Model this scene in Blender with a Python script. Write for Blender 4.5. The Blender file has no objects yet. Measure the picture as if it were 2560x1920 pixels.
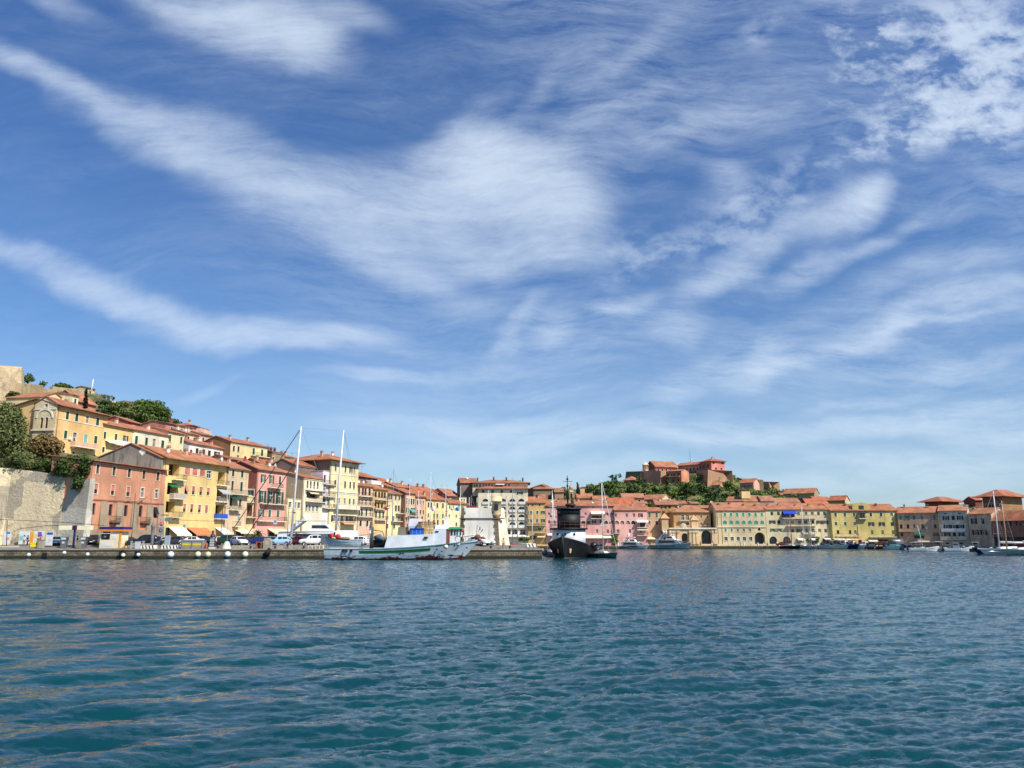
import bpy, math, random
import numpy as np
from mathutils import Vector, Matrix
random.seed(7); np.random.seed(7)
S=bpy.context.scene; COL=S.collection
PI=math.pi
# ---------- camera ----------
FP=2000.0; HC=3.08; PIT=math.atan(389/FP)
cam=bpy.data.cameras.new('camera'); co=bpy.data.objects.new('camera',cam); COL.objects.link(co)
cam.sensor_fit='HORIZONTAL'; cam.sensor_width=36; cam.lens=36*FP/2560; cam.clip_start=.1; cam.clip_end=6000
co.location=(0,0,HC); co.rotation_euler=(PI/2+PIT,0,0); S.camera=co
cP,sP=math.cos(PIT),math.sin(PIT)
def ray(px,py):
    u=(px-1280)/FP; v=(960-py)/FP
    return Vector((u,cP-v*sP,sP+v*cP))
def at(px,py,Y):
    d=ray(px,py); t=Y/d.y
    return Vector((d.x*t,Y,HC+d.z*t))
def hit_plane(px,py,P,n):
    d=ray(px,py); o=Vector((0,0,HC)); t=(P-o).dot(n)/d.dot(n)
    return o+d*t
# regions in which photo coordinates were measured
RG={'P':(0,0,1),'R1':(0,900,6.9125),'R2':(0,1120,5.53),'R3':(200,980,6.9125),'R4':(200,1180,6.9125),'R5':(480,1060,6.9125),'R6':(480,1220,6.9125),
'S1':(740,1050,6.9125),'S2':(760,1220,6.9125),'S3':(960,1160,6.9125),'S4':(1200,1160,6.9125),'S5':(1340,1170,6.914),'S6':(1500,1120,4.608),'S7':(1480,1240,6.9125),
'T1':(1760,1220,6.9125),'T2':(2000,1200,6.9125),'T3':(2240,1200,6.9125),'U1':(820,1260,11.06),'U2':(1020,1260,11.06),'U3':(1940,1310,11.06),'U4':(2120,1310,11.06),
'U5':(2300,1300,8.508),'U6':(560,1180,11.06),'V1':(1250,1260,11.85),'V2':(380,1280,10.05),'V3':(1560,1130,11.06),'V4':(1120,1150,7.213)}
def px(r,x,y=0):
    a=RG[r]; return (a[0]+x/a[2],a[1]+y/a[2])
# ---------- tagging ----------
def tag(o,label=None,cat=None,group=None,kind=None):
    if label:o['label']=label
    if cat:o['category']=cat
    if group:o['group']=group
    if kind:o['kind']=kind
    return o
def empty(name,loc=(0,0,0),rz=0,label=None,cat=None,group=None):
    o=bpy.data.objects.new(name,None); COL.objects.link(o); o.location=loc; o.rotation_euler=(0,0,rz); o.empty_display_size=.3
    return tag(o,label,cat,group)
# ---------- mesh builder ----------
class MB:
    def __init__(s): s.v=[];s.f=[];s.m=[];s.sm=[]
    def poly(s,pts,m=0,smooth=False):
        b=len(s.v); s.v+= [tuple(p) for p in pts]; s.f.append(tuple(range(b,b+len(pts)))); s.m.append(m); s.sm.append(smooth); return s
    def grid(s,rows,m=0,smooth=True,closed=False,capa=False,capb=False):
        b=len(s.v); n=len(rows[0])
        for r in rows: s.v+=[tuple(p) for p in r]
        for i in range(len(rows)-1):
            for j in range(n if closed else n-1):
                k=(j+1)%n; s.f.append((b+i*n+j,b+i*n+k,b+(i+1)*n+k,b+(i+1)*n+j)); s.m.append(m); s.sm.append(smooth)
        if capa: s.f.append(tuple(b+j for j in range(n))[::-1]); s.m.append(m); s.sm.append(False)
        if capb: s.f.append(tuple(b+(len(rows)-1)*n+j for j in range(n))); s.m.append(m); s.sm.append(False)
        return s
    def box(s,a,b,m=0):
        x0,y0,z0=a;x1,y1,z1=b
        return s.hexa([(x0,y0,z0),(x1,y0,z0),(x1,y1,z0),(x0,y1,z0),(x0,y0,z1),(x1,y0,z1),(x1,y1,z1),(x0,y1,z1)],m)
    def hexa(s,p,m=0):
        b=len(s.v); s.v+=[tuple(q) for q in p]
        for f in ((3,2,1,0),(4,5,6,7),(0,1,5,4),(1,2,6,5),(2,3,7,6),(3,0,4,7)):
            s.f.append(tuple(b+i for i in f)); s.m.append(m); s.sm.append(False)
        return s
    def tube(s,pts,r,m=0,n=6,cap=True):
        pts=[Vector(p) for p in pts]; rs=r if isinstance(r,(list,tuple)) else [r]*len(pts); rows=[]
        for i,p in enumerate(pts):
            d=(pts[min(i+1,len(pts)-1)]-pts[max(i-1,0)]).normalized()
            u=d.orthogonal().normalized() if abs(d.z)>.95 else d.cross(Vector((0,0,1))).normalized(); w=d.cross(u)
            rows.append([p+u*math.cos(2*PI*k/n)*rs[i]+w*math.sin(2*PI*k/n)*rs[i] for k in range(n)])
        return s.grid(rows,m,n>5,True,cap,cap)
    def lathe(s,c,prof,m=0,n=16,axis='z'):
        rows=[]
        for r,h in prof:
            row=[]
            for k in range(n):
                a=2*PI*k/n; x,y=r*math.cos(a),r*math.sin(a)
                q={'z':(x,y,h),'y':(x,h,-y),'x':(h,x,y)}[axis]; row.append((c[0]+q[0],c[1]+q[1],c[2]+q[2]))
            rows.append(row)
        return s.grid(rows,m,True,True)
    def ball(s,c,r,m=0,n=14,k=8,sq=(1,1,1)):
        rows=[]
        for i in range(k+1):
            t=PI*i/k; rows.append([(c[0]+r*sq[0]*math.sin(t)*math.cos(2*PI*j/n),c[1]+r*sq[1]*math.sin(t)*math.sin(2*PI*j/n),c[2]-r*sq[2]*math.cos(t)) for j in range(n)])
        return s.grid(rows,m,True,True)
    def prism(s,prof,x0,x1,m=0,plane='yz',smooth=False):
        def P(x,a,b): return {'yz':(x,a,b),'xz':(a,x,b),'xy':(a,b,x)}[plane]
        s.grid([[P(x0,a,b) for a,b in prof],[P(x1,a,b) for a,b in prof]],m,smooth,True,True,True); return s
    def make(s,name,mats,parent=None,loc=None,rz=0):
        me=bpy.data.meshes.new(name); me.from_pydata(s.v,[],s.f)
        if not isinstance(mats,(list,tuple)): mats=[mats]
        for m in mats: me.materials.append(m)
        me.polygons.foreach_set('material_index',s.m); me.polygons.foreach_set('use_smooth',s.sm); me.update()
        o=bpy.data.objects.new(name,me); COL.objects.link(o)
        if parent: o.parent=parent
        if loc is not None: o.location=loc
        o.rotation_euler=(0,0,rz)
        return o
# ---------- materials ----------
MATS={}
def lin(c):
    return tuple(((x/255)/12.92 if x/255<=.04045 else ((x/255+.055)/1.055)**2.4) for x in c)
def newmat(name):
    m=bpy.data.materials.new(name); m.use_nodes=True; nt=m.node_tree; b=nt.nodes['Principled BSDF']; return m,nt,b
def N(nt,t,**k):
    n=nt.nodes.new(t)
    for a,v in k.items():
        if a in ('operation','data_type','blend_type','interpolation_type','noise_dimensions','vector_type','wave_type','bands_direction','wave_profile','feature','sky_type','interpolation'): setattr(n,a,v)
        else: n.inputs[a.replace('_',' ')].default_value=v
    return n
def mathn(nt,op,a,b=None,c=None):
    n=nt.nodes.new('ShaderNodeMath'); n.operation=op
    for i,x in enumerate((a,b,c)):
        if x is None: continue
        if hasattr(x,'links') or hasattr(x,'is_linked'): nt.links.new(x,n.inputs[i])
        else: n.inputs[i].default_value=x
    return n.outputs[0]
def mixc(nt,f,a,b,bt='MIX'):
    n=nt.nodes.new('ShaderNodeMix'); n.data_type='RGBA'; n.blend_type=bt
    for i,x in ((0,f),(6,a),(7,b)):
        if hasattr(x,'is_linked'): nt.links.new(x,n.inputs[i])
        elif i==0: n.inputs[0].default_value=x
        else: n.inputs[i].default_value=(*x,1) if len(x)==3 else x
    return n.outputs[2]
def mapr(nt,v,a,b,c=0,d=1,smooth=True):
    n=nt.nodes.new('ShaderNodeMapRange'); n.interpolation_type='SMOOTHSTEP' if smooth else 'LINEAR'
    nt.links.new(v,n.inputs[0]); 
    for i,x in enumerate((a,b,c,d)): n.inputs[i+1].default_value=x
    return n.outputs[0]
def noise(nt,vec,scale,detail=3,rough=.55,dist=0):
    n=nt.nodes.new('ShaderNodeTexNoise'); n.inputs['Scale'].default_value=scale; n.inputs['Detail'].default_value=detail
    n.inputs['Roughness'].default_value=rough; n.inputs['Distortion'].default_value=dist
    if vec is not None: nt.links.new(vec,n.inputs['Vector'])
    return n.outputs[0]
def mapping(nt,vec,scale=(1,1,1),loc=(0,0,0),rot=(0,0,0)):
    n=nt.nodes.new('ShaderNodeMapping'); n.inputs['Scale'].default_value=scale; n.inputs['Location'].default_value=loc; n.inputs['Rotation'].default_value=rot
    nt.links.new(vec,n.inputs['Vector']); return n.outputs[0]
def objc(nt): return nt.nodes.new('ShaderNodeTexCoord').outputs['Object']
def geopos(nt): return nt.nodes.new('ShaderNodeNewGeometry').outputs['Position']
def bump(nt,b,h,st=.3,dist=.1):
    n=nt.nodes.new('ShaderNodeBump'); n.inputs['Strength'].default_value=st; n.inputs['Distance'].default_value=dist
    nt.links.new(h,n.inputs['Height']); nt.links.new(n.outputs[0],b.inputs['Normal'])
def paint(rgb,rough=.5,metal=0,var=.12,key=None,spec=.5):
    k=key or 'paint_%d_%d_%d_%g_%g'%(*rgb,rough,metal)
    if k in MATS: return MATS[k]
    m,nt,b=newmat(k); c=lin(rgb)
    n=noise(nt,objc(nt),.9,4); f=mapr(nt,n,.35,.7)
    o=mixc(nt,f,tuple(x*(1-var) for x in c),tuple(min(1,x*(1+var*.4)) for x in c)); nt.links.new(o,b.inputs['Base Color'])
    b.inputs['Roughness'].default_value=rough; b.inputs['Metallic'].default_value=metal; b.inputs['Specular IOR Level'].default_value=spec
    MATS[k]=m; return m
def plaster(rgb,dirt=.35,key=None,grime=(110,95,75)):
    k=key or 'plaster_%d_%d_%d_%g'%(*rgb,dirt)
    if k in MATS: return MATS[k]
    rgb=tuple(min(250,v+(sum(rgb)/3-v)*.24+5) for v in rgb); m,nt,b=newmat(k); c=lin(rgb); g=lin(grime); P=geopos(nt)
    n1=noise(nt,P,.16,5,.6); n2=noise(nt,mapping(nt,P,(1.3,1.3,.16)),1,4,.65); n3=noise(nt,P,1.6,4,.6)
    c1=mixc(nt,mapr(nt,n1,.3,.7),tuple(x*.74 for x in c),tuple(min(1,x*1.12) for x in c))
    c2=mixc(nt,mathn(nt,'MULTIPLY',mapr(nt,n2,.50,.74),min(.8,dirt*1.5)),c1,g)
    c3=mixc(nt,mathn(nt,'MULTIPLY',mapr(nt,n3,.52,.78),dirt*.8),c2,tuple(x*.6 for x in c))
    nt.links.new(c3,b.inputs['Base Color']); b.inputs['Roughness'].default_value=.92; b.inputs['Specular IOR Level'].default_value=.2
    bump(nt,b,n3,.25,.05); MATS[k]=m; return m
def stone(rgb,rgb2,sc=.5,key=None,blocks=0,stain=(60,60,50),stf=.5):
    k=key or 'stone_%d_%d_%d'%rgb
    if k in MATS: return MATS[k]
    m,nt,b=newmat(k); P=geopos(nt)
    n1=noise(nt,P,.11*sc*2,5,.65); n2=noise(nt,P,1.2*sc*2,5,.65); n3=noise(nt,mapping(nt,P,(.6,.6,.12)),1,4,.65)
    c=mixc(nt,mapr(nt,n1,.35,.65),lin(rgb),lin(rgb2)); c=mixc(nt,mathn(nt,'MULTIPLY',mapr(nt,n3,.5,.75),stf),c,lin(stain))
    c=mixc(nt,mapr(nt,n2,.5,.8,0,.55),c,tuple(x*.35 for x in lin(rgb)))
    h=n2
    if blocks:
        sep=nt.nodes.new('ShaderNodeSeparateXYZ'); nt.links.new(P,sep.inputs[0]); cb=nt.nodes.new('ShaderNodeCombineXYZ')
        nt.links.new(mathn(nt,'ADD',sep.outputs[0],sep.outputs[1]),cb.inputs[0]); nt.links.new(sep.outputs[2],cb.inputs[1])
        br=nt.nodes.new('ShaderNodeTexBrick'); br.inputs['Scale'].default_value=blocks; br.inputs['Mortar Size'].default_value=.03; br.inputs['Color1'].default_value=(1,1,1,1); br.inputs['Color2'].default_value=(.72,.72,.7,1); br.inputs['Mortar'].default_value=(.3,.28,.25,1)
        nt.links.new(cb.outputs[0],br.inputs[0]); c=mixc(nt,1,c,br.outputs[0],'MULTIPLY')
    nt.links.new(c,b.inputs['Base Color']); b.inputs['Roughness'].default_value=.95; b.inputs['Specular IOR Level'].default_value=.2
    bump(nt,b,h,.6,.15); MATS[k]=m; return m
def tiles(rgb,key=None):
    k=key or 'tiles_%d_%d_%d'%rgb
    if k in MATS: return MATS[k]
    rgb=tuple(a_*.42+b_*.58 for a_,b_ in zip(rgb,(180,134,100))); m,nt,b=newmat(k); c=lin(rgb); P=objc(nt); G=geopos(nt)
    n1=noise(nt,G,.35,5,.65); n2=noise(nt,mapping(nt,P,(4.5,1.1,1.1)),1,3,.7); n3=noise(nt,G,.09,3)
    a=mixc(nt,mapr(nt,n1,.35,.68),tuple(x*.68 for x in c),(min(1,c[0]*1.18),min(1,c[1]*1.25),c[2]*1.3))
    a=mixc(nt,mapr(nt,n2,.45,.75,0,.55),a,(c[0]*.42,c[1]*.42,c[2]*.5)); a=mixc(nt,mapr(nt,n3,.5,.72,0,.35),a,lin((150,125,100)))
    w=nt.nodes.new('ShaderNodeTexWave'); w.bands_direction='X'; w.inputs['Scale'].default_value=1.1; w.inputs['Distortion'].default_value=.4; nt.links.new(P,w.inputs[0])
    a=mixc(nt,mathn(nt,'MULTIPLY',w.outputs[1],.3),a,tuple(x*.4 for x in c))
    nt.links.new(a,b.inputs['Base Color']); b.inputs['Roughness'].default_value=.9; b.inputs['Specular IOR Level'].default_value=.2
    bump(nt,b,w.outputs[1],.7,.08); MATS[k]=m; return m
def patchwall(key,c0,c1,c2,sc=1.0):
    if key in MATS: return MATS[key]
    m,nt,b=newmat(key); P=geopos(nt); sep=nt.nodes.new('ShaderNodeSeparateXYZ'); nt.links.new(P,sep.inputs[0]); cb=nt.nodes.new('ShaderNodeCombineXYZ')
    n0=noise(nt,P,.5,4,.7); u=mathn(nt,'ADD',mathn(nt,'ADD',sep.outputs[0],mathn(nt,'MULTIPLY',sep.outputs[1],.6)),mathn(nt,'MULTIPLY',n0,1.1)); v=mathn(nt,'ADD',sep.outputs[2],mathn(nt,'MULTIPLY',n0,-1.3)); nt.links.new(u,cb.inputs[0]); nt.links.new(v,cb.inputs[1])
    vo=nt.nodes.new('ShaderNodeTexVoronoi'); vo.distance='CHEBYCHEV'; vo.inputs['Scale'].default_value=.22*sc; nt.links.new(cb.outputs[0],vo.inputs['Vector']); sc_=nt.nodes.new('ShaderNodeSeparateColor'); nt.links.new(vo.outputs['Color'],sc_.inputs[0])
    c=mixc(nt,mapr(nt,sc_.outputs[0],.25,.75),lin(c0),lin(c1)); c=mixc(nt,mapr(nt,sc_.outputs[1],.6,.7),c,lin(c2)); 
    n1=noise(nt,P,.3*sc,6,.72); n2=noise(nt,mapping(nt,P,(1.1,1.1,.10)),1,6,.72); n3=noise(nt,P,1.9,6,.75)
    c=mixc(nt,mapr(nt,n1,.48,.66,0,.55),c,tuple(x*.6 for x in lin(c1))); c=mixc(nt,mapr(nt,n2,.56,.72,0,.6),c,lin((104,98,86))); c=mixc(nt,mapr(nt,n3,.60,.74,0,.4),c,tuple(x*.35 for x in lin(c0))); c=mixc(nt,mapr(nt,n3,.40,.28,0,.2),c,lin(c2))
    br=nt.nodes.new('ShaderNodeTexBrick'); br.inputs['Scale'].default_value=.55*sc; br.inputs['Mortar Size'].default_value=.012; br.inputs['Color1'].default_value=(1,1,1,1); br.inputs['Color2'].default_value=(.8,.79,.77,1); br.inputs['Mortar'].default_value=(.5,.48,.45,1); nt.links.new(cb.outputs[0],br.inputs[0]); c=mixc(nt,.35,c,br.outputs[0],'MULTIPLY')
    nt.links.new(c,b.inputs['Base Color']); b.inputs['Roughness'].default_value=.95; b.inputs['Specular IOR Level'].default_value=.15; bump(nt,b,n3,.9,.25); MATS[key]=m; return m
def glass(key='pane_glass',rgb=(22,27,30)):
    if key in MATS: return MATS[key]
    m,nt,b=newmat(key); n=noise(nt,geopos(nt),.6,2); c=lin(rgb)
    nt.links.new(mixc(nt,mapr(nt,n,.4,.6),c,tuple(x*2.6+.004 for x in c)),b.inputs['Base Color']); b.inputs['Roughness'].default_value=.12 if key!='tug_glass' else .45; MATS[key]=m; return m
def louvre(rgb):
    k='louvre_%d_%d_%d'%rgb
    if k in MATS: return MATS[k]
    m,nt,b=newmat(k); c=lin(rgb); P=geopos(nt)
    w=nt.nodes.new('ShaderNodeTexWave'); w.bands_direction='Z'; w.inputs['Scale'].default_value=2.6; nt.links.new(P,w.inputs[0]); n=noise(nt,P,.45,2)
    a=mixc(nt,mapr(nt,n,.35,.65),tuple(x*.7 for x in c),tuple(x*1.2 for x in c)); a=mixc(nt,mathn(nt,'MULTIPLY',w.outputs[1],.35),a,tuple(x*.4 for x in c))
    nt.links.new(a,b.inputs['Base Color']); b.inputs['Roughness'].default_value=.65; bump(nt,b,w.outputs[1],.5,.03); MATS[k]=m; return m
def leafm(rgb,rgb2,key):
    if key in MATS: return MATS[key]
    m,nt,b=newmat(key); g=nt.nodes.new('ShaderNodeNewGeometry'); n=noise(nt,g.outputs['Position'],.5,3)
    f=mathn(nt,'ADD',mathn(nt,'MULTIPLY',g.outputs['Random Per Island'],.6),mathn(nt,'MULTIPLY',mapr(nt,n,.35,.65),.4))
    nt.links.new(mixc(nt,f,lin(rgb),lin(rgb2)),b.inputs['Base Color']); b.inputs['Roughness'].default_value=.7; b.inputs['Specular IOR Level'].default_value=.25
    MATS[key]=m; return m
WHITE=paint((225,225,222),.4); DARK=paint((28,30,32),.6); GL=glass(); IRON=paint((45,40,38),.6); CREAM=plaster((235,222,190),.15); WOOD=paint((96,60,38),.7); RUBBER=paint((22,22,24),.85); CHROME=paint((190,192,195),.25,.9); GREYM=paint((120,125,128),.5)
# ---------- world: sky and clouds ----------
SUN_AZ=math.radians(float(51)); SUN_EL=math.radians(47)
sd=Vector((math.sin(SUN_AZ)*math.cos(SUN_EL),-math.cos(SUN_AZ)*math.cos(SUN_EL),math.sin(SUN_EL)))
sl=bpy.data.lights.new('sun','SUN'); sl.energy=4.8; sl.angle=math.radians(.53); sl.color=(1,.94,.84)
so=bpy.data.objects.new('sun',sl); COL.objects.link(so); so.rotation_euler=sd.to_track_quat('Z','Y').to_euler(); so.location=(60,-60,90)
W=bpy.data.worlds.new('World'); S.world=W; W.use_nodes=True; nt=W.node_tree; nt.nodes.clear()
out=nt.nodes.new('ShaderNodeOutputWorld'); bg=nt.nodes.new('ShaderNodeBackground'); nt.links.new(bg.outputs[0],out.inputs[0]); bg.inputs[1].default_value=.1
sky=nt.nodes.new('ShaderNodeTexSky'); sky.sky_type='NISHITA'; sky.sun_disc=False; sky.sun_elevation=SUN_EL; sky.sun_rotation=math.atan2(sd.x,sd.y); sky.altitude=0; sky.air_density=1.0; sky.dust_density=.6; sky.ozone_density=2.0
tc=nt.nodes.new('ShaderNodeTexCoord'); sep=nt.nodes.new('ShaderNodeSeparateXYZ'); nt.links.new(tc.outputs['Generated'],sep.inputs[0])
yy=mathn(nt,'MAXIMUM',mathn(nt,'ABSOLUTE',sep.outputs[1]),.15)
qx=mathn(nt,'DIVIDE',sep.outputs[0],yy); qz=mathn(nt,'DIVIDE',sep.outputs[2],yy)
cb=nt.nodes.new('ShaderNodeCombineXYZ'); nt.links.new(qx,cb.inputs[0]); nt.links.new(qz,cb.inputs[1]); Q=cb.outputs[0]
def vadd(a,b):
    n=nt.nodes.new('ShaderNodeVectorMath'); n.operation='ADD'; nt.links.new(a,n.inputs[0]); nt.links.new(b,n.inputs[1]); return n.outputs[0]
def warp(vec,sc,amt,det=3):
    n=nt.nodes.new('ShaderNodeTexNoise'); n.inputs['Scale'].default_value=sc; n.inputs['Detail'].default_value=det; nt.links.new(vec,n.inputs['Vector'])
    v=nt.nodes.new('ShaderNodeVectorMath'); v.operation='MULTIPLY_ADD'; nt.links.new(n.outputs['Color'],v.inputs[0]); v.inputs[1].default_value=(amt,amt,0); v.inputs[2].default_value=(-amt/2,-amt/2,0)
    return vadd(vec,v.outputs[0])
Qw=warp(warp(Q,2.2,.16,2),9,.05,4)
def blob(x,y,rx,ry,ang,amp,p=1.0):
    d=ray(x,y); c=(d.x/d.y,d.z/d.y)
    n=nt.nodes.new('ShaderNodeMapping'); n.vector_type='TEXTURE'; n.inputs['Location'].default_value=(c[0],c[1],0)
    n.inputs['Rotation'].default_value=(0,0,math.radians(ang)); n.inputs['Scale'].default_value=(rx/FP,ry/FP,1); nt.links.new(Qw,n.inputs[0])
    l=nt.nodes.new('ShaderNodeVectorMath'); l.operation='LENGTH'; nt.links.new(n.outputs[0],l.inputs[0])
    return mapr(nt,l.outputs['Value'],p*1.12,0,0,amp)
# soft masses of cirrus (angle: + is rising to the right)
B=[(60,210,330,50,-32,.75),(330,350,340,85,-24,.95),(620,440,330,130,-20,1.0),(870,560,380,150,-12,.9),(1120,520,340,150,-8,.95),(1330,470,280,170,-16,1.25),(1180,430,220,130,10,.6),(1430,560,190,130,-40,.8),(1130,400,170,90,25,.7),(1000,680,340,70,-18,.55),(1280,640,260,70,0,.6),
(60,610,280,45,-14,.6),(330,735,300,42,-18,.8),(640,830,330,52,-9,.95),(880,850,220,40,5,.6),(250,680,200,35,-14,.5),(560,70,360,130,-14,1.05),(700,60,260,130,-35,.8),(850,30,180,60,-20,.5),(420,20,300,60,-10,.5),(760,120,150,90,20,.4),(120,30,180,50,-35,.35),
(1290,790,150,38,38,.55),(1370,810,90,60,30,.45),(1240,860,90,25,15,.35),(1100,930,300,35,3,.35),(960,930,160,26,6,.4),(560,950,130,22,15,.2),(1160,1060,400,42,2,.55),(1250,1110,420,50,3,.5),
(1200,300,150,60,55,.28),(1400,200,260,50,48,.28),(1580,120,260,50,50,.25),(1700,330,480,80,12,.36),(1560,260,260,40,30,.3),
(2160,520,110,75,15,1.0),(2080,560,190,80,14,.75),(1840,470,90,90,50,.6),(1880,640,250,55,24,.6),(1800,710,140,42,14,.85),(1560,740,130,30,8,.6),(1680,790,90,50,0,.45),
(2120,650,330,36,17,.65),(2350,760,520,36,12,.5),(2150,830,420,34,14,.6),(1880,880,150,60,28,.75),(2350,800,240,12,2,.5),(2300,700,450,60,13,.35),(2500,780,260,80,4,.4),(1700,940,180,70,40,.45),
(1900,1060,520,50,2,.5),(2350,1030,400,45,5,.7),(2500,1080,300,60,0,.6),(2300,1150,500,45,-3,.5),(1750,1090,400,40,0,.45),(2150,980,300,25,8,.35),(2450,900,300,30,10,.3),(1500,1180,500,40,0,.35),(2100,1200,700,40,0,.35)]
acc=None
for b_ in B:
    o_=blob(*b_); acc=o_ if acc is None else mathn(nt,'ADD',acc,o_)
dens=mathn(nt,'MULTIPLY',mathn(nt,'SUBTRACT',1.0,mathn(nt,'EXPONENT',mathn(nt,'MULTIPLY',acc,-1.2))),1.25)
# fibres: stretched noise, falling to the right on the left side, rising on the right side
Qf=warp(warp(Q,1.6,.20,2),8,.04,3)
fA=noise(nt,mapping(nt,Qf,(6,26,1),rot=(0,0,math.radians(24))),1,9,.74); fB=noise(nt,mapping(nt,Qf,(5.5,30,1),rot=(0,0,math.radians(-17))),1,9,.74)
fC=noise(nt,mapping(nt,Qf,(7,32,1),rot=(0,0,math.radians(-50))),1,9,.74)
side=mapr(nt,qx,-.12,.20)
mf=nt.nodes.new('ShaderNodeMix'); nt.links.new(side,mf.inputs[0]); nt.links.new(fA,mf.inputs[2]); nt.links.new(fB,mf.inputs[3]); fib=mf.outputs[0]
soft=noise(nt,Qf,3.6,9,.64)
tex=mathn(nt,'ADD',mathn(nt,'ADD',mathn(nt,'MULTIPLY',fib,.36),mathn(nt,'MULTIPLY',fC,.32)),mathn(nt,'MULTIPLY',soft,.32))
tx=mapr(nt,tex,.37,.64,.06,1.05,False)
# thick parts stay whole, thin parts break into fibres
cir=mathn(nt,'MULTIPLY',dens,mathn(nt,'ADD',mathn(nt,'MULTIPLY',tx,.70),mathn(nt,'MULTIPLY',mathn(nt,'MULTIPLY',dens,dens),.22)))
# puffy cloudlets upper right
def blob2(*a): return blob(*a)
pm=None
for b_ in [(2330,190,380,330,25,1.25),(2480,120,260,220,0,.8),(2100,90,200,110,-25,.8),(2230,370,340,100,12,.9),(2060,210,120,110,30,.55),(1880,60,120,60,30,.35),(2500,320,200,90,15,.8),(1900,540,260,140,20,.6),(1640,640,240,90,10,.4)]:
    o_=blob(*b_); pm=o_ if pm is None else mathn(nt,'ADD',pm,o_)
Qp=warp(Q,14,.03,3)
n1=noise(nt,mapping(nt,Qp,(17,27,1),rot=(0,0,math.radians(-24))),1,6,.6); n0=noise(nt,Qp,5.5,3,.5); puf=mathn(nt,'MULTIPLY',mathn(nt,'MINIMUM',pm,1.1),mapr(nt,mathn(nt,'ADD',mathn(nt,'MULTIPLY',n1,.62),mathn(nt,'MULTIPLY',n0,.38)),.43,.62))
lowc=None
for b_ in [(1055,1215,60,26,0,.9),(1110,1208,70,30,0,.9)]:
    o_=blob(*b_); lowc=o_ if lowc is None else mathn(nt,'ADD',lowc,o_)
vl=noise(nt,mapping(nt,Qf,(1.6,4.5,1),rot=(0,0,math.radians(-20))),1,6,.6)
veil=mathn(nt,'MULTIPLY',mapr(nt,vl,.36,.66,.12,1),mapr(nt,mathn(nt,'ADD',mathn(nt,'MULTIPLY',fB,.5),mathn(nt,'MULTIPLY',fC,.5)),.40,.68,.02,.36,False))
veil=mathn(nt,'MULTIPLY',veil,mapr(nt,qx,-.50,.10,.30,1))
haze_=mapr(nt,qz,.32,.0,0,.16)
veil=mathn(nt,'ADD',veil,haze_)
tot=mathn(nt,'ADD',mathn(nt,'ADD',mathn(nt,'MULTIPLY',cir,.92),mathn(nt,'MULTIPLY',puf,.74)),mathn(nt,'ADD',veil,mathn(nt,'MULTIPLY',lowc,.35)))
cov=mathn(nt,'MULTIPLY',mathn(nt,'SUBTRACT',1.0,mathn(nt,'EXPONENT',mathn(nt,'MULTIPLY',mathn(nt,'MAXIMUM',tot,0),-1.5))),.98)
# cloud only above the horizon
cov=mathn(nt,'MULTIPLY',cov,mapr(nt,qz,.0,.04))
tint=mixc(nt,mapr(nt,qz,.02,.75,0,1,False),(.60,.79,.98),(.46,.745,1.13))
hsv=nt.nodes.new('ShaderNodeMix'); hsv.data_type='RGBA'; hsv.blend_type='MULTIPLY'; hsv.inputs[0].default_value=1; nt.links.new(sky.outputs[0],hsv.inputs[6]); nt.links.new(tint,hsv.inputs[7])
final=mixc(nt,cov,hsv.outputs[2],(6.5,7.45,8.6)); nt.links.new(final,bg.inputs[0])
S.view_settings.view_transform='Standard'; S.view_settings.look='None'; S.view_settings.exposure=.30; S.view_settings.gamma=1
S.cycles.max_bounces=5; S.cycles.diffuse_bounces=2; S.cycles.glossy_bounces=3; S.cycles.transmission_bounces=4; S.cycles.caustics_reflective=False; S.cycles.caustics_refractive=False
W.cycles.sampling_method='MANUAL'; W.cycles.sample_map_resolution=512
# ---------- water ----------
def fft_tile(n,L,lmin,lmax,wdir,spread,seed,slope,p=2.1):
    rng=np.random.RandomState(seed); k=2*np.pi*np.fft.fftfreq(n,L/n); kx,ky=np.meshgrid(k,k); K=np.hypot(kx,ky); K[0,0]=1
    lam=2*np.pi/K; c=(kx*math.cos(wdir)+ky*math.sin(wdir))/K
    amp=K**-p*np.exp(-(lam/lmax)**4)*np.exp(-(lmin/lam)**4*.5)*((1-spread)*np.abs(c)**3+spread); amp[0,0]=0
    h=(rng.randn(n,n)+1j*rng.randn(n,n))*amp; H=np.fft.ifft2(h).real; gx=np.fft.ifft2(1j*kx*h).real; gy=np.fft.ifft2(1j*ky*h).real; s=slope/math.sqrt((gx**2).mean()+(gy**2).mean())
    dx=np.fft.ifft2(1j*kx/K*h).real*s; dy=np.fft.ifft2(1j*ky/K*h).real*s
    return H*s,dx,dy,L
def samp(T,x,y):
    L=T[3]; n=T[0].shape[0]; u=(x/L%1)*n; v=(y/L%1)*n; i=np.floor(u).astype(int)%n; j=np.floor(v).astype(int)%n; fu=u-np.floor(u); fv=v-np.floor(v)
    r=[]
    for A in T[:3]:
        a=A[j,i]*(1-fu)+A[j,(i+1)%n]*fu; b=A[(j+1)%n,i]*(1-fu)+A[(j+1)%n,(i+1)%n]*fu; r.append(a*(1-fv)+b*fv)
    return r
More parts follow.
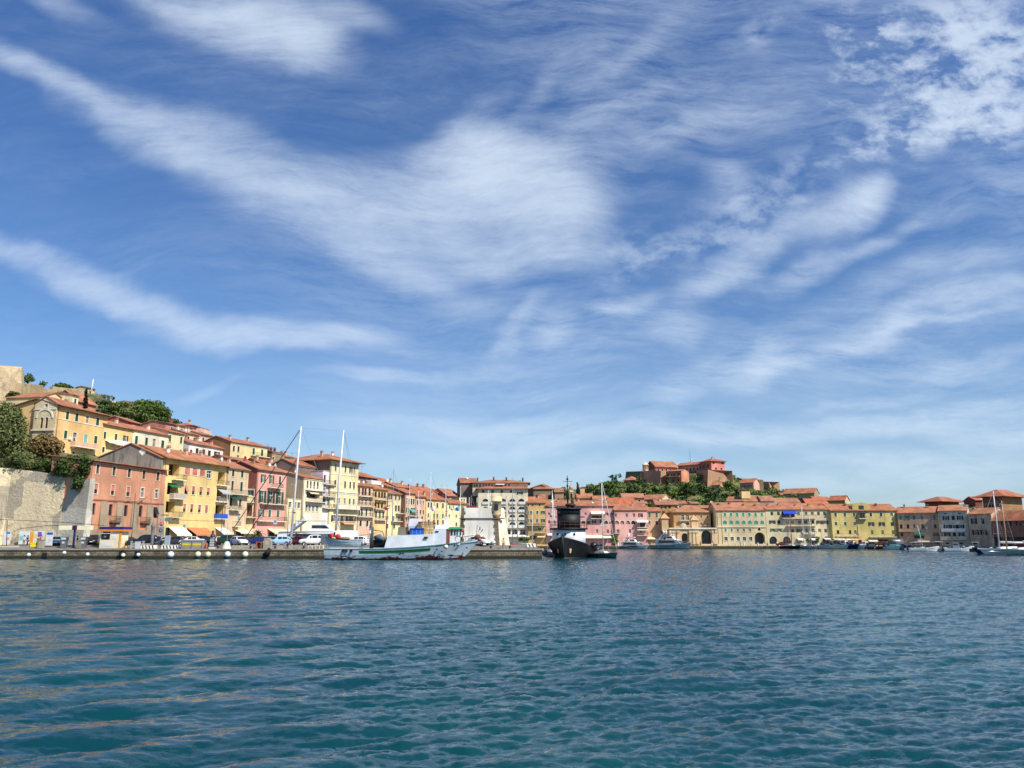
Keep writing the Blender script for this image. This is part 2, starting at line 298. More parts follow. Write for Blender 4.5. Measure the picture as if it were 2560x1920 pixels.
def water():
    ds=[4.0]
    while ds[-1]<420: ds.append(ds[-1]*1.0052 if ds[-1]>9 else ds[-1]+.1)
    d=np.array(ds); t=np.concatenate([np.linspace(-1.5,-.76,60,endpoint=False),np.linspace(-.76,.76,860),np.linspace(.76,1.5,61)[1:]])
    Y,Tt=np.meshgrid(d,t,indexing='ij'); X=Tt*Y
    tiles_=[(fft_tile(1024,31.0,.11,.95,1.75,.2,3,.24,1.95),1.0),(fft_tile(1024,22.3,.05,.30,1.35,.4,5,.17),1.0),(fft_tile(512,67.0,1.0,3.4,1.95,.08,9,.085),1.0)]
    Z=np.zeros_like(X); DX=np.zeros_like(X); DY=np.zeros_like(X)
    # calmer patches: wake slick at the left foreground, wind-sheltered strip under the far quay
    big=np.sin(X*.11+1.3)*np.sin(Y*.07+X*.03)+.6*np.sin(X*.23-Y*.19)
    px_=1280+X/Y*FP
    left=1/(1+np.exp((X/Y+.20)/.06)); slick=.48+.52*(1-left)
    slick*=1+.20*big
    far=np.clip((232-Y)/22,0,1)*.82+.18
    for (T,a) in tiles_:
        h,dx,dy=samp(T,X+.13*Y,Y-.07*X); lf=(slick if T[3]<60 else 1+.5*left); fade=1.0
        Z+=h*lf*far; DX+=dx*lf*far*1.3; DY+=dy*lf*far*1.3
    X2=X-DX; Y2=Y-DY
    n0,n1=X.shape; V=np.stack([X2,Y2,Z],-1).reshape(-1,3)
    idx=np.arange(n0*n1).reshape(n0,n1); F=np.stack([idx[:-1,:-1],idx[:-1,1:],idx[1:,1:],idx[1:,:-1]],-1).reshape(-1,4)
    b=len(V); extra=np.array([(-3500,-600,-.45),(3500,-600,-.45),(3500,5200,-.45),(-3500,5200,-.45)]); V=np.vstack([V,extra]); F=np.vstack([F,[[b,b+1,b+2,b+3]]])
    me=bpy.data.meshes.new('water'); me.vertices.add(len(V)); me.vertices.foreach_set('co',V.ravel()); me.loops.add(F.size); me.loops.foreach_set('vertex_index',F.ravel().astype(np.int32))
    me.polygons.add(len(F)); me.polygons.foreach_set('loop_start',np.arange(0,F.size,4,dtype=np.int32)); me.polygons.foreach_set('loop_total',np.full(len(F),4,dtype=np.int32)); me.polygons.foreach_set('use_smooth',np.ones(len(F),dtype=bool)); me.update(calc_edges=True)
    m,nt,b=newmat('sea_water'); me.materials.append(m); o=bpy.data.objects.new('water',me); COL.objects.link(o); o['kind']='structure'
    P=geopos(nt)
    n=noise(nt,P,.12,3); base=mixc(nt,mapr(nt,n,.35,.65),(.0021,.038,.050),(.0027,.050,.058))
    nt.links.new(base,b.inputs['Base Color']); b.inputs['IOR'].default_value=1.33; b.inputs['Roughness'].default_value=.07
    r1=noise(nt,mapping(nt,P,(1,1.35,1)),5.5,3,.6); r2=noise(nt,mapping(nt,P,(1,1.3,1)),1.6,3,.6)
    h=mathn(nt,'ADD',mathn(nt,'MULTIPLY',r1,.35),r2)
    sp=nt.nodes.new('ShaderNodeSeparateXYZ'); nt.links.new(P,sp.inputs[0])
    bp=nt.nodes.new('ShaderNodeBump'); bp.inputs['Distance'].default_value=.12; nt.links.new(h,bp.inputs['Height'])
    nt.links.new(mapr(nt,sp.outputs[1],10,60,.18,.75,False),bp.inputs['Strength']); 
    nt.links.new(bp.outputs[0],b.inputs['Normal'])
    return o
water()
# ---------- buildings ----------
TER=[]   # terrain control points
SHC={'g':(22,74,50),'t':(38,150,130),'br':(70,50,38),'dk':(34,36,40),'pk':(205,120,105),'or':(222,150,80),'gl':(70,110,85),'tan':(150,130,105),'w':(215,215,210),'lb':(130,215,205),'rd':(120,35,30)}
class House:
    def __init__(s,name,label,r,L,R,YL,YR,wall,base=1.5,by=None,depth=10,roof='gable',rh=2.0,over=.55,tile=(196,112,78),cat='house',group=None,side=None,cap=True):
        s.r=r; lp=px(r,*L); A=at(lp[0],lp[1],YL); s.zt=A.z
        rp=px(r,R,L[1]); 
        # right end: same eave height, so find the row where the eave lands
        y=lp[1]
        for _ in range(4):
            B=at(rp[0],y,YR); y+= (B.z-s.zt)/YR*FP
        if by is not None: base=at(lp[0],px(r,0,by)[1],YL).z
        s.base=base; s.h=s.zt-base; A.z=B.z=base
        s.A=A; s.B=B; s.e=(B-A).normalized(); s.L=(B-A).length; s.n=Vector((s.e.y,-s.e.x,0)); s.depth=depth
        s.root=empty(name,A,math.atan2(s.e.y,s.e.x),label,cat,group)
        s.wall=wall; s.side=side or wall; s.roof=roof; s.rh=rh; s.over=over; s.tile=tile; s.holes=[]; s.cap=cap
        s.wins=0
        inn=-s.n*depth
        for P in (A,B,A+inn,B+inn): TER.append((P.x,P.y,base+(.0 if base>2.5 else -.02)))
    def hit(s,x,y):
        p=px(s.r,x,y); P=hit_plane(p[0],p[1],s.A,s.n); d=P-s.A
        return d.dot(s.e),P.z-s.base
    def zrow(s,xr,y): return s.hit(xr,y)[1]
    def span(s,x0,x1,y): return s.hit(x0,y)[0],s.hit(x1,y)[0]
    # a row of windows: centre columns xs, rows y0..y1 (measured at xr), width w, all in region units
    def row(s,xs,y0,y1,w,kind='s',col='g',xr=None,sur=1,arch=0,name='window',sw=None):
        xr=xs[0] if xr is None else xr
        zt=s.zrow(xr,y0); zb=s.zrow(xr,y1)
        for i,x in enumerate(xs):
            a,_=s.hit(x-w/2,y0); b,_=s.hit(x+w/2,y0); k=kind[i] if len(kind)>1 else kind
            if k=='s' and len(kind)==1 and not arch and random.random()<.2: k=random.choice('ogg')
            s.window(a,b,max(zb,.02),min(zt,s.h-.05),k,col,sur,arch,name)
        return s
    def rowz(s,n,z0,z1,w,m=.8,kind='s',col='g',sur=1,arch=0,skip=()):
        for i in range(n):
            if i in skip: continue
            c=m+(s.L-2*m)*(i+.5)/n; s.window(c-w/2,c+w/2,z0,z1,kind[i%len(kind)],col,sur,arch)
        return s
    def window(s,a,b,z0,z1,k,col,sur,arch,name='window'):
        a=max(a,.03); b=min(b,s.L-.03)
        if b-a<.12 or z1-z0<.12: return
        for h in s.holes:
            if not (b<=h[0]+.02 or a>=h[1]-.02 or z1<=h[2]+.02 or z0>=h[3]-.02): return
        s.holes.append((a,b,z0,z1,arch)); w=b-a; hh=z1-z0; rad=w/2 if arch else 0
        m=MB(); D=.22 if k!='p' else 1.6
        # reveal, glass, frame
        if arch:
            n=8; pts=[(a,z0)]+[(a+w/2-w/2*math.cos(PI*i/n),z1-min(rad,hh*.6)+min(rad,hh*.6)*math.sin(PI*i/n)) for i in range(n+1)]+[(b,z0)]
        else: pts=[(a,z0),(a,z1),(b,z1),(b,z0)]
        for i in range(len(pts)):
            p,q=pts[i],pts[(i+1)%len(pts)]; m.poly([(p[0],0,p[1]),(q[0],0,q[1]),(q[0],D,q[1]),(p[0],D,p[1])],1)
        m.poly([(p[0],D,p[1]) for p in pts][::-1],0)
        if k in 'ogwb' and not arch:
            f=min(.09,w*.1)
            for x0,x1 in ((a+.01,a+f),((a+b)/2-f*.4,(a+b)/2+f*.4),(b-f,b-.01)): m.box((x0,D-.07,z0+.01),(x1,D-.02,z1-.01),2)
            m.box((a+f,D-.066,z1-f),(b-f,D-.024,z1-.01),2); m.box((a+f,D-.066,z0+.01),(b-f,D-.024,z0+f),2)
            if hh>1.6: m.box((a+f,D-.064,z0+hh*.62),(b-f,D-.026,z0+hh*.62+f),2)
        if sur and not arch:
            t=.13
            m.box((a-t,-.035,z0-.02),(a,-.002,z1),3).box((b,-.035,z0-.02),(b+t,-.002,z1),3).box((a-t-.03,-.05,z1),(b+t+.03,-.002,z1+t),3).box((a-t-.05,-.09,z0-.12),(b+t+.05,-.002,z0-.02),3)
        if sur and arch:
            o=[]; n=10; rr=min(rad,hh*.6)
            for i in range(n):
                t0,t1=PI*i/n,PI*(i+1)/n
                f=lambda r1,r2,t:((a+b)/2-r1*math.cos(t),z1-rr+r2*math.sin(t))
                p=[f(w/2,rr,t0),f(w/2,rr,t1),f(w/2+.16,rr+.16,t1),f(w/2+.16,rr+.16,t0)]
                m.hexa([(q[0],-.04,q[1]) for q in p]+[(q[0],-.002,q[1]) for q in p],3)
        fr={'o':WHITE,'g':WHITE,'w':WHITE}.get(k,WOOD)
        gl=GL if k not in 'd' else DARK
        if k=='v': gl=paint(SHC.get(col,(120,110,100)),.6)
        o=m.make(name,[gl,s.wall,fr,CREAM],s.root)
        if k=='s' and not arch:
            q=MB(); c=(a+b)/2; q.box((a+.02,.03,z0+.02),(c-.012,.07,z1-.02)).box((c+.012,.03,z0+.02),(b-.02,.07,z1-.02)); q.make('shutter',louvre(SHC[col]),o)
        elif k=='s':
            q=MB(); q.prism([(a+.03,z0+.02),(b-.03,z0+.02),(b-.03,z1-rad*.9),(b-w*.2,z1-rad*.35),((a+b)/2,z1-.05),(a+w*.2,z1-rad*.35),(a+.03,z1-rad*.9)],.03,.08,plane='xz'); q.make('shutter',louvre(SHC[col]),o)
        elif k=='o':
            for sx in (-1,1):
                q=MB(); x0=(a-w*.5-.02) if sx<0 else b+.02; x1=x0+w*.5
                q.box((x0,-.09,z0),(x1,-.045,z1)); q.make('shutter',louvre(SHC[col]),o)
        elif k=='b':   # half lowered roller blind
            q=MB(); q.box((a+.02,.05,z0+hh*.42),(b-.02,.09,z1-.02)); q.make('blind',louvre(SHC[col]),o)
        elif k=='t':   # shutter propped outwards
            q=MB(); q.hexa([(a,-.02,z1-.1),(b,-.02,z1-.1),(b,.02,z1-.1),(a,.02,z1-.1),(a,-.6,z0+hh*.3),(b,-.6,z0+hh*.3),(b,-.56,z0+hh*.3),(a,-.56,z0+hh*.3)]); q.make('shutter',louvre(SHC[col]),o)
        s.wins+=1
    def door(s,x0,x1,y0,y1,col=(60,45,38),arch=0,xr=None,name='door',k='d'):
        xr=x0 if xr is None else xr; zt=s.zrow(xr,y0); zb=max(s.zrow(xr,y1),.02); a,b=s.span(x0,x1,(y0+y1)/2); s.window(a,b,zb,zt,k,'dk',0,arch,name); return s
    def bal(s,x0,x1,y,xr=None,p=1.0,rail=1.0,col=None,slab=CREAM,solid=None,name='balcony'):
        xr=x0 if xr is None else xr; z=s.zrow(xr,y); a,b=s.span(x0,x1,y); a=max(a,-.3); b=min(b,s.L+.3); m=MB(); m.box((a,-p,z-.18),(b,-.003,z)); 
        n=max(2,int((b-a)/1.4))
        for i in range(n):
            c=a+(b-a)*(i+.5)/n; m.hexa([(c-.08,-p*.7,z-.3),(c+.08,-p*.7,z-.3),(c+.08,-.004,z-.55),(c-.08,-.004,z-.55),(c-.08,-p*.8,z-.181),(c+.08,-p*.8,z-.181),(c+.08,-.004,z-.181),(c-.08,-.004,z-.181)])
        o=m.make(name,slab,s.root); q=MB(); cm=col or IRON
        if solid:
            q.box((a,-p,z+.002),(b,-p+.1,z+rail)).box((a,-p+.1,z+.002),(a+.1,-.004,z+rail)).box((b-.1,-p+.1,z+.002),(b,-.004,z+rail)); q.make('railing',solid,o)
        else:
            q.box((a,-p,z+rail-.05),(b,-p+.05,z+rail)).box((a,-p+.051,z+rail-.05),(a+.04,-.004,z+rail)).box((b-.04,-p+.051,z+rail-.05),(b,-.004,z+rail)).box((a,-p,z+.05),(b,-p+.03,z+.1))
            k=int((b-a)/.22)
            for i in range(k+1):
                c=a+.02+(b-a-.06)*i/max(1,k); q.box((c,-p+.01,z+.002),(c+.025,-p+.035,z+rail-.051))
            for i in range(1,4):
                for xx in (a+.008,b-.032): q.box((xx,-p*i/4,z+.002),(xx+.02,-p*i/4+.02,z+rail-.051))
            q.make('railing',cm,o)
        return s
    def awn(s,x0,x1,y0,y1,rgb,p=1.8,xr=None,name='awning'):
        xr=x0 if xr is None else xr; z1=s.zrow(xr,y0); z0=s.zrow(xr,y1); a,b=s.span(x0,x1,y0); a=max(a,-.5);b=min(b,s.L+.5)
        # the lower edge is nearer than the wall, so lower it a little less than measured
        m=MB(); m.hexa([(a,-.01,z1-.06),(b,-.01,z1-.06),(b,-p,z0+.2),(a,-p,z0+.2),(a,-.01,z1),(b,-.01,z1),(b,-p,z0+.26),(a,-p,z0+.26)]); m.box((a,-p-.02,z0),(b,-p+.01,z0+.19))
        m.make(name,paint(rgb,.8,var=.1),s.root)
        return s
    def band(s,y,xr,h=.22,p=.08,mat=None,name='string_course'):
        z=s.zrow(xr,y); MB().box((-.02,-p,z-h/2),(s.L+.02,-.003,z+h/2)).make(name,mat or CREAM,s.root); return s
    def pipe(s,x,y=None,rgb=(120,95,75)):
        a=s.hit(x,y if y is not None else 0)[0] if y is not None else x; a=min(max(a,.08),s.L-.08)
        MB().tube([(a,-.07,.1),(a,-.07,s.h-.05)],.06,0,6).make('drainpipe',paint(rgb,.6),s.root); return s
    def chim(s,n=1,pos=None,hh=1.1,rgb=(200,170,140),w=.6):
        for i in range(n):
            f=pos[i] if pos else (i+.5+random.uniform(-.2,.2))/n; x=s.L*f; y=s.depth*random.uniform(.25,.45); z=s.h+s.rz(y)-.4
            m=MB(); m.box((x-w/2,y-w/2,z),(x+w/2,y+w/2,z+hh+.3)); m.box((x-w/2-.08,y-w/2-.08,z+hh+.3),(x+w/2+.08,y+w/2+.08,z+hh+.4),1)
            for sx in (-1,1):
                for sy in (-1,1): m.box((x+sx*(w/2-.06)-.05,y+sy*(w/2-.06)-.05,z+hh+.4),(x+sx*(w/2-.06)+.05,y+sy*(w/2-.06)+.05,z+hh+.62),0)
            m.box((x-w/2-.05,y-w/2-.05,z+hh+.62),(x+w/2+.05,y+w/2+.05,z+hh+.72),1)
            s.ch.append(m.make('chimney',[plaster(rgb,.3),tiles(s.tile)],s.rfo or s.root))
        return s
    def rz(s,y):
        if s.roof in('gable','hip'): return s.rh*min(1,1-abs(y-s.depth/2)/(s.depth/2))
        if s.roof=='shed': return s.rh*y/s.depth
        return 0
    def dish(s,x,y,d=.45,rgb=(225,225,222)):
        z=s.h+s.rz(y*s.depth); X=s.L*x; Y=s.depth*y
        m=MB(); m.tube([(X,Y,z-.1),(X,Y,z+.8)],.03,0,5); m.lathe((X,Y-.1,z+.95),[(0,.12),(d*.5,.08),(d,-.08)],0,12,'y'); m.lathe((X,Y-.1,z+.95),[(0,.15),(d*.5,.11),(d,-.05)],0,12,'y')
        m.make('satellite_dish',paint(rgb,.5),s.rfo or s.root); return s
    def aerial(s,x,y=.5,h=2.2):
        z=s.h+s.rz(y*s.depth); X=s.L*x; Y=s.depth*y; m=MB(); m.tube([(X,Y,z-.1),(X,Y,z+h)],.035,0,5); m.tube([(X-.7,Y,z+h*.9),(X+.7,Y,z+h*.9)],.025,0,4)
        for i in range(6): xx=X-.6+.24*i; m.tube([(xx,Y-.3,z+h*.9),(xx,Y+.3,z+h*.9)],.015,0,4)
        m.make('aerial',GREYM,s.rfo or s.root); return s
    def build(s):
        if s.L>5 and s.h>9 and s.zt<40 and random.random()<.7: s.pipe(random.choice([.25,s.L-.3,s.L*.5]) if not s.holes else .2)
        if s.h>9 and s.L>6 and s.wins>5:
            for _ in range(random.randint(0,2)):
                q=random.choice(s.holes); x=q[1]+.35; z=q[2]-.1
                if x+1<s.L and z>2 and not any(x-.1<e[1] and x+.95>e[0] and z-.1<e[3] and z+.7>e[2] for e in s.holes): MB().box((x,-.38,z),(x+.8,-.003,z+.55)).make('air_conditioner',WHITE,s.root)
        m=MB(); L,h,D=s.L,s.h,s.depth; b0=-3.0
        xs=sorted(set([0,L]+[round(v,4) for q in s.holes for v in q[:2]])); zs=sorted(set([b0,h]+[round(v,4) for q in s.holes for v in q[2:4]]))
        for i in range(len(xs)-1):
            j=0
            while j<len(zs)-1:
                cx=(xs[i]+xs[i+1])/2
                def inside(jj):
                    cz=(zs[jj]+zs[jj+1])/2; return any(q[0]<cx<q[1] and q[2]<cz<q[3] for q in s.holes)
                if inside(j): j+=1; continue
                k=j
                while k+1<len(zs)-1 and not inside(k+1): k+=1
                m.poly([(xs[i],0,zs[j]),(xs[i+1],0,zs[j]),(xs[i+1],0,zs[k+1]),(xs[i],0,zs[k+1])],0); j=k+1
        for q in s.holes:
            if q[4]:
                a,b,z0,z1=q[:4]; w=b-a; rr=min(w/2,(z1-z0)*.6); n=8; c=(a+b)/2
                for i in range(n):
                    t0,t1=PI*i/n,PI*(i+1)/n; p0=(c-w/2*math.cos(t0),z1-rr+rr*math.sin(t0)); p1=(c-w/2*math.cos(t1),z1-rr+rr*math.sin(t1))
                    m.poly([(p0[0],0,p0[1]),(p1[0],0,p1[1]),(p1[0],0,z1),(p0[0],0,z1)],0)
        rh=s.rh
        if s.roof=='gable':
            sd_=[(0,b0),(D,b0),(D,h),(D/2,h+rh),(0,h)]
        elif s.roof=='shed': sd_=[(0,b0),(D,b0),(D,h+rh),(0,h)]
        else: sd_=[(0,b0),(D,b0),(D,h),(0,h)]
        m.poly([(0,y,z) for y,z in sd_][::-1],1); m.poly([(L,y,z) for y,z in sd_],1)
        hb=h+rh if s.roof=='shed' else h
        m.poly([(L,D,b0),(0,D,b0),(0,D,hb),(L,D,hb)],1)
        if s.roof=='gfront':
            m.poly([(0,0,h),(L,0,h),(L/2,0,h+rh)],0); m.poly([(L,D,h),(0,D,h),(L/2,D,h+rh)],1)
        if s.roof in('flat',): m.poly([(0,0,h-.3),(L,0,h-.3),(L,D,h-.3),(0,D,h-.3)],1); 
        m.make('wall',[s.wall,s.side],s.root)
        s.rfo=None; s.ch=[]; o=s.over; t=.16; T=tiles(s.tile) if s.roof!='flat' else plaster((170,160,145),.4)
        r=MB(); e2=.002
        if s.roof=='gable':
            k=rh/(D/2); r.prism([(-o,h-k*o+e2),(D/2,h+rh+e2),(D+o,h-k*o+e2),(D+o,h-k*o+t),(D/2,h+rh+t+.02),(-o,h-k*o+t)],-o*.5,L+o*.5)
        elif s.roof=='shed':
            k=rh/D; r.prism([(-o,h-k*o+e2),(D+o,h+rh+k*o+e2),(D+o,h+rh+k*o+t),(-o,h-k*o+t)],-o*.5,L+o*.5)
        elif s.roof=='gfront':
            k=rh/(L/2); r.prism([(-o,h-k*o+e2),(L/2,h+rh+e2),(L+o,h-k*o+e2),(L+o,h-k*o+t),(L/2,h+rh+t+.02),(-o,h-k*o+t)],-o,D+o,plane='xz')
        elif s.roof=='hip':
            q=min(L,D)/2; x0,x1,y0,y1=-o,L+o,-o,D+o; z=h-.02
            if L>=D: a=(q,D/2,h+rh); b=(L-q,D/2,h+rh)
            else: a=(L/2,q,h+rh); b=(L/2,D-q,h+rh)
            c=[(x0,y0),(x1,y0),(x1,y1),(x0,y1)]
            lo=[(x,y,z) for x,y in c]; up=[(x,y,z+.14) for x,y in c]
            r.poly(lo[::-1],0)
            for i in range(4): j=(i+1)%4; r.poly([lo[i],lo[j],up[j],up[i]],0)
            if L>=D: fs=[[up[0],up[1],b,a],[up[1],up[2],b],[up[2],up[3],a,b],[up[3],up[0],a]]
            else: fs=[[up[0],up[1],a],[up[1],up[2],b,a],[up[2],up[3],b],[up[3],up[0],a,b]]
            for f in fs: r.poly(f,0)
        elif s.roof=='flat':
            w=.25
            r.box((-.08,-.08,h+.001),(L+.08,w,h+.22)).box((-.08,D-w,h+.001),(L+.08,D+.08,h+.22)).box((-.08,w,h+.001),(w,D-w,h+.22)).box((L-w,w,h+.001),(L+.08,D-w,h+.22))
        if r.v: s.rfo=r.make('roof' if s.roof!='flat' else 'parapet',T,s.root)
        if s.cap and s.roof in('gable','shed','hip'):
            MB().box((-.04,-.2,h-.42),(L+.04,-.004,h-.2)).make('cornice',s.wall,s.root)
        return s
def YF(p): return 140*math.exp(.00075*(p-229))
def YH(p): return 172*math.exp(.0007*(p-130))
PINK=plaster((220,140,98),.35); YEL=plaster((240,200,112),.12); TANH=plaster((226,190,140),.2); ROSE=plaster((228,150,128),.15); CRY=plaster((238,216,150),.2)
PALE=plaster((240,222,180),.25); ORG=plaster((238,186,110),.18); GREYSHADE=plaster((130,110,98),.3); BRW=plaster((122,104,82),.3); SALM=plaster((232,172,132),.22)  # the grey brown one paints the shade on end and party walls
ROSESHADE=plaster((176,88,76),.2); OCH=plaster((206,158,92),.35); OCH2=plaster((196,164,104),.3); PNK=plaster((236,160,148),.2); TEALY=plaster((222,198,140),.25); MUST=plaster((214,190,100),.3); DUSTY=plaster((212,162,124),.45); GRW=plaster((204,190,166),.45); DUST2=plaster((212,176,140),.45)  # dark rose is the salmon plaster with side-wall shade put in
WHT=plaster((232,216,202),.3); LILAC=plaster((226,208,206),.2); REDB=plaster((150,82,62),.4,key='red_plaster'); FORT=stone((190,148,118),(166,128,104),.5,blocks=0,stain=(110,84,66)); FORTG=stone((128,112,88),(110,96,74),.5)
def H(*a,**k): return House(*a,**k)
def yl(r,x): return YF(px(r,x)[0])
def yh(r,x): return YH(px(r,x)[0])
# --- front row, left ---
h=H('town_house','weathered salmon house on a bare grey buttressed base, beside the old stone retaining wall','R3',(205,1180),1490,yl('R3',205),yl('R3',1490),PINK,depth=8,roof='shed',rh=.9,over=.7,tile=(190,100,80))
h.row([315,600,865,1120,1365],1250,1415,52,'v','br',sur=1)
h.r='R4'
h.row([285,575,845,1090,1335],200,375,58,'bbbgg','pk',xr=285)
h.band(470,165,.25,.12,plaster((170,95,78),.2))
h.row([245,540,805,1060,1310],540,740,62,'ddddt','dk',xr=245,sur=0)
z=h.zrow(165,470)
for i,x in enumerate([165,410,690,950,1210,1400]):
    a=h.hit(x,600)[0]; w=1.15 if i else .7
    MB().hexa([(a-w,-.75,0),(a+w,-.75,0),(a+w,-.003,0),(a-w,-.003,0),(a-w*.75,-.06,z-.15),(a+w*.75,-.06,z-.15),(a+w*.75,-.003,z-.15),(a-w*.75,-.003,z-.15)]).make('buttress',stone((168,150,124),(150,132,108),.6,key='butt'),h.root)
MB().box((.02,-.5,0),(h.L-.02,-.004,3.3)).make('plinth',stone((168,150,124),(150,132,108),.6,key='butt'),h.root)
MB().tube([(h.L*.62,-.1,8.2),(h.L*.66,-1.4,9.6)],.05).make('flag_pole',WOOD,h.root)
h.bal(500,655,855,490,p=.7,slab=paint((120,90,80),.7)); h.bal(1030,1170,870,1030,p=.7,slab=paint((120,90,80),.7)); h.build()
h=H('town_house','grey concrete gable block with a white diamond painted near its peak, above the salmon house','R3',(330,1130),1400,159.5,159.5,plaster((140,134,120),.5,grime=(70,68,60)),depth=2.5,roof='gfront',rh=2.75,over=.25,tile=(200,118,84),base=9)
a=h.hit(1080,1030); MB().hexa([(a[0]-.75,-.03,a[1]),(a[0],-.03,a[1]-.85),(a[0]+.75,-.03,a[1]),(a[0],-.03,a[1]+.85),(a[0]-.75,-.004,a[1]),(a[0],-.004,a[1]-.85),(a[0]+.75,-.004,a[1]),(a[0],-.004,a[1]+.85)]).make('diamond_panel',WHITE,h.root); h.build().aerial(.72,.05,5)
h=H('town_house','tall butter yellow apartment house with salmon roller blinds and recessed corner balconies','R3',(1475,1110),(480+605/6.9125-200)*6.9125,yl('R3',1475),YF(568),YEL,depth=12,rh=2.4,over=1.1,tile=(208,122,84))
h.row([1860,1990,2120],1300,1425,88,'sss','pk',xr=1860,sur=1)
h.r='R5'; h.row([300],810,940,80,'s','pk',sur=1)
h.r='R4'; h.row([1835,1965,2095],235,380,48,'tbb','pk',sur=1); h.row([1810,1935,2070,2190],550,690,48,'bbbs','pk',xr=1810,sur=1)
h.r='R5'; h.row([160,285],1090,1220,48,'b','pk',sur=1); h.row([135,258],1395,1530,48,'bs','or',sur=1)
h.r='R3'; h.row([1630],1240,1450,180,'p','dk',sur=0,name='loggia')
h.r='R4'; h.row([1600],190,390,170,'p','dk',sur=0,name='loggia'); h.row([1565],510,700,150,'p','dk',sur=0,name='loggia'); h.bal(1580,1780,120,1580,p=1.0); h.bal(1540,1760,450,1540,p=1.1,solid=paint((190,175,160),.7)); h.bal(1510,1700,770,1510,p=1.1)
h.awn(1515,1690,215,262,(0,120,80),p=.9,xr=1515); h.band(815,1440,.12,.05,plaster((215,170,90),.1))
h.r='R5'; h.row([515],830,1040,120,'p','dk',sur=0,name='loggia'); h.row([500],1110,1330,130,'p','dk',sur=0,name='loggia'); h.row([480],1400,1610,140,'p','dk',sur=0,name='loggia')
h.bal(420,600,1050,420,p=.9); h.bal(400,560,1335,400,p=.9,col=WHITE); h.bal(375,570,1630,375,p=.9,solid=paint((40,90,190),.5)); h.awn(430,640,1115,1215,(170,170,172),p=1.6,xr=430)
h.r='R4'; h.door(1470,1550,960,1260); h.door(1850,2180,1000,1260,xr=1470,k='d'); h.awn(1530,1790,945,1105,(240,236,222),p=2.2,xr=1470); h.awn(1850,2190,950,1100,(196,118,74),p=2.4,xr=1470)
h.r='V2'; h.awn(1590,1830,390,560,(240,236,222),p=2.0,xr=1590)
h.build().chim(3,[.25,.5,.8]).dish(.1,.1).dish(.6,.3,.4,(150,50,45))
h=H('town_house','narrow sand coloured house with green shutters and iron balconies right of the butter yellow block','R5',(612,745),985,YF(571),YF(628),TANH,depth=10,rh=2.0,over=.5)
h.row([715,872],790,905,42,'s','g'); h.row([705,860],985,1150,42,'ds','g'); h.row([680,838],1270,1420,44,'d','g'); h.row([818],1550,1680,42,'s','g',sur=1)
h.bal(612,970,1200,612,p=1.1); h.bal(625,800,1475,625,p=1.0); h.awn(625,780,1250,1295,(0,95,75),p=1.2,xr=625); h.r='R6'; h.bal(690,790,655,690,p=.9); h.awn(720,980,715,790,(240,222,180),p=2.0,xr=720); h.door(760,900,760,940,k='d')
h.build().chim(2).dish(.2,.3)
h=H('house_extension','low cream veranda annex with dark glazed upper room between the sand and pink houses','R5',(945,1130),1110,YF(622)+3,YF(640)+1,CRY,depth=7,roof='flat',cap=False)
h.row([1020],1140,1250,110,'g'); h.row([1000],1400,1590,90,'p','dk',sur=0,name='loggia'); h.bal(935,1080,1350,935,p=1.0); h.bal(950,1150,1600+10,950,p=1.1); h.r='R6'; h.awn(970,1110,700,760,(232,190,160),p=1.6,xr=970); h.build()
h=H('town_house','salmon pink house with three balconies and tall green shutters, bare dark red side wall','R5',(1135,775),1640,YF(645),YF(716),ROSE,depth=10,rh=1.9,over=.55,side=ROSESHADE)
h.row([1232,1380,1525],870,1015,38,'s','g'); h.row([1220,1370,1520],1150,1360,62,'o','g'); h.row([1195,1345,1490],1475,1600,48,'s','gl')
h.bal(1300,1520,1090,1300,p=1.1); h.bal(1165,1590,1370,1165,p=1.1); h.r='R6'; h.bal(1110,1590,560,1110,p=1.0); h.awn(1300,1600,700,800,(225,195,160),p=2.2,xr=1300); h.door(1330,1500,760,930)
h.build().chim(2,rgb=(160,120,95)).dish(.6,.2).dish(.8,.2)
h=H('house_annex','low cream annex with flat roof under a bare tan party wall','R5',(1640,1290),1890,YF(717),YF(754),CRY,depth=6,roof='flat',cap=False)
h.row([1695,1780,1850],1345,1450,52,'g','g'); h.r='R6'; h.door(1700,1760,700,860); h.build()
h=H('town_house','cream house with open glazed balconies and a tan party wall, behind the tall white mast','S1',(130,990),470,YF(757),YF(808),PALE,depth=15,rh=2.0,over=.4,side=plaster((186,164,128),.2),tile=(190,98,70))  # party wall plaster toned down for its shade
h.row([205,260,320,380],1050,1180,30,'d','g',sur=0); h.row([300],1240,1350,230,'p','dk',sur=0,name='loggia'); h.bal(160,470,1200,160,p=1.0,col=WHITE)
h.r='S2'; h.bal(20,320,225,20,p=1.1); h.row([45,100,160,230],290,400,38,'g','g'); h.awn(60,210,60,100,(230,215,180),p=1.0,xr=60); h.build().dish(.05,.2).chim(1)
h=H('town_house','slim grey white house with stacked balconies, left of the tall ornate yellow palazzo','S1',(472,880),640,YF(808)+1,YF(832)+1,LILAC,depth=12,roof='flat',cap=False)
h.row([500,590],950,1080,32,'d','g',sur=0); h.row([490,580],1160,1270,34,'d','g',sur=0); h.bal(470,680,1105,470); h.bal(460,660,1315,460); h.r='S2'; h.row([345,430],175,290,48,'s','g'); h.bal(310,500,340,310); h.build()
h=H('palazzo','tall ornate pale yellow palazzo with wide eaves under a hipped tile roof','S1',(600,690),1085,YF(829),YF(897),CRY,depth=17,roof='hip',rh=2.6,over=1.5,side=GREYSHADE,tile=(196,108,72))
h.row([688,760,860,950,1015],770,880,26,'s','br'); h.row([680,745,850,940,1005],1040,1160,28,'s','br',sur=1); h.band(930,640,.2); h.band(1240-10,640,.3,.2)
